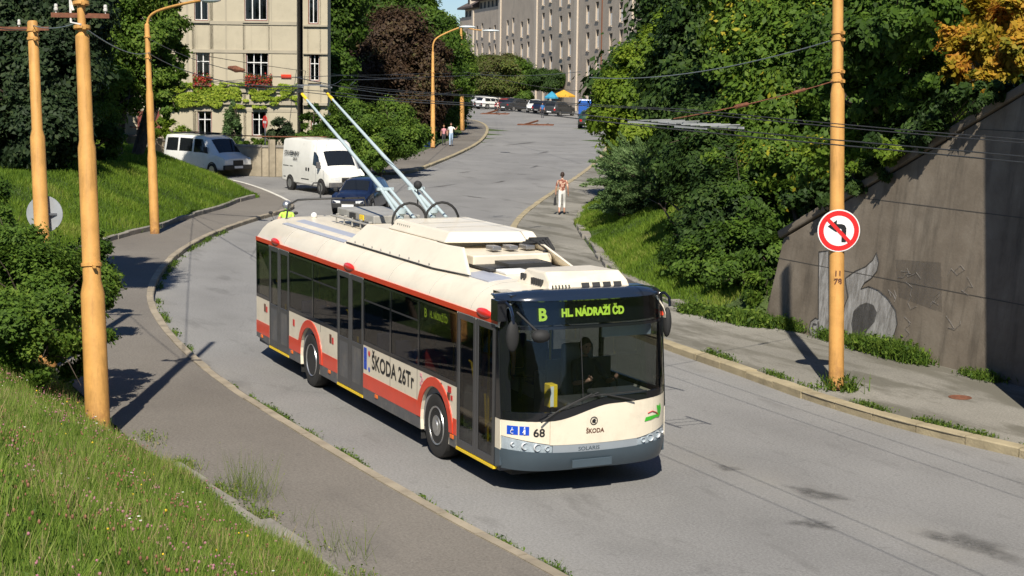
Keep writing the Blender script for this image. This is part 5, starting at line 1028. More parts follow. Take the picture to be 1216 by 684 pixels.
MB().lathe((.50, 0, .95), (1, 0, 0), [(.06, -.05), (.10, 0), (.10, .06), (0, .07)], 16).build('headlight', M['lamp_clear'], mc)
for s in (-1, 1): MB().tube([(.32, s*.28, 1.07), (.30, s*.36, 1.28)], .008, 6).ball((.30, s*.38, 1.31), .07, .25, 1, .7).build('mirror', M['black_trim'], mc)
person('motorcyclist in a silver helmet and yellow-green vest just behind the trolleybus tail', (mp[0]-.28*math.cos(hd), mp[1]-.28*math.sin(hd), -.14), hd, {**SIT, 'kneeR': (.38, -.22, .80), 'kneeL': (.38, .22, .80), 'ankleR': (.20, -.22, .42), 'ankleL': (.20, .22, .42), 'toeR': (.34, -.24, .40), 'toeL': (.34, .24, .40),
       'elbR': (.20, -.25, 1.12), 'wrR': (.50, -.26, 1.10), 'palmR': (.57, -.26, 1.10), 'elbL': (.20, .25, 1.12), 'wrL': (.50, .26, 1.10), 'palmL': (.57, .26, 1.10)}, 'hi_vis', 'cloth_blue', sleeves=.2, helmet='alloy')
# ---------------------------------------------------------------- poles, signs, wires
wornpaint('pole_orange', (0.57, 0.30, 0.085), (.16, .07, .03), (.30, .13, .04))
mat('rust', (0.16, 0.06, 0.03), 0.85, var=0.4, vscale=12); mat('ceramic', (0.65, 0.62, 0.58), 0.25); mat('wire', (0.06, 0.06, 0.06), 0.5, metal=0.4); mat('wire_pale', (0.22, 0.25, 0.25), 0.45, metal=0.3)
mat('lamp_glass', (0.55, 0.60, 0.62), 0.25, var=0.02, coat=0.3); mat('sign_white', (0.78, 0.78, 0.77), 0.35, var=0.03); mat('sign_red', (0.62, 0.02, 0.02), 0.35, var=0.03); mat('sign_black', (0.012, 0.012, 0.014), 0.4)
mat('sign_back', (0.42, 0.44, 0.46), 0.45, metal=0.4); mat('insulator_grey', (0.32, 0.33, 0.33), 0.4)
G = 'orange tubular tramway-style poles'
def pole(base, top, rads, label, collars=(), capped=False):
    b, t = Vector(base), Vector(top); ax = (t-b); H = ax.length; d = ax.normalized()
    e = empty('steel_pole', base, 0, label, 'pole')
    prev = 0; path = []; rr = []
    for z, r in rads:
        path.append(b+d*z); rr.append(r)
    MB().tube(path, rr, 28).build('shaft', M['pole_orange'], e, smooth=30, world=True)
    for z, r in collars: MB().lathe(b+d*z, d, [(r, 0), (r+.02, .005), (r+.02, .055), (r, .06)], 24).box(b.x+d.x*z+r*.9, b.x+d.x*z+r+.09, b.y+d.y*z-.02, b.y+d.y*z+.02, b.z+d.z*z, b.z+d.z*z+.05).build('clamp', M['pole_orange'], e, smooth=30, world=True)
    return e, (lambda z: b+d*z)
# A: big pole at the near left edge
b2 = at(117, 521, 0.12); d2 = (b2-CAM)@CF; t2 = atd(96, 0, d2); 
zt = float(t2[2]); s2 = lambda v: (521-v)/77.1
pA, PA = pole(b2, t2+(t2-b2)*0.25, [(0, .182), (s2(353), .176), (s2(338), .135), (s2(185), .132), (s2(176), .108), (s2(56), .104), (s2(54), .085), (s2(54)+.02, .062), (9.0, .058)], 'thick orange steel pole in the near grass at left, tallest in the picture', [(s2(322), .136), (s2(48), .105), (s2(20), .105)])
# B: pole behind the hedge, flat top, round sign on it
b1 = np.array([at(57, 444, 0)[0], at(57, 444, 0)[1], hz(*at(57, 444, 0)[:2])]); d1 = (at(57, 444)-CAM)@CF; t1 = atd(38.5, 25, d1)
H1 = float(np.linalg.norm(t1-b1)); k1 = FPX/d1; zz = lambda v: H1-(v-25)/k1
pB, PB = pole(b1, t1, [(0, .17), (1.2, .17), (1.3, .135), (zz(163), .135), (zz(154), .10), (zz(27), .095), (zz(25), .08)], 'flat-topped orange steel pole rising out of the hedge at the far left', [(zz(38), .096), (zz(48), .096)])
# C: lamp pole further back on the grass verge
b3 = at(184, 278, 0.1); d3 = (b3-CAM)@CF; t3 = atd(174.5, 28, d3); H3 = float(np.linalg.norm(t3-b3)); k3 = FPX/d3; z3 = lambda v: H3-(v-28)/k3
pC, PC = pole(b3, t3, [(0, .155), (z3(188), .15), (z3(180), .125), (z3(112), .122), (z3(106), .095), (H3-.05, .085), (H3, .05)], 'orange lamp pole on the grass verge between the hedge and the minibus', [(z3(45), .096), (z3(70), .096)])
def arm(e, pts, head_len, name='arm', r=0.045):
    MB().tube(pts, r, 10).build('lamp_arm', M['pole_orange'], e, smooth=60, world=True)
    a, b = Vector(pts[-2]), Vector(pts[-1]); d = (b-a).normalized(); d = Vector((d.x, d.y, d.z*.3)).normalized(); c = b+d*head_len/2
    h = MB().ball((0, 0, 0), 1.0, head_len/2, .16, .10, 14, 8); ang = math.atan2(d.y, d.x); h.xf(Matrix.Translation(c) @ Matrix.Rotation(ang, 4, 'Z'))
    h.build('lamp_head', M['lamp_glass'], e, smooth=60, world=True)
cv = [atd(174.5, 30, d3), atd(176, 22, d3), atd(181, 16, d3-.1), atd(192, 11, d3-.3), atd(215, 5, d3-.9), atd(238, 0.5, d3-1.4)]
arm(pC, [Vector(p) for p in chaikin(cv, 2)], 0.9)
# D: pole with the no-left-turn sign
b4 = at(993, 463, 0.12); d4 = (b4-CAM)@CF; t4 = atd(995, 0, d4); s4 = lambda v: (463-v)/65.6
pD, PD = pole(b4, Vector(b4)+(Vector(t4)-Vector(b4))*1.2, [(0, .135), (s4(252), .13), (s4(246), .125), (s4(120), .125), (s4(108), .10), (s4(0)+1.3, .09)], 'orange steel pole on the right pavement carrying the no-left-turn sign', [(s4(58), .10), (s4(50), .10), (s4(106), .105), (s4(95), .10)])
nb = MB(); tdir = Vector((math.cos(R_(65)), math.sin(R_(65)), 0)); fr_ = Vector((.905, -.42, 0))
for txt, v in (('11', 330), ('78', 339)):
    c = Vector(PD(s4(v)))+fr_*.130; text_mesh(nb, txt, .14, c-tdir*.075, tdir, (0, 0, 1), (0, 0, 0), bold=.004)
nb.build('stencilled_number', M['decal_brown'], pD, world=True)
# the sign: disc, ring, arrow, bar
sc_ = Vector(PD(s4(277))); nrm = Vector((0.9, -0.42, 0)).normalized(); sc_ = sc_+nrm*.17; rt = Vector((0, 0, 1)).cross(nrm).normalized(); upv = Vector((0, 0, 1)); 
sg = empty('no_left_turn_sign', sc_, 0, 'round no-left-turn sign with red border fixed to the orange pole by the concrete wall', 'road sign')
def sgp(x, y, l): return sc_+rt*x+upv*y+nrm*l
MB().lathe(sc_, nrm, [(.372, -.012), (.376, 0), (.372, .012)], 40).build('plate', M['sign_white'], sg, world=True)
n = 40; ro, ri = .355, .268
MB().add([sgp(r*math.cos(2*math.pi*k/n), r*math.sin(2*math.pi*k/n), .015) for r in (ro, ri) for k in range(n)], [(k, (k+1) % n, n+(k+1) % n, n+k) for k in range(n)]).build('red_border', M['sign_red'], sg, world=True)
ar = [(.13, -.20), (.13, .05), (.10, .10), (.045, .12), (-.04, .12), (-.04, .19), (-.20, .075), (-.04, -.03), (-.04, .04), (.03, .04), (.05, .02), (.05, -.20)]
MB().prism(ar, sgp(.0, 0, .0155), rt, upv, nrm*.002).build('arrow', M['sign_black'], sg, world=True)
dd = Vector((math.cos(R_(-45)), math.sin(R_(-45)))); pp = Vector((-dd.y, dd.x))
MB().add([sgp(*(dd*a+pp*b), .021) for a, b in ((-.30, -.032), (.30, -.032), (.30, .032), (-.30, .032))], [(0, 1, 2, 3)]).build('red_bar', M['sign_red'], sg, world=True)
MB().box(sc_.x-.12, sc_.x-.02, sc_.y-.02, sc_.y+.06, sc_.z-.2, sc_.z-.16).box(sc_.x-.12, sc_.x-.02, sc_.y-.02, sc_.y+.06, sc_.z+.16, sc_.z+.2).build('bracket', M['steel'], sg, world=True)
# round sign seen from behind on pole B
c = Vector(atd(53, 254, d1+.16)); e = empty('round_sign', c, 0, 'round sign seen from its grey back on the far left pole above the hedge', 'road sign')
MB().lathe(c, (-.9, .42, 0), [(.335, -.01), (.34, 0), (.335, .012)], 36).build('plate', M['sign_back'], e, world=True); MB().box(c.x-.01, c.x+.12, c.y-.2, c.y+.2, c.z-.02, c.z+.02).build('bracket', M['steel'], e, world=True)
# E: far lamp poles
b5 = at(549, 155, .12); d5 = (b5-CAM)@CF; t5 = atd(547.5, 34, d5)
pE, PE = pole(b5, t5, [(0, .19), (4, .18), (4.1, .15), (float(np.linalg.norm(t5-b5)), .10)], 'distant orange lamp pole with two lamps at the bend beside the walkers', [(6.0, .15)])
arm(pE, [Vector(p) for p in chaikin([t5, atd(548, 30, d5), atd(560, 35, d5), atd(572, 36, d5)], 1)], 1.6, r=.05)
d6 = 118.; b6 = at(515, 182, .12); t6 = atd(514, 62, d6)
pF, PF = pole(at(514, 176, .12), t6, [(0, .16), (4, .15), (4.1, .12), (9.0 if False else float(np.linalg.norm(np.array(t6)-at(514, 176, .12))), .09)], 'orange lamp pole with curved arm in front of the dark red beech', [(6, .12)])
arm(pF, [Vector(p) for p in chaikin([t6, atd(514, 52, d6), atd(518, 45, d6), atd(532, 38, d6), atd(545, 33, d6)], 2)], 1.2, r=.06)
# crossarm with insulators on poles A and B
def crossarm(e, P, z, dirv, l0, l1, ins):
    c = Vector(P(z)); dv = Vector(dirv).normalized(); MB().bar(c+dv*l0, c+dv*l1, .05, .07).build('crossarm', M['rust'], e, world=True)
    for q in ins:
        p = c+dv*q; MB().lathe(p, (0, 0, 1), [(.010, .03), (.010, .07), (.030, .07), (.034, .10), (.022, .11), (.030, .13), (.022, .165), (.0, .17)], 12).build('insulator', M['ceramic'], e, world=True, smooth=40)
crossarm(pA, PA, s2(32), CR+np.array([0, 0, -.02]), -.45, .42, (-.38, .36)); crossarm(pB, PB, zz(34), CR, -.95, .3, (-.75, -.25))
MB().tube([PA(s2(26))-Vector(CR)*.12, PA(s2(14))-Vector(CR)*.16, PA(s2(40))-Vector(CR)*.16, PA(s2(44))+Vector(CR)*.02-Vector(CF)*.13], .018, 6).build('cable', M['ceramic'], pA, world=True, smooth=60)
# wires
def catn(a, b, sag, n=14):
    a, b = Vector(a), Vector(b); return [a.lerp(b, i/n)-Vector((0, 0, sag*4*(i/n)*(1-i/n))) for i in range(n+1)]
def wire(pts, r, label, m='wire', group=None, cat='overhead wire', name='overhead_wire'):
    o = MB().tube(pts, r, 6).build(name, M[m], None, smooth=60); return tag(o, label, cat, group)
def road_wire(y0, y1, z0, label, r=.0075):
    P = [(-12.2, y0, z0)]; pts = [Vector((40, y0-.6, z0-.42)), Vector((7, y0, z0-.22)), Vector((-4, y0, z0-.05)), Vector((-12.2, y0, z0))]
    far = [(-24, y0+1.2+y1*0), (-40, y0+7.0), (-58, y0+16.5), (-80, y0+29), (-105, y0+42.5), (-140, y0+58), (-190, y0+72)]
    pts += [Vector((x, y, z0+.05)) for x, y in far]; out_ = []
    for a, b in zip(pts[:-1], pts[1:]): out_ += catn(a, b, .03, 4)[:-1]
    return wire(out_+[pts[-1]], r, label)
road_wire(-.25, 0, 5.18, 'trolley wire over the bus touched by the kerb-side pole'); road_wire(.25, 0, 5.19, 'trolley wire over the bus touched by the road-side pole')
road_wire(3.1, 0, 5.12, 'trolley wire over the empty lane nearer the middle of the road'); road_wire(3.65, 0, 5.12, 'trolley wire over the empty lane nearer the concrete wall')
wire(catn(PD(s4(55)), atd(700, 92, 44), .25), .011, 'upper span wire from the sign pole across the trees', 'wire_pale')
sw = catn(PD(s4(103)), atd(800, 141, 27), .05); wire(sw, .010, 'lower span wire from the sign pole to the wire switch gear', 'rust')
MB_ = MB().tube([sw[3], sw[4]], .03, 8).tube([sw[8], sw[9]], .035, 8); tag(MB_.build('strain_insulator', M['rust']), 'rusty strain insulator on the lower span wire near the sign pole', 'insulator')
wire(catn(PC(z3(63)), atd(355, 103, 35), .3), .014, 'black span wire from the lamp pole to the trolley pole tips', 'wire')
o = MB().tube([atd(272, 80.5, 47), atd(280, 82, 46.7), atd(290, 83.5, 46.5)], [.05, .10, .04], 8).build('strain_insulator', M['rust']); tag(o, 'rusty insulator on the black wire in front of the beige house', 'insulator')
wire(catn(PA(s2(48))+Vector((0, 0, .05)), atd(178, 62, d3), .2), .010, 'pale wire between the thick near pole and the verge lamp pole', 'wire_pale')
wire(catn(PB(zz(30)), PA(s2(38)), .08), .009, 'short wire joining the two poles at the top left', 'wire_pale')
wire(catn(atd(-40, 20, 30), PB(zz(34)), .1), .009, 'wire leaving the far left pole towards the picture edge')
wire(catn(PC(z3(45)), atd(352, 92, 45)+np.array([0, 0, 0]), .3), .010, 'thin wire in front of the house from lamp pole to the junction', 'wire')
wire(catn(atd(352, 92, 45), atd(549, 104, d5-1), .6), .014, 'long span wire from the junction to the distant lamp pole')
wire(catn(atd(-30, 8, 60), atd(560, 92, 140), 1.0), .016, 'highest thin wire crossing in front of the house')
wire(catn(PE(5.6), atd(720, 108, 150), .6), .022, 'span wire from the distant lamp pole over the parked cars')
wire(catn(PE(5.2), atd(690, 85, 95), .3), .018, 'pale span wire with lamp over the far road', 'wire_pale')
# section insulators and switch gear on the wires
def gear(u, v, d, ang, ln, m, label, n=3):
    c = Vector(atd(u, v, d)); e = empty('wire_switch', c, R_(ang), label, 'wire fitting')
    for y in (-.3, .3): MB().bar((-ln/2, y, 0), (ln/2, y, 0), .026, .03).build('runner', M[m], e)
    for x in (-ln*.3, 0, ln*.3): MB().bar((x, -.30, .03), (x+.06, .30, .04), .012).build('spreader', M[m], e)
    if m == 'rust': MB().bar((-ln*.25, -.3, .02), (ln*.05, .3, .12), .05).build('cross_bar', M['rust'], e)
gear(792, 146, 25, 10, 1.1, 'insulator_grey', 'grey wire switch gear hanging over the road in front of the dark trees')
gear(842, 151, 22, 5, .7, 'insulator_grey', 'smaller grey wire fitting just right of the switch gear', 2)
gear(370, 103, 35, -10, 1.6, 'steel', 'steel wire crossing gear at the tips of the trolley poles')
gear(588, 135, 60, 60, 1.0, 'rust', 'rusty wire fitting over the far road, left one')
gear(636, 148, 55, 62, 1.2, 'rust', 'rusty wire fitting over the far road, right one')
# street furniture at the junction
p = at(343, 205.0); e = empty('no_entry_sign', (p[0], p[1], 0), 0, 'red round road sign on a thin grey post by the garden wall', 'road sign')
dn = (p-CAM)@CF; tp = atd(315, 145, dn); bb = atd(315, 203, dn)
e.location = tuple(bb); MB().tube([bb, tp+np.array([0, 0, .3])], .035, 8).build('post', M['steel'], e, world=True)
sn_ = Vector(-np.array(CR)*.86-np.array(CF)*.5); sn_.z = 0; sn_.normalize(); sx_ = sn_.cross(Vector((0, 0, 1)))
MB().lathe(Vector(tp), sn_, [(.34, 0), (.345, .02), (.34, .03)], 28).build('plate', M['sign_red'], e, world=True)
cc = Vector(tp)+sn_*.032; MB().add([cc+sx_*a+Vector((0, 0, 1))*b for a, b in ((-.24, -.06), (.24, -.06), (.24, .06), (-.24, .06))], [(0, 1, 2, 3)]).build('white_bar', M['sign_white'], e, world=True)
p = at(514.5, 176); e = empty('litter_bin', (p[0], p[1], .12), 0, 'dark blue bin at the foot of the curved lamp pole near the walkers', 'litter bin')
MB().lathe((0, -.5, 0), (0, 0, 1), [(.33, 0), (.40, 1.15), (.42, 1.2), (.36, 1.32), (0, 1.36)], 16).build('body', M['decal_blue'] if False else mat('bin_blue', (.01, .03, .10), .5), e, smooth=40)

p = at(1140, 472, .122); e = empty('manhole_cover', (p[0], p[1], .122), 0, 'small rusty round cover set in the right pavement', 'manhole cover')
MB().lathe((0, 0, 0), (0, 0, 1), [(.20, .0), (.20, .008), (.17, .012), (.165, .006), (0, .006)], 20).build('cover', M['rust'], e)
p = at(600, 181, .004); e = empty('manhole_cover', (p[0], p[1], .004), 0, 'dark round manhole cover in the far carriageway', 'manhole cover')
MB().lathe((0, 0, 0), (0, 0, 1), [(.34, .0), (.34, .008), (0, .008)], 24).build('cover', M['dark_metal'], e)
# ---------------------------------------------------------------- concrete wing wall
m, nt, out = _nt('wall_concrete'); b = N(nt, 'ShaderNodeBsdfPrincipled', Roughness=0.9); b.inputs['Specular IOR Level'].default_value = .25; vec = objcoord(nt)
n1 = N(nt, 'ShaderNodeTexNoise', Scale=0.9, Detail=9.0, Roughness=0.7); nt.links.new(vec, n1.inputs['Vector']); r = ramp(nt, n1.outputs['Fac'], [(0.3, (.125, .102, .077)), (0.52, (.178, .149, .115)), (0.72, (.228, .196, .155))])
v2 = objcoord(nt, (1.6, 1.6, 0.14)); n2 = N(nt, 'ShaderNodeTexNoise', Scale=1.6, Detail=8.0, Roughness=.7); nt.links.new(v2, n2.inputs['Vector'])
mr = N(nt, 'ShaderNodeMapRange'); mr.inputs[1].default_value = .5; mr.inputs[2].default_value = .72; mr.inputs[4].default_value = .65; nt.links.new(n2.outputs['Fac'], mr.inputs[0])
mx = N(nt, 'ShaderNodeMix', data_type='RGBA'); nt.links.new(mr.outputs[0], mx.inputs[0]); nt.links.new(r.outputs[0], mx.inputs[6]); mx.inputs[7].default_value = (.05, .043, .035, 1)
n4 = N(nt, 'ShaderNodeTexNoise', Scale=5.0, Detail=10.0, Roughness=.8); nt.links.new(vec, n4.inputs['Vector']); m4 = N(nt, 'ShaderNodeMapRange'); m4.inputs[1].default_value = .62; m4.inputs[2].default_value = .70; m4.inputs[4].default_value = .25; nt.links.new(n4.outputs['Fac'], m4.inputs[0])
mx4 = N(nt, 'ShaderNodeMix', data_type='RGBA'); nt.links.new(m4.outputs[0], mx4.inputs[0]); nt.links.new(mx.outputs[2], mx4.inputs[6]); mx4.inputs[7].default_value = (.26, .24, .21, 1)
nt.links.new(mx4.outputs[2], b.inputs['Base Color']); n3 = N(nt, 'ShaderNodeTexNoise', Scale=18, Detail=8.0); nt.links.new(vec, n3.inputs['Vector']); bp = N(nt, 'ShaderNodeBump', Strength=.22, Distance=.02); nt.links.new(n3.outputs['Fac'], bp.inputs['Height']); nt.links.new(bp.outputs[0], b.inputs['Normal']); nt.links.new(b.outputs[0], out.inputs[0]); M['wall_concrete'] = m
BAT = .12; wo = np.array([0, 10.42, 0.]); wn = np.array([0, -1.0, BAT]); wn = wn/np.linalg.norm(wn)
wp = lambda u, v: atp(u, v, wo, wn)
P0 = wp(903, 395); P1 = wp(930, 283); P2 = wp(1216, 112); sl = (P2[2]-P1[2])/(P2[0]-P1[0]); X3 = 6.5; Z3 = P1[2]+sl*(X3-P1[0])
wx = lambda x, z: (x, 10.42+BAT*z, z)
out4 = [(P0[0], -.3), (P1[0], P1[2]), (X3, Z3), (X3, -.3)]
def WTOP(x): return P1[2]+sl*(x-P1[0])
e = empty('retaining_wall', (-3, 10.8, 0), 0, 'tall grey concrete retaining wall with graffiti and a sloping top at the right', 'retaining wall')
mb = MB(); f = [wx(x, z) for x, z in out4]; bk = [(x, y+1.0, z) for x, y, z in f]
mb.add(f+bk, [(0, 1, 2, 3), (7, 6, 5, 4), (0, 4, 5, 1), (1, 5, 6, 2), (2, 6, 7, 3), (3, 7, 4, 0)]); mb.build('wall_face', M['wall_concrete'], e, world=True, bevel=.03)
dx = Vector((1, 0, sl)).normalized(); c0 = Vector(wx(P1[0]-.12, P1[2]-.02)); c1 = Vector(wx(X3, Z3)); mb = MB(); up_ = Vector((-dx.z, 0, dx.x))
q = [c0+Vector((0, -.05, 0)), c1+Vector((0, -.05, 0)), c1+Vector((0, 1.1, 0)), c0+Vector((0, 1.1, 0))]; mb.add(q+[p+up_*.18 for p in q], [(0, 3, 2, 1), (4, 5, 6, 7), (0, 1, 5, 4), (1, 2, 6, 5), (2, 3, 7, 6), (3, 0, 4, 7)]); mb.build('coping', M['wall_concrete'], e, world=True, bevel=.04)
mb = MB()
for z in (1.55, 3.1, 4.65): 
    xa = max(P0[0]+.3, P1[0]+(z-P1[2])/sl+.4); mb.box(xa, X3, 10.42+BAT*z-.004, 10.42+BAT*z+.02, z, z+.018)
mb.build('shuttering_joint', mat('joint_dark', (.07, .062, .052), .9), e, world=True)
# graffiti (traced outlines on the wall face, real size)
def wpoly(name, pts, m, off, sc=(820, 200, .5266)):
    P = [wp(sc[0]+x*sc[2], sc[1]+y*sc[2])-wn*(-off) for x, y in pts]
    o2 = wp(960, 350)+wn*off; ax = np.array([1, 0, 0.]); ay = np.cross(wn, ax); pl = [((p-o2)@ax, (p-o2)@ay) for p in P]
    tri = tessellate_polygon([[Vector((a, b_, 0)) for a, b_ in pl]]); return MB().add([o2+ax*a+ay*b_ for a, b_ in pl], [tuple(t) for t in tri]).build(name, M[m], e, world=True)
def spray(name, c, k, al, k2=6.0):
    m, nt, out = _nt(name); b = N(nt, 'ShaderNodeBsdfPrincipled', Roughness=.85); vec = objcoord(nt, (k2, k2, 1)); n = N(nt, 'ShaderNodeTexNoise', Scale=k, Detail=8.0, Roughness=.8); nt.links.new(vec, n.inputs['Vector'])
    r = ramp(nt, n.outputs['Fac'], [(.35, tuple(x*.45 for x in c)), (.6, c)]); nt.links.new(r.outputs[0], b.inputs['Base Color']); tr = N(nt, 'ShaderNodeBsdfTransparent'); mx = N(nt, 'ShaderNodeMixShader')
    mr = N(nt, 'ShaderNodeMapRange'); mr.inputs[1].default_value = .38; mr.inputs[2].default_value = .62; mr.inputs[3].default_value = al*.55; mr.inputs[4].default_value = al; nt.links.new(n.outputs['Fac'], mr.inputs[0])
    nt.links.new(mr.outputs[0], mx.inputs[0]); nt.links.new(tr.outputs[0], mx.inputs[1]); nt.links.new(b.outputs[0], mx.inputs[2]); nt.links.new(mx.outputs[0], out.inputs[0]); M[name] = m
spray('spray_pale', (.46, .45, .43), 1.4, .8); spray('spray_dark', (.05, .046, .042), 2.0, .75, 3.0); spray('spray_patch', (.09, .082, .075), .8, .28, 2.0); spray('spray_faint', (.30, .28, .26), 1.5, .4)
J_ = [(290, 188), (312, 185), (314, 395), (296, 398), (275, 385), (268, 362), (272, 345), (283, 337), (289, 340)]
S_ = [(350, 248), (372, 232), (395, 222), (412, 206), (420, 190), (425, 212), (421, 232), (408, 248), (393, 258), (385, 272), (403, 266), (425, 275), (447, 295), (463, 320), (467, 350), (458, 380), (442, 402), (425, 420), (402, 412), (375, 400), (352, 385), (343, 350), (346, 315), (356, 290), (352, 265)]
Hh = [(398, 302), (413, 308), (421, 325), (416, 346), (400, 364), (388, 386), (378, 402), (368, 380), (363, 350), (368, 322), (382, 308)]
wpoly('graffiti_fill', J_, 'spray_pale', .004); wpoly('graffiti_fill', S_, 'spray_pale', .004); wpoly('graffiti_hole', Hh, 'spray_dark', .007)
wpoly('graffiti_patch', [(462, 205), (565, 212), (568, 325), (545, 318), (470, 290)], 'spray_patch', .003)
def wline(name, pts, r, m, off=.006): return MB().tube([wp(820+x*.5266, 200+y*.5266)+wn*off for x, y in pts], r, 5).build(name, M[m], e, world=True)
wline('graffiti_outline', J_+[J_[0]], .014, 'spray_dark'); wline('graffiti_outline', S_+[S_[0]], .014, 'spray_dark'); wline('graffiti_outline', [(285, 352), (278, 350), (275, 360), (283, 368), (290, 360), (289, 345)], .018, 'spray_dark')
rnd = random.Random(5)
for k in range(9):
    x, y = rnd.uniform(440, 660), rnd.uniform(225, 370); pts = [(x, y)]
    for _ in range(6): x += rnd.uniform(-14, 16); y += rnd.uniform(-16, 16); pts.append((x, y))
    wline('graffiti_scribble', pts, .012, 'spray_faint', .004)
# far bridge abutment out of frame on the right whose corner throws the dark shade onto the wall
e2 = empty('bridge_abutment', (6, 8, 0), 0, 'concrete bridge abutment standing at the right edge beside the pavement', 'abutment')
MB().box(-1.57, 4.5, 8.92, 14.5, -.3, 11.5).build('wall', M['wall_concrete'], e2, world=True, bevel=.04)
MB().box(-1.65, 4.7, 8.8, 14.7, 11.5, 11.9).build('coping', M['wall_concrete'], e2, world=True, bevel=.04)
# ---------------------------------------------------------------- buildings
mat('render_beige', (0.45, 0.40, 0.295), 0.85, var=0.06, vscale=.6, bump=.1, dirt=((0.26, 0.23, 0.17), 0.45, .5)); mat('render_beige_dark', (0.37, 0.33, 0.25), 0.85, var=0.08, vscale=.8)
mat('win_white', (0.72, 0.72, 0.70), 0.5); mat('win_brown', (0.20, 0.08, 0.06), 0.6); mat('roof_tile', (0.10, 0.075, 0.065), 0.8, var=.2); mat('curtain', (0.45, 0.46, 0.48), 0.8, var=.3, vscale=3); mat('room_dark', (0.03, 0.03, 0.035), .8)
mat('door_red', (.20, .05, .04), .6); mat('garden_wall', (.33, .28, .20), .9, var=.25, vscale=1.5, bump=.4, bscale=6, dirt=((.16, .14, .10), .5, 2.0)); mat('flats_grey', (.45, .375, .295), .9, var=.10, vscale=.4, dirt=((.20, .17, .15), .5, .35)); mat('flats_pale', (.52, .445, .36), .9, var=.08)
mat('blind_white', (.7, .69, .66), .7)
HD = 97.0; ho = CAM+CF*HD; hn = np.array([-CF[0], -CF[1], 0]); hn /= np.linalg.norm(hn); hx = np.array([-hn[1], hn[0], 0.]); hx = hx if hx@CR > 0 else -hx
def hp_(u, v, dep=0.0): return atp(u, v, ho+hn*dep, hn)
hb = empty('beige_house', hp_(250, 170), 0, 'beige rendered three-storey house with red geraniums under its windows', 'house')
hb.location.z = 0
def slabq(mb, u0, v0, u1, v1, dep0, dep1, mi=0):      # box spanning picture rect on facade plane between depths (toward camera positive)
    a, c = hp_(u0, v1), hp_(u1, v0); x0, x1 = (a-ho)@hx, (c-ho)@hx; z0, z1 = a[2], c[2]
    vs = [ho*np.array([1, 1, 0])+hx*x+hn*d+np.array([0, 0, z]) for x in (x0, x1) for d in (dep0, dep1) for z in (z0, z1)]
    return mb.add(vs, [(0, 1, 3, 2), (4, 6, 7, 5), (0, 4, 5, 1), (2, 3, 7, 6), (0, 2, 6, 4), (1, 5, 7, 3)], mi)
def facade(u0, u1, v0, v1, dep, wins, th=.35, par=hb, m='render_beige'):   # wall with real openings
    us = sorted({u0, u1, *[w for q in wins for w in (q[0], q[2])]}); mb = MB()
    for a, b in zip(us[:-1], us[1:]):
        ys = [v0]
        for q in sorted([q for q in wins if q[0] <= a+1e-6 and q[2] >= b-1e-6], key=lambda q: q[1]): ys += [q[1], q[3]]
        ys.append(v1)
        for k in range(0, len(ys), 2):
            if ys[k+1]-ys[k] > .01: slabq(mb, a, ys[k], b, ys[k+1], dep-th, dep)
    return mb.build('wall', M[m], par, world=True)
def window(u0, v0, u1, v1, dep, par=hb, cols=2, trans=.35, frame='win_brown', sill=True, cur=True):
    w = empty('window', hp_((u0+u1)/2, v1, dep)); w.location = tuple(Vector(w.location)-par.location); w.parent = par
    t = 1.3; mb = MB()
    for a, b, c, d in ((u0, v0, u0+t, v1), (u1-t, v0, u1, v1), (u0+t, v0, u1-t, v0+t), (u0+t, v1-t, u1-t, v1)): slabq(mb, a, b, c, d, dep-.18, dep-.06)
    mb.build('frame', M[frame], w, world=True); mb = MB(); ym = v0+(v1-v0)*trans; s = t*.62
    iu0, iu1, iv0, iv1 = u0+t, u1-t, v0+t, v1-t
    slabq(mb, iu0, ym-s*.5, iu1, ym+s*.5, dep-.17, dep-.09)
    for k in range(cols+1):
        u = iu0+(iu1-iu0)*k/cols; slabq(mb, max(iu0, u-s*.6), iv0, min(iu1, u+s*.6), ym-s*.5, dep-.165, dep-.10); slabq(mb, max(iu0, u-s*.6), ym+s*.5, min(iu1, u+s*.6), iv1, dep-.165, dep-.10)
    slabq(mb, iu0+s, iv1-s, iu1-s, iv1, dep-.16, dep-.105)
    mb.build('sash', M['win_white'], w, world=True)
    g = MB(); slabq(g, iu0, iv0, iu1, iv1, dep-.155, dep-.15); g.build('pane', M['house_glass'], w, world=True)
    if cur:
        mb = MB()
        for k in range(cols): a = iu0+(iu1-iu0)*k/cols; b = iu0+(iu1-iu0)*(k+1)/cols; slabq(mb, a, iv0, a+(b-a)*.36, iv1, dep-.32, dep-.30); slabq(mb, b-(b-a)*.30, iv0, b, iv1, dep-.32, dep-.30)
        mb.build('curtain', M['curtain'], w, world=True)
    if sill:
        mb = MB(); slabq(mb, u0-1, v1, u1+1, v1+2.0, dep-.1, dep+.12); mb.build('sill', M['render_beige_dark'], w, world=True)
WN = [(178, -20, 191, 27, 2), (229.5, -30, 248, 25, 2), (289.5, -30, 318, 25, 3), (232, 61, 250, 95, 2), (291.5, 61, 319.5, 99, 3), (234, 131, 252, 162, 2), (298.5, 131, 316.5, 162, 2), (178, 61, 191, 95, 2)]
facade(120, 352, -80, 178, 0, [w[:4] for w in WN])
for w in WN: window(*w[:4], 0, cols=w[4])
BW = [(361.5, -30, 374.5, 28, 1), (363, 64, 376, 97, 2), (365, 140, 377, 165, 2)]
facade(356, 385, -80, 178, -1.6, [w[:4] for w in BW])
for w in BW: window(*w[:4], -1.6, cols=2)
mb = MB(); slabq(mb, 120, -80, 352, 178, -12, -.5); slabq(mb, 352, -80, 384.5, 178, -3, -2.1); mb.build('core', M['room_dark'], hb, world=True)
mb = MB(); slabq(mb, 351.6, -80, 352.0, 178, -4.0, -.35); mb.build('side_wall', M['render_beige'], hb, world=True)
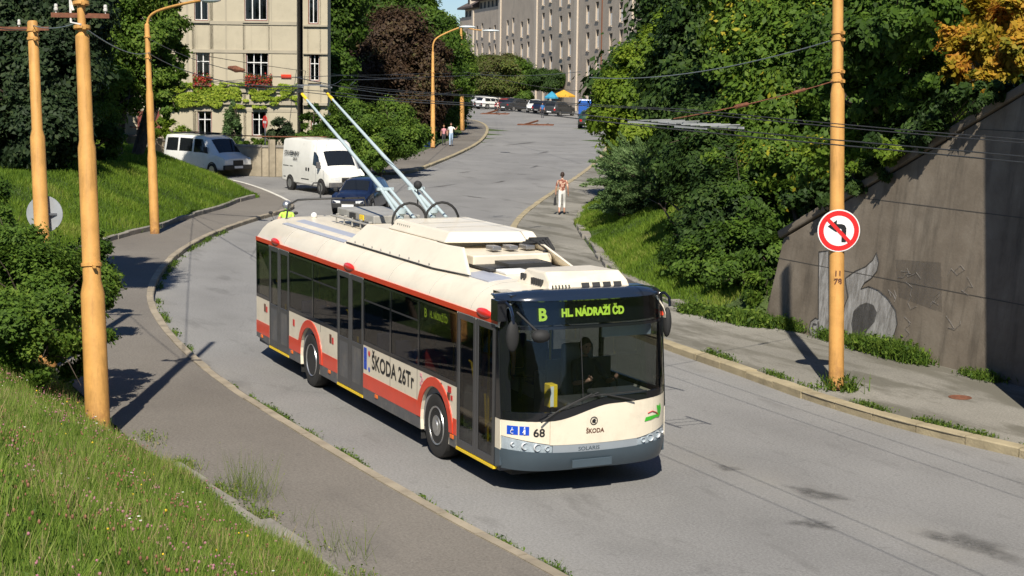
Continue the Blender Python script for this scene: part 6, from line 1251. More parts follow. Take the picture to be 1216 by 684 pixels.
mb = MB(); slabq(mb, 384.6, -80, 385.1, 178, -3.2, -1.95); mb.build('side_wall', M['render_beige'], hb, world=True)
mb = MB()
for v, t, d in ((26, 1.2, .05), (60, .8, .04), (106, 1.6, .10), (120, 2.0, .14), (131-1, .5, .02)):
    slabq(mb, 120, v, 352.4, v+t, .002, d)
    if v in (26, 60, 120): slabq(mb, 356, v+3, 385.4, v+3+t*1.4, -1.598, -1.6+d+.08)
slabq(mb, 120, 165, 352.3, 178, .002, .12)
for u in (268, 283, 322, 340): pass
mb.build('string_course', M['render_beige_dark'], hb, world=True)
mb = MB()
for u in (222, 268, 322): slabq(mb, u, -80, u+.35, 105.9, .002, .012)
mb.build('render_joint', M['render_beige_dark'], hb, world=True)
mb = MB(); slabq(mb, 118, -100, 354, -80, -12.5, .5); slabq(mb, 354.1, -100, 392, -80, -4.5, -1.2); mb.build('roof', M['roof_tile'], hb, world=True)
mb = MB(); slabq(mb, 164, 132, 190, 176, .01, .08); mb.build('door', M['door_red'], hb, world=True)
mb = MB(); slabq(mb, 334, 88.5, 346, 92.5, .02, .08); mb.build('street_name_plate', M['bus_red'], hb, world=True)
# window boxes with red flowers (each a thing)
def leafcloud(C, size, tint, rnd=RNG, up=.5, out=None, asp=.55, fold=.0):
    n = len(C); nr = rnd.normal(size=(n, 3)); nr[:, 2] = np.abs(nr[:, 2])*.7+up
    if out is not None: nr = nr*.6+out*1.1
    nr /= np.linalg.norm(nr, axis=1)[:, None]; t = np.cross(nr, rnd.normal(size=(n, 3))); t /= np.linalg.norm(t, axis=1)[:, None]; b = np.cross(nr, t)
    s = (size*(.5+1.0*rnd.random(n)**1.4))[:, None] if np.isscalar(size) else size[:, None]
    V = np.stack([C-t*s, C+b*s*asp-nr*s*.18, C+t*s, C-b*s*asp-nr*s*.18], 1).reshape(-1, 3); F = np.arange(n*4).reshape(n, 4); return V, F, tint
leafmat('geranium', [(0, (.06, .12, .02)), (.42, (.08, .16, .03)), (.5, (.45, .03, .03)), (1, (.60, .08, .06))], .2)
for u0, u1, lab in ((229, 251, 'red geranium window box under the left first-floor window'), (291, 304, 'small red geranium box under the wide window, left half'), (306, 322, 'red geranium box under the wide window, right half')):
    c = (hp_(u0, 97, .25)+hp_(u1, 97, .25))/2; w = abs((hp_(u1, 97)-hp_(u0, 97))@hx); e = empty('flower_box', c, 0, lab, 'flower box')
    n = 900; C = np.stack([(RNG.random(n)-.5)*w*1.0, RNG.normal(0, .12, n), RNG.normal(.05, .17, n)-.0], 1); C = hx*C[:, :1]+hn*C[:, 1:2]+np.array([0, 0, 1.])*C[:, 2:]
    V, F_, t = leafcloud(C, .06, RNG.random(n)); fast_mesh('flowers', V, F_, M['geranium'], t, e)
    q = Vector(hx)*w/2; MB().bar(-q-Vector((0, 0, .15)), q-Vector((0, 0, .15)), .22, .18).build('planter', M['win_brown'], e)
# ivy on the facade
leafmat('ivy', [(0, (.10, .16, .015)), (.5, (.20, .28, .02)), (1, (.33, .38, .05))], .25)
Cs = []
for (u0, u1, va, vb, dens, lab) in ((190, 352, 99, 119, 14000, ''), (196, 352, 119, 128, 4500, '')):
    n = dens; u = RNG.random(n)*(u1-u0)+u0; v = RNG.random(n)*(vb-va)+va
    keep = np.array([mnoise.noise((a*.06, b*.16, 3.)) for a, b in zip(u, v)]) > (-.30+.42*((u-190)/160)) if va < 110 else np.array([mnoise.noise((a*.08, b*.2, 9.)) for a, b in zip(u, v)]) > (-.15+.6*((u-190)/160))
    u, v = u[keep], v[keep]; o = (ho-CAM)@hn; Cs.append(np.array([hp_(a, b, .12+.15*RNG.random()) for a, b in zip(u, v)]))
C = np.concatenate(Cs); V, F_, t = leafcloud(C, .10, RNG.random(len(C)), up=.1, out=hn[None, :]); o = fast_mesh('ivy', V, F_, M['ivy'], t); tag(o, 'bright yellow-green ivy band creeping across the beige house front', 'climbing plant')
# garden wall in front of the house
ws = [at(150, 192), at(180, 197.5), at(262, 207), at(312, 209.5), at(352, 210), at(392, 210)]
ws = [np.array([p[0], p[1], 0.]) for p in ws]; gw = empty('garden_wall', ws[2], 0, 'low stone garden wall with pillars and a rail in front of the beige house', 'wall')
def walltop(p): return 1.55
mb, cp, rl, pl = MB(), MB(), MB(), MB()
for a, b in zip(ws[:-1], ws[1:]):
    a, b = Vector(a), Vector(b); z = Vector((0, 0, 1)); mb.bar(a+z*.75, b+z*.75, .30, 1.5); cp.bar(a+z*1.55, b+z*1.55, .40, .10); rl.bar(a+z*2.05, b+z*2.05, .05, .05)
mb.build('stonework', M['garden_wall'], gw, world=True, bevel=.02); cp.build('coping', M['old_concrete'], gw, world=True); rl.build('rail', M['rust'], gw, world=True)
for p in (ws[1], ws[2], at(323, 210), ws[4]): MB().box(p[0]-.15, p[0]+.15, p[1]-.15, p[1]+.15, 0, 1.9).build('pillar', M['garden_wall'], gw, world=True, bevel=.02)

# apartment block, receding, horizontals tipped a little because the street falls towards us
def fd(u): return 1.22/(.00431+(u-588)*1.13e-5)
A0, A1 = CAM+(CF+CR*(545-608)/FPX)*fd(545), CAM+(CF+CR*(790-608)/FPX)*fd(790)
A0[2] = A1[2] = 0; ad = (A1-A0)/np.linalg.norm(A1-A0); an = np.cross(ad, [0, 0, 1.]); an = an if an@(CAM-A0) > 0 else -an
ab = empty('apartment_block', A0, 0, 'long grey-brown apartment block with rows of small windows behind the parked cars', 'apartment building')
def ap(u, v): p = atp(u, v, A0, an); return float((p-A0)@ad), float(p[2])
def abox(mb, x0, x1, d0, d1, z0, z1, tilt=0.0):
    vs = [A0+ad*x+an*d+np.array([0, 0, z+tilt*x]) for x in (x0, x1) for d in (d0, d1) for z in (z0, z1)]
    return mb.add(vs, [(0, 1, 3, 2), (4, 6, 7, 5), (0, 4, 5, 1), (2, 3, 7, 6), (0, 2, 6, 4), (1, 5, 7, 3)])
K = .1974; Z_ = lambda x, y: ap(540+x*K, y*K)
ex0, ez0 = Z_(22, 75); ex1, ez1 = Z_(170, 2); TL = (ez1-ez0)/(ex1-ex0); Lb = Z_(1216, 0)[0]+8
cuts = [Z_(x, 400)[0] for x in (28, 112, 275, 492, 735, 1065)]+[Lb]
print('APT', ex0, ez0, TL, Lb, cuts)
EZ = lambda x: ez0+TL*(x-ex0)
wins = []
for lst in (((50, 235, 1), (72, 215, 0), (135, 195, 1), (166, 180, 1), (210, 208, 1), (241, 192, 1), (318, 165, 1), (352, 150, 1), (403, 175, 1), (442, 158, 1), (533, 125, 1), (577, 105, 1), (638, 145, 1), (690, 125, 1), (800, 85, 1), (857, 65, 1), (937, 95, 1), (1001, 70, 1), (1148, 45, 1)),
            ((135, 300, 0), (167, 300, 1), (210, 318, 0), (243, 308, 0), (318, 290, 1), (352, 280, 1), (403, 308, 1), (442, 296, 1), (533, 268, 1), (578, 255, 1), (640, 298, 1), (690, 282, 1), (800, 248, 1), (857, 232, 1), (938, 256, 0), (1001, 235, 0), (1148, 212, 1)),
            ((535, 400, 1), (578, 388, 1), (640, 440, 0), (690, 435, 1), (801, 410, 1), (857, 395, 1), (938, 420, 1), (1001, 402, 1)),
            ((533, 570, 1), (577, 560, 1), (800, 560, 1), (857, 545, 0)),
            ((638, -15, 1), (690, -32, 1), (800, -78, 1), (857, -98, 1), (937, -70, 1), (1001, -95, 1), (533, -20, 1), (577, -40, 1))):
    for x, y, br in lst: X_, Zc = Z_(x, y); wins.append((X_, Zc, br))
OPEN = [(X_-.80, X_+.80, Zc-1.25, Zc+1.15, br) for X_, Zc, br in wins]
# wall strips with openings, section by section
for i, (a, b) in enumerate(zip(cuts[:-1], cuts[1:])):
    ws_ = [o for o in OPEN if o[0] > a+.1 and o[1] < b-.1]; xs_ = sorted({a, b, *[q for o in ws_ for q in o[:2]]}); mb = MB()
    for c, d in zip(xs_[:-1], xs_[1:]):
        zz_ = [-2.0]
        for o in sorted([o for o in ws_ if o[0] <= c+1e-6 and o[1] >= d-1e-6], key=lambda o: o[2]): zz_ += [o[2], o[3]]
        zz_.append(EZ((a+b)/2)-1.6)
        for k in range(0, len(zz_), 2):
            if zz_[k+1]-zz_[k] > .01: abox(mb, c, d, -.35, 0, zz_[k], zz_[k+1])
    mb.build('wall', M['flats_grey'], ab, world=True)
    mb = MB(); abox(mb, b-1.2, b+.3, .002, .22, -2, EZ((a+b)/2)-.6); mb.build('pilaster', M['flats_pale'], ab, world=True)
    # set-back top storey with loggias, then eaves
    mb = MB(); zt_ = EZ((a+b)/2); abox(mb, a, b, -1.4, -1.0, zt_-1.6, zt_); mb.build('top_storey', M['flats_grey'], ab, world=True)
    nW = max(1, int((b-a)/3.2))
    for k in range(nW): x = a+(b-a)*(k+.5)/nW; abox(MB(), x-.7, x+.7, -.99, -.96, zt_-1.5, zt_-.35).build('top_window', M['room_dark'], ab, world=True)
    mb = MB(); vs = [A0+ad*x+an*d+np.array([0, 0, z]) for x in (a-.1, b+.1) for d, z in ((.5, zt_-.05), (.5, zt_+.25), (-6, zt_+3.6), (-12.5, zt_-.05))]
    mb.add(vs, [(0, 1, 2, 3), (4, 7, 6, 5), (0, 4, 5, 1), (1, 5, 6, 2), (2, 6, 7, 3), (3, 7, 4, 0)]); rf = mb.build('roof', M['roof_tile'], ab, world=True)
    mb = MB(); q = (a+b)/2; abox(mb, q-1.2, q+1.2, -3.6, -.4, zt_+.2, zt_+2.6); mb.build('dormer', M['flats_pale'], ab, world=True)
    mb = MB(); abox(mb, q-.8, q+.8, -.39, -.36, zt_+.8, zt_+2.2); mb.build('dormer_window', M['room_dark'], ab, world=True)
mb = MB(); abox(mb, cuts[0], Lb, -12, -.8, -2, 9); mb.build('core', M['room_dark'], ab, world=True)
mb = MB(); abox(mb, cuts[0]+.02, cuts[0]+.4, -12, -.36, -2, EZ(cuts[0])-1.0); mb.build('gable', M['flats_grey'], ab, world=True)
wproto = None
for x0, x1, z0, z1, br in OPEN:
    w = empty('window', A0+ad*((x0+x1)/2)+np.array([0, 0, z0])); w.location = w.location-ab.location; w.parent = ab
    mb = MB(); abox(mb, x0, x1, -.30, -.24, z0, z1); mb.build('pane', M['tint_glass'], w, world=True)
    mb = MB()
    if br: abox(mb, x0+.08, x1-.08, -.235, -.20, z0+.1, z0+(z1-z0)*.66)
    else: abox(mb, x0+.08, x1-.08, -.235, -.20, z0+.1, z0+(z1-z0)*.3)
    mb.build('blind', M['blind_white'], w, world=True)
    mb = MB(); abox(mb, x0-.05, x1+.05, .002, .12, z0-.10, z0); mb.build('sill', M['flats_pale'], w, world=True)
mb = MB()
for x in (885,): X_ = Z_(x, 300)[0]; abox(mb, X_-.07, X_+.07, .02, .14, -2, EZ(X_)-1); 
mb.build('downpipe', M['rust'], ab, world=True)
# ---------------------------------------------------------------- trees and plants
mat('bark', (.075, .055, .04), .95, var=.4, vscale=6, bump=.8, bscale=14)
leafmat('lf_mid', [(0, (.022, .045, .008)), (.5, (.05, .10, .012)), (.85, (.09, .155, .018)), (1, (.11, .18, .03))], .3)
leafmat('lf_dark', [(0, (.014, .028, .008)), (.5, (.028, .058, .011)), (1, (.06, .10, .018))], .2)
leafmat('lf_bright', [(0, (.06, .11, .010)), (.5, (.12, .19, .016)), (1, (.23, .29, .03))], .35)
leafmat('lf_conifer', [(0, (.012, .022, .009)), (.6, (.022, .04, .014)), (1, (.045, .065, .02))], .1)
leafmat('lf_juniper', [(0, (.04, .075, .025)), (.5, (.08, .14, .045)), (1, (.16, .23, .09))], .2)
leafmat('lf_beech', [(0, (.025, .016, .012)), (.5, (.055, .032, .018)), (.78, (.08, .055, .025)), (1, (.07, .10, .03))], .2)
leafmat('lf_mixed', [(0, (.05, .035, .015)), (.35, (.07, .07, .02)), (.7, (.08, .12, .02)), (1, (.14, .14, .03))], .25)
leafmat('lf_gold', [(0, (.10, .13, .02)), (.3, (.30, .24, .02)), (.65, (.48, .28, .03)), (1, (.42, .15, .03))], .35)
leafmat('lf_maple', [(0, (.035, .07, .010)), (.6, (.09, .16, .018)), (.86, (.15, .21, .022)), (.90, (.40, .34, .03)), (1, (.50, .36, .04))], .3)
leafmat('lf_hedge', [(0, (.035, .07, .012)), (.5, (.085, .155, .02)), (1, (.17, .24, .035))], .35)
def cloud(lobes, dens, size, tvar=.5, flat=1.0, sub=.32):
    dens = dens*1.9; size = size*.66; sub = sub*.82
    Cs, Ts, Os = [], [], []
    for c, r in lobes:
        r3 = np.array(r if hasattr(r, '__len__') else (r, r, r*flat)); c = np.array(c, float); rm = float(r3.mean())
        k = max(6, int(14*rm**1.3)) if rm < 6 else 120; dirs = RNG.normal(size=(k, 3)); dirs /= np.linalg.norm(dirs, axis=1)[:, None]
        rad = RNG.uniform(.45, 1.0, k)**.6; sc = c+dirs*rad[:, None]*r3*.85; n = int(dens*4.2*rm**2/k)+4
        g = RNG.normal(size=(k, n, 3))*(r3*sub*RNG.uniform(.6, 1.1, k)[:, None])[:, None, :]*.62; P = sc[:, None, :]+g
        P[..., 2] -= .10*np.abs(g[..., 0]+g[..., 1])*0
        Cs.append(P.reshape(-1, 3)); ct = RNG.random(k); Ts.append(np.clip(ct[:, None]*(tvar)+RNG.random((k, n))*(1-tvar), 0, 1).ravel())
        o = P-c; o /= (np.linalg.norm(o, axis=2)[..., None]+1e-6); Os.append(o.reshape(-1, 3))
    return np.concatenate(Cs), np.concatenate(Ts), np.concatenate(Os)
def tree(name, label, cat, base, lobes, size, dens, m, trunk=.2, group=None, flat=.85, stems=1, limbs=True, tvar=.5, asp=.55, sub=.32):
    base = np.array(base, float); e = empty(name, base, 0, label, cat, group)
    C, t, o = cloud(lobes, dens, size, tvar, flat, sub); V, F_, t = leafcloud(C-base, size*.68, t, out=o, up=.35, asp=asp); fast_mesh('crown', V, F_, M[m], t, e)
    if limbs:
        mb = MB(); zc_ = np.mean([l[0][2] for l in lobes]); cx = np.mean([l[0][:2] for l in lobes], axis=0); B0 = Vector(base)
        for s in range(stems):
            a = 2*math.pi*s/stems+.7; sp = .25*stems*.5 if stems > 1 else 0; b = B0+Vector((math.cos(a)*sp, math.sin(a)*sp, -.2)); tr = trunk/(stems**.5)
            hub = Vector((cx[0]*.6+base[0]*.4+math.cos(a)*sp*2.5, cx[1]*.6+base[1]*.4+math.sin(a)*sp*2.5, base[2]+(zc_-base[2])*.55)); mid = (b+hub)/2+Vector((RNG.normal(0, .12), RNG.normal(0, .12), 0))
            mb.tube([b, b.lerp(mid, .12)+Vector((0, 0, .02)), mid, hub], [tr*1.5, tr*1.05, tr*.85, tr*.6], 10)
            for c, r in lobes[s::stems]:
                c = Vector(c); k = hub.lerp(c, .5)+Vector((RNG.normal(0, .2), RNG.normal(0, .2), -.1)); mb.tube([hub, k, c], [tr*.5, tr*.3, tr*.08], 6)
                rm = r if not hasattr(r, '__len__') else max(r)
                for _ in range(3): q = c+Vector(RNG.normal(size=3))*rm*.5; mb.tube([k.lerp(c, .5), (k+q)/2+Vector((0, 0, .15)), q], [tr*.2, tr*.12, tr*.03], 5)
        mb.build('trunk', M['bark'], e, world=True, smooth=50)
    return e
def LP(lst): return [(atd(u, v, d/1.0), r) for u, v, d, r in lst]
def gb(u, v, d): p = atd(u, v, d); return (p[0], p[1], hz(p[0], p[1])-.05)
def dw(u, off=0.0): return (21.15-off)/(.4166+.908*(u-608)/1979)
# right-hand wood, from the junction towards the wall
GT = 'trees on the right-hand bank'
tree('linden_tree', 'light green leafy tree at the left edge of the right-hand wood beside the apartment block', 'tree', gb(775, 170, 66), LP([(748, 84, 66, 1.2), (770, 62, 66, 1.2), (790, 88, 67, 1.9), (740, 120, 66, 1.3), (768, 125, 66, 1.9), (806, 38, 68, 1.4), (728, 105, 67, .8), (800, 130, 66, 1.8), (750, 160, 65, 1.4), (718, 140, 66, .8)]), .13, 900, 'lf_bright', .22, GT)
tree('evergreen_tree', 'tall dark evergreen tree left of the sign pole, rising out of the picture', 'tree', gb(820, 200, 52), LP([(838, 20, 53, 1.7), (826, -15, 54, 1.6), (850, 60, 52, 1.9), (815, 95, 52, 1.7), (862, 5, 52, 1.8), (845, 130, 51, 1.9), (812, 58, 54, 1.1), (850, -50, 53, 1.8), (880, 110, 51, 1.5)]), .15, 800, 'lf_dark', .25, GT)
tree('maple_tree', 'maple tree with yellow-tinged leaves directly left of the sign pole', 'tree', gb(925, 240, 45), LP([(905, 30, 45, 1.6), (930, -5, 45, 1.6), (890, 80, 45, 1.5), (935, 75, 44, 1.5), (960, 30, 44, 1.5), (925, 120, 44, 1.5), (965, 100, 44, 1.3), (890, 150, 44, 1.3), (940, 165, 43, 1.4), (975, -30, 45, 1.6), (880, -20, 46, 1.5)]), .12, 900, 'lf_maple', .2, GT, tvar=.35)
tree('ash_tree', 'mid-green tree behind the sign pole above the concrete wall', 'tree', gb(1040, 120, 44), LP([(1020, 40, 43, 1.7), (1060, 10, 43, 1.7), (1010, 95, 42, 1.4), (1050, 80, 42, 1.5), (1085, 50, 43, 1.4), (1030, 140, 41, 1.2), (1070, 125, 41, 1.1), (1095, -10, 44, 1.6), (1020, -30, 44, 1.7), (990, 160, 41, 1.1), (1010, 70, dw(1010), .9), (1045, 45, dw(1045, .6), .9), (1080, 30, dw(1080, .6), .8), (1105, 0, dw(1105, .5), .7), (1030, 115, dw(1030), .7), (1070, 95, dw(1070), .7), (1095, 85, dw(1095), .55), (985, 110, dw(985, .3), .7)]), .12, 1000, 'lf_mid', .2, GT)
tree('golden_tree', 'tree with golden orange autumn leaves above the wall at the top right', 'tree', gb(1170, 60, 43), LP([(1140, 25, 42, 1.0), (1165, 50, 41, 1.05), (1185, 20, 42, 1.1), (1150, 75, 40, .8), (1190, 75, 40, .8), (1205, 45, 41, .9), (1125, 55, 41, .6), (1180, 95, 39, .5), (1122, 48, 37, .6), (1150, 66, 36.5, .6), (1180, 76, 35.5, .55), (1206, 66, 35, .6), (1200, 25, 36, .8), (1160, 28, 37, .8), (1138, 82, 36.5, .4), (1128, 15, 38, .6), (1165, 98, 35, .35)]), .11, 1100, 'lf_gold', .15, GT, tvar=.6)
tree('oak_tree', 'dark green tree in the top right corner behind the golden leaves', 'tree', gb(1160, -10, 50), LP([(1130, -10, 49, 1.8), (1180, -25, 49, 1.9), (1220, 10, 48, 1.8), (1235, 60, 47, 1.6), (1100, 20, 50, 1.6), (1200, 60, 47, 1.3), (1120, 70, 46, 1.2)]), .13, 800, 'lf_dark', .2, GT)
tree('locust_tree', 'feathery light green branch spreading over the top of the wall right of the sign pole', 'shrub', gb(1030, 200, 38.5), LP([(1010, 172, dw(1010), .6), (1040, 180, dw(1040, .2), .55), (1066, 183, dw(1066, .2), .4), (1025, 195, dw(1025, .1), .4), (1050, 170, dw(1050), .5), (985, 182, dw(985), .6)]), .08, 2200, 'lf_bright', .07, GT, flat=.6)
GS = 'bushes on the right-hand bank'
tree('dark_shrub', 'dense dark green bush hanging over the grass bank behind the bus roof', 'shrub', gb(835, 290, 43), LP([(812, 200, 46, 1.0), (845, 200, 44, 1.4), (825, 245, 43, .9), (860, 250, 42, 1.3), (848, 290, 41.5, 1.0), (880, 210, 43, 1.3), (815, 165, 47, 1.2), (855, 165, 45, 1.4), (782, 238, 47, .35), (775, 222, 48, .35), (868, 330, 41, .7), (835, 325, 42.5, .75), (822, 300, 43.5, .7), (860, 352, 40.2, .6), (838, 352, 41.5, .5), (815, 338, 43.5, .45)]), .10, 1200, 'lf_dark', .12, GS)
tree('elder_shrub', 'green leafy bush between the dark shrub and the end of the concrete wall', 'shrub', gb(885, 330, 40), LP([(875, 300, 40, 1.0), (905, 250, 41, 1.1), (905, 300, 39.5, .75), (860, 335, 40.5, .9), (890, 345, 39, .6), (920, 215, 42, 1.1), (950, 215, 41, .8), (880, 245, 41.5, 1.0), (845, 345, 41, .75)]), .085, 1500, 'lf_mid', .1, GS)
tree('leafy_shrub', 'lower fresh green bush with a few yellow leaves at the left foot of the wall', 'shrub', gb(880, 372, 39), LP([(868, 362, 39.5, .5), (892, 365, 38.8, .42), (848, 362, 40.5, .4), (905, 360, 38.3, .3), (908, 330, 39, .4)]), .07, 2200, 'lf_hedge', .05, GS)
for lab, mt_, pts in (('dark low thicket lining the pavement between the bright grass bank and the wall', 'lf_mid', ((-15.2, 10.9, .75), (-16.6, 11.3, .8), (-15.8, 12.2, .9), (-17.6, 12.2, .85), (-18.6, 12.6, .7), (-17.2, 13.4, .9))),
                      ('green thicket right at the left end of the concrete wall', 'lf_hedge', ((-12.2, 10.7, .55), (-13.2, 10.6, .6), (-14.2, 10.7, .65), (-13.2, 11.6, .8), (-14.6, 11.8, .8), (-12.3, 11.6, .6)))):
    tree('thicket', lab, 'shrub', (pts[0][0], pts[0][1], hz(pts[0][0], pts[0][1])), [((x_, y_, hz(x_, y_)+.4), r_) for x_, y_, r_ in pts], .085, 1500, mt_, .05, GS)
tree('yellowing_shrub', 'bush with yellowing leaves just behind the sloping wall top left of the sign pole', 'shrub', gb(950, 235, 40), LP([(925, 190, 41, .9), (955, 195, 40.5, .8), (935, 232, 40, .5), (975, 205, 39.5, .7), (905, 195, 42, .9), (870, 190, 42.5, .8), (985, 190, 39, .7)]), .09, 1500, 'lf_maple', .07, GS, tvar=.3)
tree('hanging_shrub', 'dark foliage spilling over the upper wall slope right of the sign pole', 'shrub', gb(1080, 170, 39), LP([(1090, 158, dw(1090), .6), (1120, 138, dw(1120), .55), (1060, 165, dw(1060), .6), (1150, 118, dw(1150), .5), (1100, 110, 39, 1.0), (1140, 98, 40, .6), (1185, 108, dw(1185), .3), (1015, 212, dw(1015, .2), .45), (985, 228, dw(985, .2), .42), (1040, 205, dw(1040, .3), .35), (955, 240, dw(955, .2), .45), (1165, 112, dw(1165, .3), .3), (1105, 158, dw(1105, .4), .3)]), .09, 1500, 'lf_dark', .07, GS)
# background of the wood so that no sky shows
for i, (u, v, d, r, lab) in enumerate(((890, 60, 78, 5.0, 'dark tree deep in the right wood behind the evergreen'), (960, 60, 66, 4.5, 'dark tree deep in the wood behind the maple'), (1080, 60, 62, 4.5, 'dark tree deep in the wood behind the ash'), (1200, 30, 60, 4.5, 'dark tree deep in the wood behind the golden tree'), (800, 150, 70, 3.0, 'dark low tree in the wood behind the juniper'))):
    tree('background_tree', lab, 'tree', gb(u, v, d), LP([(u, v, d, r), (u-35, v-50, d+1, r*.8), (u+40, v-60, d+1, r*.8), (u+10, v+60, d-1, r*.7)]), .26, 330, 'lf_dark', .3, GT)
# juniper with long drooping sprays
def juniper(label, base, sprays, m='lf_juniper', n=900, size=.10, L=(1.2, 2.6), dirn=None, sq=.5, group=None):
    base = np.array(base, float); e = empty('juniper', base, 0, label, 'juniper', group); C, T, O = [], [], []; mb = MB()
    for k in range(sprays):
        a = RNG.uniform(0, 2*math.pi); el = RNG.uniform(.05, 1.1); ln = RNG.uniform(*L); d = np.array([math.cos(a)*math.cos(el), math.sin(a)*math.cos(el), math.sin(el)])
        if pxof(base+d*ln*1.15)[0] < 688: d[:2] = -d[:2]
        st = base+np.array([RNG.uniform(-1, 1)*sq, RNG.uniform(-1, 1)*sq, RNG.uniform(0, .5)])+d*.2; t = RNG.random(n)**.8; w = .28*(1-t)+.05
        P = st+d*t[:, None]*ln; P[:, 2] += -.30*t*t*ln*.5+.1; side = np.cross(d, [0, 0, 1.]); side /= np.linalg.norm(side)
        P = P+side*(RNG.normal(0, 1, n)*w)[:, None]*.9; P[:, 2] += RNG.normal(0, .5, n)*w*.6; C.append(P); b_ = RNG.random()
        T.append(np.clip(b_*.4+t*.35+RNG.random(n)*.25, 0, 1)); O.append(np.repeat(d[None, :], n, 0)); mb.tube([st-d*.2, st+d*ln*.5, st+d*ln+np.array([0, 0, -.15*ln+.1])], [.035, .02, .005], 5)
    C, T, O = map(np.concatenate, (C, T, O)); nn = len(C); t = O+RNG.normal(0, .35, (nn, 3)); t /= np.linalg.norm(t, axis=1)[:, None]; b = np.cross(t, RNG.normal(size=(nn, 3))); b /= np.linalg.norm(b, axis=1)[:, None]; C = C-base
    s = size*(.6+.8*RNG.random(nn))[:, None]; V = np.stack([C, C+t*s*.5+b*s*.16, C+t*s, C+t*s*.5-b*s*.16], 1).reshape(-1, 3)
    fast_mesh('crown', V, np.arange(nn*4).reshape(nn, 4), M[m], T, e); mb.build('trunk', M['bark'], e, world=True); return e
GJ = 'junipers on the right-hand bank'
juniper('large spreading juniper overhanging the right pavement beyond the woman', gb(778, 190, 57), 240, L=(.8, 1.9), group=GJ, n=520, sq=.7)
juniper('smaller juniper nearest the woman on the pavement', gb(748, 224, 56), 80, L=(.35, .85), group=GJ, n=450, sq=.4)
juniper('juniper higher up the bank against the dark bush', gb(795, 190, 55), 130, L=(.9, 2.2), group=GJ, n=480, sq=.9)
juniper('juniper at the far end by the blue truck', gb(765, 168, 64), 120, L=(.8, 1.9), group=GJ, n=450, sq=.6)
# left hedge (near)
def gsh(u, v, d, z): p = atd(u, v, d); return p
tree('hedge_bush', 'big bright green bush in front of the flat-topped pole at the left edge', 'bush', gb(40, 400, 27), LP([(5, 300, 27, .7), (40, 325, 27, .65), (70, 330, 26.5, .75), (20, 340, 26, .9), (55, 370, 26, .85), (85, 385, 26.5, .65), (15, 400, 25, .75), (50, 425, 25, .55), (90, 340, 28, .6), (-25, 310, 27, 1.0), (88, 420, 26.5, .45), (95, 318, 28, .4), (112, 360, 27.5, .45), (112, 335, 28, .4), (108, 400, 26.8, .42)]), .055, 3300, 'lf_hedge', .08, 'left hedge bushes', tvar=.4)
tree('hedge_bush', 'darker bush behind, at the foot of the round sign on the left', 'bush', gb(20, 380, 33), LP([(-10, 262, 32, .7), (10, 300, 32, .5), (98, 300, 33, .55), (75, 315, 32, .6), (-25, 240, 32, .8), (98, 320, 33, .6), (112, 285, 36, .4), (40, 312, 32, .5)]), .06, 2600, 'lf_mid', .08, 'left hedge bushes')
# left trees
GL = 'trees behind the left grass verge'
tree('spruce_tree', 'very dark conifer filling the top left corner behind the poles', 'tree', gb(30, 190, 62), LP([(20, 40, 62, 2.4), (60, 90, 61, 2.0), (10, 110, 61, 2.2), (40, -20, 62, 2.4), (75, 30, 62, 1.9), (20, 160, 60, 1.7), (-20, 60, 62, 2.5), (60, 150, 60, 1.5), (95, -10, 63, 1.8)]), .16, 800, 'lf_conifer', .3, GL)
tree('broadleaf_tree', 'spreading multi-stemmed tree between the conifer and the beige house', 'tree', gb(150, 186, 70), LP([(140, 20, 70, 1.7), (110, 60, 69, 1.7), (165, 50, 70, 1.5), (190, 30, 71, 1.2), (205, 65, 71, .9), (130, 105, 69, 1.6), (175, 95, 70, 1.2), (195, 110, 70, .7), (110, 140, 68, 1.2), (150, -15, 70, 1.8), (200, 0, 71, .9), (90, 120, 68, 1.2), (215, 95, 70, .5), (200, 130, 70, .45), (198, -75, 74, 1.5), (175, -95, 74, 1.5), (224, -85, 75, 1.1), (208, -115, 75, 1.2), (188, -50, 74, 1.2), (235, -55, 76, .7), (205, -140, 75, 1.2), (226, -125, 75, 1.0), (190, -160, 75, 1.4), (243, -112, 76, .8), (215, -175, 75, 1.1)]), .12, 900, 'lf_hedge', .35, GL, stems=4, flat=.8)
tree('broadleaf_tree', 'dark leafy tree low behind the two tall poles at left', 'tree', gb(100, 190, 66), LP([(100, 90, 66, 1.4), (80, 130, 65, 1.4), (125, 165, 66, .9), (70, 170, 64, 1.0), (50, 185, 63, .8), (100, 175, 65, .9), (20, 185, 62, .9)]), .12, 900, 'lf_mid', .2, GL)
tree('small_shrub', 'light green shrub below the ivy beside the dark red door', 'shrub', gb(195, 165, 90), LP([(190, 150, 91, .7), (205, 155, 90, .7), (180, 160, 90, .5), (222, 160, 90, .5)]), .1, 1200, 'lf_bright', .08)
def hbp(u, v, d): p = atd(u, v, d); return (p[0], p[1], .1)
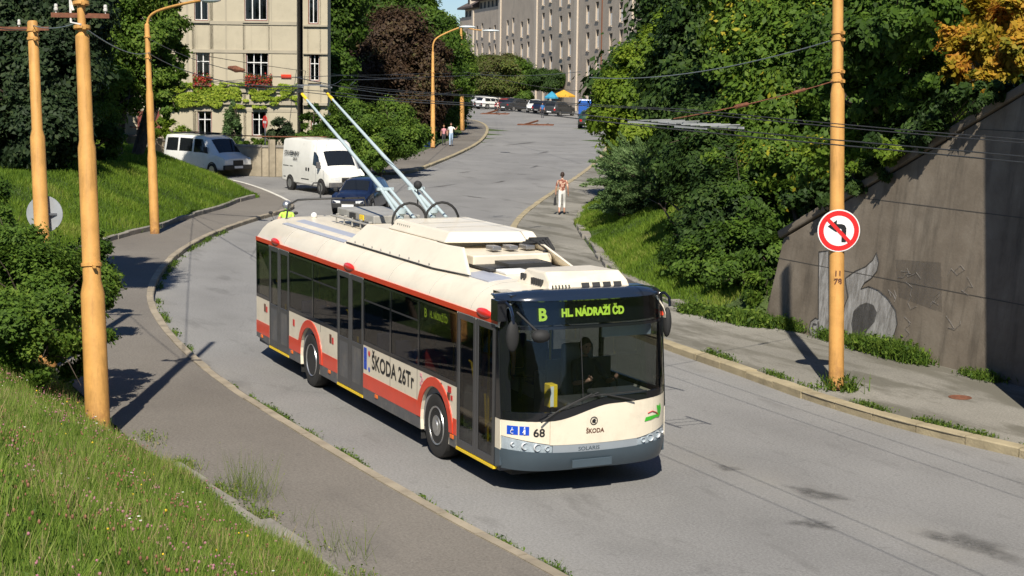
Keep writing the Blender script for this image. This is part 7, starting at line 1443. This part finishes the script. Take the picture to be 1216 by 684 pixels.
# garden conifers by the house
tree('cypress', 'slim pointed blue-green cypress against the beige house wall', 'conifer', hbp(276, 170, 94), [(atd(276, v, 94), (r, r, r*1.6)) for v, r in ((162, .55), (152, .55), (142, .45), (132, .32), (123, .18))], .09, 2200, 'lf_juniper', .1)
tree('yew_bush', 'dark rounded yew bush right of the red road sign in the garden', 'bush', hbp(333, 172, 93), LP([(325, 160, 93, .7), (340, 160, 93, .7), (333, 152, 93, .65), (318, 166, 93, .5), (348, 166, 93, .45)]), .09, 2000, 'lf_conifer', .08)
tree('garden_shrub', 'loose green shrub in front of the right wing of the house', 'shrub', hbp(375, 175, 90), LP([(368, 145, 91, .6), (378, 160, 90, .7), (362, 165, 90, .6), (390, 150, 91, .6), (372, 128, 91, .35)]), .1, 1300, 'lf_mid', .08)
for i, (u, lab) in enumerate(((232, 'small plant hanging over the garden wall behind the minibus'), (262, 'second small plant on the garden wall, behind the minibus bonnet'), (300, 'small plant on the garden wall left of the red sign'))):
    tree('wall_plant', lab, 'plant', hbp(u, 185, 92.5), LP([(u, 171, 92.5, .45), (u+12, 172, 92.5, .4), (u-10, 173, 92.5, .35)]), .09, 1400, 'lf_hedge', .03, 'plants along the garden wall')
# purple beech and its neighbours
GM = 'trees between the house and the far road'
tree('copper_beech', 'large dark reddish-brown copper beech in the middle distance', 'tree', hbp(465, 172, 128), LP([(430, 70, 128, 3.0), (465, 50, 128, 3.2), (500, 75, 128, 2.6), (450, 100, 127, 3.0), (485, 115, 128, 2.8), (512, 100, 129, 2.0), (415, 95, 127, 2.2), (508, 132, 129, 1.7), (490, 145, 127, 1.7), (522, 115, 130, 1.1), (465, 140, 126, 2.3)]), .2, 650, 'lf_beech', .4, GM)
tree('broad_shrub', 'broad mid-green bush behind the white van', 'bush', hbp(450, 190, 84), LP([(415, 175, 85, 1.2), (445, 170, 84, 1.4), (475, 165, 86, 1.3), (430, 145, 86, 1.3), (460, 140, 87, 1.4), (400, 155, 87, 1.2), (425, 190, 83, .8), (490, 160, 90, 1.0), (410, 125, 88, .9), (450, 185, 83, .9)]), .11, 1100, 'lf_hedge', .12, GM)
tree('hedge_bush', 'dark hedge along the far left pavement behind the walkers', 'bush', hbp(510, 168, 126), LP([(500, 163, 122, 1.2), (522, 152, 131, 1.2), (540, 145, 150, 1.1), (482, 172, 112, 1.1), (530, 138, 140, 1.3), (462, 178, 104, 1.0), (540, 128, 158, 1.5)]), .15, 800, 'lf_mid', .12, GM)
tree('tall_tree', 'tall dark green tree directly right of the beige house', 'tree', hbp(405, 160, 118), LP([(398, 30, 118, 2.2), (393, 80, 116, 1.9), (403, -10, 118, 2.6), (395, 115, 114, 1.6)]), .2, 650, 'lf_mid', .4, GM)
tree('tall_tree', 'tall green tree above the copper beech, left of the patch of sky', 'tree', hbp(480, 160, 135), LP([(470, 15, 135, 3.0), (500, 25, 135, 2.4), (515, 50, 134, 2.2), (450, -5, 136, 3.0), (490, 0, 136, 2.0), (522, 75, 133, 2.0)]), .2, 700, 'lf_mid', .4, GM)
tree('pointed_tree', 'tree with a pointed top against the sky behind the lamp pole', 'tree', hbp(525, 150, 150), LP([(525, 45, 150, 2.0), (520, 28, 150, 1.4), (517, 14, 150, .8), (532, 65, 149, 2.4), (538, 90, 148, 2.2), (520, 95, 148, 2.4)]), .2, 700, 'lf_hedge', .3, GM)
for i, (u, v, d, r, lab) in enumerate(((20, 90, 90, 7, 'dark tree far back behind the conifer'), (130, 90, 105, 6, 'dark tree far back left of the house'), (420, 70, 150, 8, 'dark tree far back right of the house'), (490, 90, 165, 7, 'dark tree far back behind the beech'))):
    tree('background_tree', lab, 'tree', hbp(u, 150, d), LP([(u, v, d, r*.75), (u-40, v-20, d, r*.6), (u+30 if u != 490 else u+10, v+10, d, r*.6), (u, v-60, d, r*.7)]) if u != 490 else LP([(u, v+10, d, r*.7), (u-40, v-10, d, r*.6), (u+25, v+25, d, r*.5)]), .3, 260, 'lf_dark', .3, GM)
# flat-crowned trees in front of the flats
GF = 'low round trees in front of the apartment block'
tree('round_tree', 'low spreading tree with reddish green crown before the apartment block, left', 'tree', hbp(585, 128, 236), [(p, (3.2, 3.0, r)) for p, r in LP([(560, 86, 236, 1.86), (578, 80, 236, 1.86), (598, 80, 236, 1.86), (568, 98, 236, 1.60), (590, 97, 236, 1.73), (608, 95, 236, 1.60), (553, 95, 236, 1.73), (580, 104, 236, 1.20), (600, 104, 236, 1.20)])], .24, 750, 'lf_mixed', .25, GF, flat=.7)
tree('round_tree', 'low spreading green tree before the apartment block, middle', 'tree', hbp(622, 128, 236), [(p, (2.6, 2.5, r)) for p, r in LP([(612, 84, 236, 1.73), (628, 92, 236, 1.46), (612, 98, 236, 1.46), (636, 99, 236, 1.20)])], .22, 750, 'lf_mid', .25, GF, flat=.7)
tree('round_tree', 'small round dark crown before the flats, nearest the yellow parasol', 'tree', hbp(652, 130, 232), [(p, (2.1, 2.0, r)) for p, r in LP([(646, 94, 232, 1.40), (660, 94, 232, 1.26), (652, 99, 232, 1.12)])], .2, 900, 'lf_dark', .2, GF, flat=.7)
tree('low_shrub', 'low light green shrub between the parked cars', 'shrub', hbp(625, 130, 232), LP([(625, 115, 232, 1.1), (632, 118, 232, .8), (616, 118, 232, .8)]), .2, 900, 'lf_hedge', .1)
# shading trees beside the verge (their shade falls over the pavement and the minibus)
tree('overhead_tree', 'leafy roadside tree standing left of the hedge whose shade falls across the pavement', 'tree', (-14.0, -9.8, 2.0), [((-15.1, -6.6, 12), 1.7), ((-13.4, -6.9, 12.3), 1.4), ((-16.8, -6.3, 11.8), 1.6), ((-14.2, -8.6, 12.6), 1.5), ((-18.3, -5.8, 11.8), .9)], .13, 900, 'lf_mid', .2)
# ---------------------------------------------------------------- grass, flowers, weeds
leafmat('grass_blade', [(0, (.085, .13, .022)), (.45, (.15, .245, .035)), (.78, (.24, .34, .055)), (.88, (.38, .37, .14)), (1, (.42, .33, .17))], .45)
leafmat('verge_blade', [(0, (.065, .115, .014)), (.5, (.13, .22, .022)), (.85, (.20, .28, .032)), (1, (.28, .31, .07))], .4)
leafmat('clover', [(0, (.035, .075, .012)), (1, (.09, .15, .03))], .3)
def visible(x, y, z, mg=30):
    d = np.stack([x, y, z], -1)-CAM; zz = d@CF; u = 608+FPX*(d@CR)/np.maximum(zz, .1); v = 342-FPX*(d@CU)/np.maximum(zz, .1); return (zz > 1) & (u > -mg) & (u < 1216+mg) & (v > -mg) & (v < 684+mg+40)
def blades(x, y, h, w, lean=.5):
    n = len(x); z = height(x, y)+np.array([mnoise.noise((a*.35, b*.35, 0)) for a, b in zip(x, y)])*.10-.03; a = RNG.uniform(0, 2*np.pi, n); dx, dy = np.cos(a), np.sin(a); l = RNG.uniform(.1, lean, n)*h; b = RNG.uniform(0, 2*np.pi, n); lx, ly = np.cos(b)*l, np.sin(b)*l
    B = np.stack([x, y, z], -1); D = np.stack([dx*w/2, dy*w/2, dx*0], -1); m1 = B+np.stack([lx*.35, ly*.35, h*.55], -1); tp = B+np.stack([lx, ly, h], -1)
    V = np.stack([B-D, B+D, m1+D*.8, m1-D*.8, tp+D*.15, tp-D*.15], 1).reshape(-1, 3); i = np.arange(n)*6; F = np.concatenate([np.stack([i, i+1, i+2, i+3], -1), np.stack([i+3, i+2, i+4, i+5], -1)]); return V, F
def scatter(n, x0, x1, y0, y1, line, poly, smin, mask=None):
    x = RNG.uniform(x0, x1, n); y = RNG.uniform(y0, y1, n); s = dline(line, x, y); k = inside(poly, x, y) & (s > smin); x, y = x[k], y[k]; k = visible(x, y, height(x, y)); return x[k], y[k]
# near bank
x, y = scatter(620000, -13, 14, -13, -4.6, LB, POLY_L, .05)
dcam = np.hypot(x-CAM[0], y-CAM[1]); keep = RNG.random(len(x)) < np.clip(1.3-dcam/30, .4, 1); x, y, dcam = x[keep], y[keep], dcam[keep]; print('near blades', len(x))
pat = np.array([mnoise.noise((a*.7, b*.7, 5)) for a, b in zip(x, y)]); h = RNG.uniform(.07, .20, len(x))*(1+.5*pat); s_ = dline(LB, x, y); p2 = np.array([mnoise.noise((a*2.6, b*2.6, 7)) for a, b in zip(x, y)]); h *= np.clip(.4+s_*1.2, .4, 1)*(1+1.1*p2)
V, F = blades(x, y, h, RNG.uniform(.005, .011, len(x))); t = np.clip(RNG.random(len(x))*.70+pat*.30+.16+p2*.30, 0, 1); tag(fast_mesh('grass', V, F, M['grass_blade'], np.tile(t, 2)), 'long meadow grass on the near left bank', 'grass', kind='stuff')
x, y = scatter(30000, -13, 14, -13, -4.6, LB, POLY_L, .3); k = RNG.random(len(x)) < .5+.5*np.array([mnoise.noise((a*.9, b*.9, 2)) for a, b in zip(x, y)]); x, y = x[k], y[k]
V, F = blades(x, y, RNG.uniform(.16, .34, len(x)), RNG.uniform(.003, .006, len(x)), .5); tag(fast_mesh('grass', V, F, M['grass_blade'], np.tile(RNG.uniform(.6, 1, len(x)), 2)), 'thin straw-coloured grass stems standing above the near meadow', 'grass', kind='stuff')
# low clover leaves between the blades
x, y = scatter(160000, -13, 14, -13, -4.6, LB, POLY_L, .02); z = height(x, y)+np.array([mnoise.noise((a*.35, b*.35, 0)) for a, b in zip(x, y)])*.10+RNG.uniform(-.01, .09, len(x))
V, F, t = leafcloud(np.stack([x, y, z], -1), .014, RNG.random(len(x)), up=.9, asp=.9); tag(fast_mesh('clover', V, F, M['clover'], t), 'low clover leaves among the meadow grass', 'ground cover', kind='stuff')
# flower heads
mat('clover_pink', (.34, .14, .18), .8, var=.3, vscale=30); mat('yarrow_white', (.65, .65, .58), .8, var=.1); mat('flower_yellow', (.75, .50, .02), .7); mat('dry_head', (.22, .10, .06), .9, var=.3, vscale=30)
def heads(n, r, m, label, zr, flat=1.0, clump=2.0):
    x, y = scatter(n*6, -9, 14, -13, -4.8, LB, POLY_L, .25); pt = np.array([mnoise.noise((a*.45+hash(label) % 7, b*.45, 1)) for a, b in zip(x, y)]); k = RNG.random(len(x)) < np.clip(.25+pt*clump, 0, 1); x, y = x[k][:n], y[k][:n]; mb = MB()
    for a, b in zip(x, y):
        z = hz(a, b)+mnoise.noise((a*.35, b*.35, 0))*.1+RNG.uniform(*zr); rr = r*RNG.uniform(.6, 1.2); mb.ball((a, b, z), rr, 1, 1, flat, 6, 4)
    tag(mb.build(label.replace(' ', '_'), M[m], None, smooth=60, fix=False), label+' scattered through the near meadow grass', 'flowers', kind='stuff')
heads(1700, .0115, 'clover_pink', 'pink clover heads', (.08, .17)); heads(1500, .008, 'dry_head', 'brown seed heads', (.10, .22), 1.6); heads(80, .016, 'yarrow_white', 'white yarrow heads', (.12, .22), .3, 3.0); heads(50, .012, 'flower_yellow', 'yellow flower heads', (.08, .18))
# left verge, right bank, strips along the wall and kerbs
x, y = scatter(420000, -66, -24, -9, 10, LB, POLY_L, .05); print('verge', len(x)); pat = np.array([mnoise.noise((a*.5, b*.5, 5)) for a, b in zip(x, y)])
V, F = blades(x, y, RNG.uniform(.08, .22, len(x))*(1+.6*pat), RNG.uniform(.015, .03, len(x)), .7); tag(fast_mesh('grass', V, F, M['verge_blade'], np.tile(np.clip(RNG.random(len(x))*.6+pat*.7+.2, 0, 1), 2)), 'mown green grass on the left verge mound', 'grass', kind='stuff')
x, y = scatter(520000, -50, -13, 9, 26, RB, POLY_R, .05); print('rbank', len(x)); pat = np.array([mnoise.noise((a*.5, b*.5, 8)) for a, b in zip(x, y)])
V, F = blades(x, y, RNG.uniform(.07, .19, len(x))*(1+.6*pat), RNG.uniform(.015, .03, len(x)), .8); tag(fast_mesh('grass', V, F, M['verge_blade'], np.tile(np.clip(RNG.random(len(x))*.6+pat*.7+.25, 0, 1), 2)), 'bright sloping grass bank behind the bus on the right', 'grass', kind='stuff')
def tufts(name, label, pts, n, spread, h, size, m='lf_hedge', kind='stuff', grass=True):   # weeds along a path
    pts = np.array(pts, float); seg = np.hypot(*np.diff(pts[:, :2], axis=0).T); cum = np.r_[0, np.cumsum(seg)]; s = RNG.random(n)*cum[-1]; x = np.interp(s, cum, pts[:, 0])+RNG.normal(0, spread, n); y = np.interp(s, cum, pts[:, 1])+RNG.normal(0, spread, n)
    dens = np.array([mnoise.noise((a*1.1, 3.3, len(label))) for a in s]); k = RNG.random(n) < np.clip(.3+dens*2.2, 0, 1); x, y, dd = x[k], y[k], dens[k]; z0 = np.interp(x, pts[:, 0][::-1] if pts[0, 0] > pts[-1, 0] else pts[:, 0], pts[:, 2][::-1] if pts[0, 0] > pts[-1, 0] else pts[:, 2])
    hh = h*(.4+RNG.random(len(x)))*(1+dd); a = RNG.uniform(0, 2*np.pi, len(x)); B = np.stack([x, y, z0], -1); w = size*.25; D = np.stack([np.cos(a)*w, np.sin(a)*w, a*0], -1); ln = np.stack([RNG.normal(0, .35, len(x))*hh, RNG.normal(0, .35, len(x))*hh, hh], -1)
    V1 = np.stack([B-D, B+D, B+ln*.6+D*.7, B+ln+D*.1], 1).reshape(-1, 3); F1 = np.arange(len(x)*4).reshape(-1, 4); C = B+ln*RNG.random(len(x))[:, None]; V2, F2, _ = leafcloud(C, size, None); V = np.concatenate([V1, V2]); F = np.concatenate([F1, F2+len(V1)])
    o = fast_mesh(name, V, F, M[m], RNG.random(len(F))); return tag(o, label, 'weeds', kind=kind)
wb = [(x_, 10.25, .13) for x_ in np.linspace(-12, -3.5, 12)]
tufts('weeds', 'strip of weeds and grass growing along the foot of the concrete wall', wb, 9000, .10, .14, .035)
tufts('weeds', 'bushier clump of weeds at the wall foot right of the graffiti', [(-8.0, 10.15, .13), (-5.6, 10.15, .13)], 4000, .11, .24, .045)
tufts('weeds', 'weeds around the base of the sign pole', [(-5.6, 7.25, .13), (-4.3, 7.15, .13)], 5000, .14, .22, .045)
tufts('weeds', 'thin grass line along the inner side of the right kerb', [(x_, float(np.interp(x_, [p[0] for p in kr][::-1], [p[1] for p in kr][::-1]))+.33, .13) for x_ in np.linspace(3, -12, 20)], 5000, .05, .06, .022)
tufts('weeds', 'low grass and weeds at the left end of the wall beside the pavement', [(-13.5, 9.5, .13), (-10.5, 9.95, .13)], 7000, .14, .18, .05)
klx, kly = [p[0] for p in kl][::-1], [p[1] for p in kl][::-1]
def gutter(x0, x1, n=8): return [(x_, float(np.interp(x_, klx, kly))+.10, .0) for x_ in np.linspace(x0, x1, n)]
tufts('weeds', 'grass tufts growing in the gutter along the near kerb', gutter(3.4, -9.5, 30), 4200, .03, .075, .022)
tufts('weeds', 'small weeds in the gutter at the inside of the bend', gutter(-12, -36, 30), 2500, .05, .08, .03)
tufts('weeds', 'rank weeds spilling over the near grass edge onto the pavement', [(-5.3, -5.0, .13), (-3.0, -4.9, .13), (-1.0, -4.75, .13), (1.5, -4.5, .13), (3.5, -4.3, .13)], 3200, .10, .08, .018, 'grass_blade')
tufts('weeds', 'yellow flowering weeds at the edge of the near pavement', [(-2.2, -4.6, .13), (.9, -4.3, .13), (2.2, -4.2, .13)], 900, .14, .34, .010, 'lf_bright')
tufts('weeds', 'small yellow-green weed by the far right kerb near the woman', [(at(600, 268)[0], at(600, 268)[1], .05), (at(612, 262)[0], at(612, 262)[1], .05)], 1200, .2, .35, .07, 'lf_bright')
# scattered fallen leaves and grit on the right pavement
# ---------------------------------------------------------------- light, sky, camera
w = bpy.data.worlds.new('World'); scn.world = w; w.use_nodes = True; nt = w.node_tree; nt.nodes.clear()
sky = nt.nodes.new('ShaderNodeTexSky'); sky.sky_type = 'NISHITA'; sky.sun_disc = False; bg = nt.nodes.new('ShaderNodeBackground'); wo_ = nt.nodes.new('ShaderNodeOutputWorld'); mxs = N(nt, 'ShaderNodeMix', data_type='RGBA', blend_type='MULTIPLY'); mxs.inputs[0].default_value = 1.0; mxs.inputs[7].default_value = (.84, .95, 1.10, 1); nt.links.new(sky.outputs[0], mxs.inputs[6]); nt.links.new(mxs.outputs[2], bg.inputs[0]); nt.links.new(bg.outputs[0], wo_.inputs[0])
bg.inputs[1].default_value = 0.058
EL, AZ = R_(47), R_(-28.0)                  # elevation, world azimuth towards the sun
sky.sun_elevation = EL; sky.sun_rotation = math.pi/2-AZ; sky.air_density = 1.0; sky.dust_density = .2; sky.ozone_density = 3.0; sky.altitude = 1500
sl = bpy.data.lights.new('sun', 'SUN'); sl.energy = 4.7; sl.angle = R_(.53); sl.color = (1.0, .93, .81); so = bpy.data.objects.new('sun', sl); COL.objects.link(so)
dv = Vector((math.cos(EL)*math.cos(AZ), math.cos(EL)*math.sin(AZ), math.sin(EL))); so.rotation_euler = dv.to_track_quat('Z', 'Y').to_euler(); so.location = (20, -20, 40)
cam = bpy.data.cameras.new('camera'); co = bpy.data.objects.new('camera', cam); COL.objects.link(co); scn.camera = co
cam.sensor_width = 36; cam.lens = 36*FPX/1216; cam.clip_end = 5000; cam.clip_start = .2
Mx = Matrix(((CR[0], CU[0], -CF[0], CAM[0]), (CR[1], CU[1], -CF[1], CAM[1]), (CR[2], CU[2], -CF[2], CAM[2]), (0, 0, 0, 1))); co.matrix_world = Mx
scn.render.engine = 'CYCLES'; scn.view_settings.view_transform = 'Standard'; scn.view_settings.look = 'None'; scn.view_settings.exposure = 0.54; scn.view_settings.gamma = 1.0
try: scn.cycles.max_bounces = 6; scn.cycles.transparent_max_bounces = 16; scn.cycles.caustics_reflective = False; scn.cycles.caustics_refractive = False
except Exception: pass
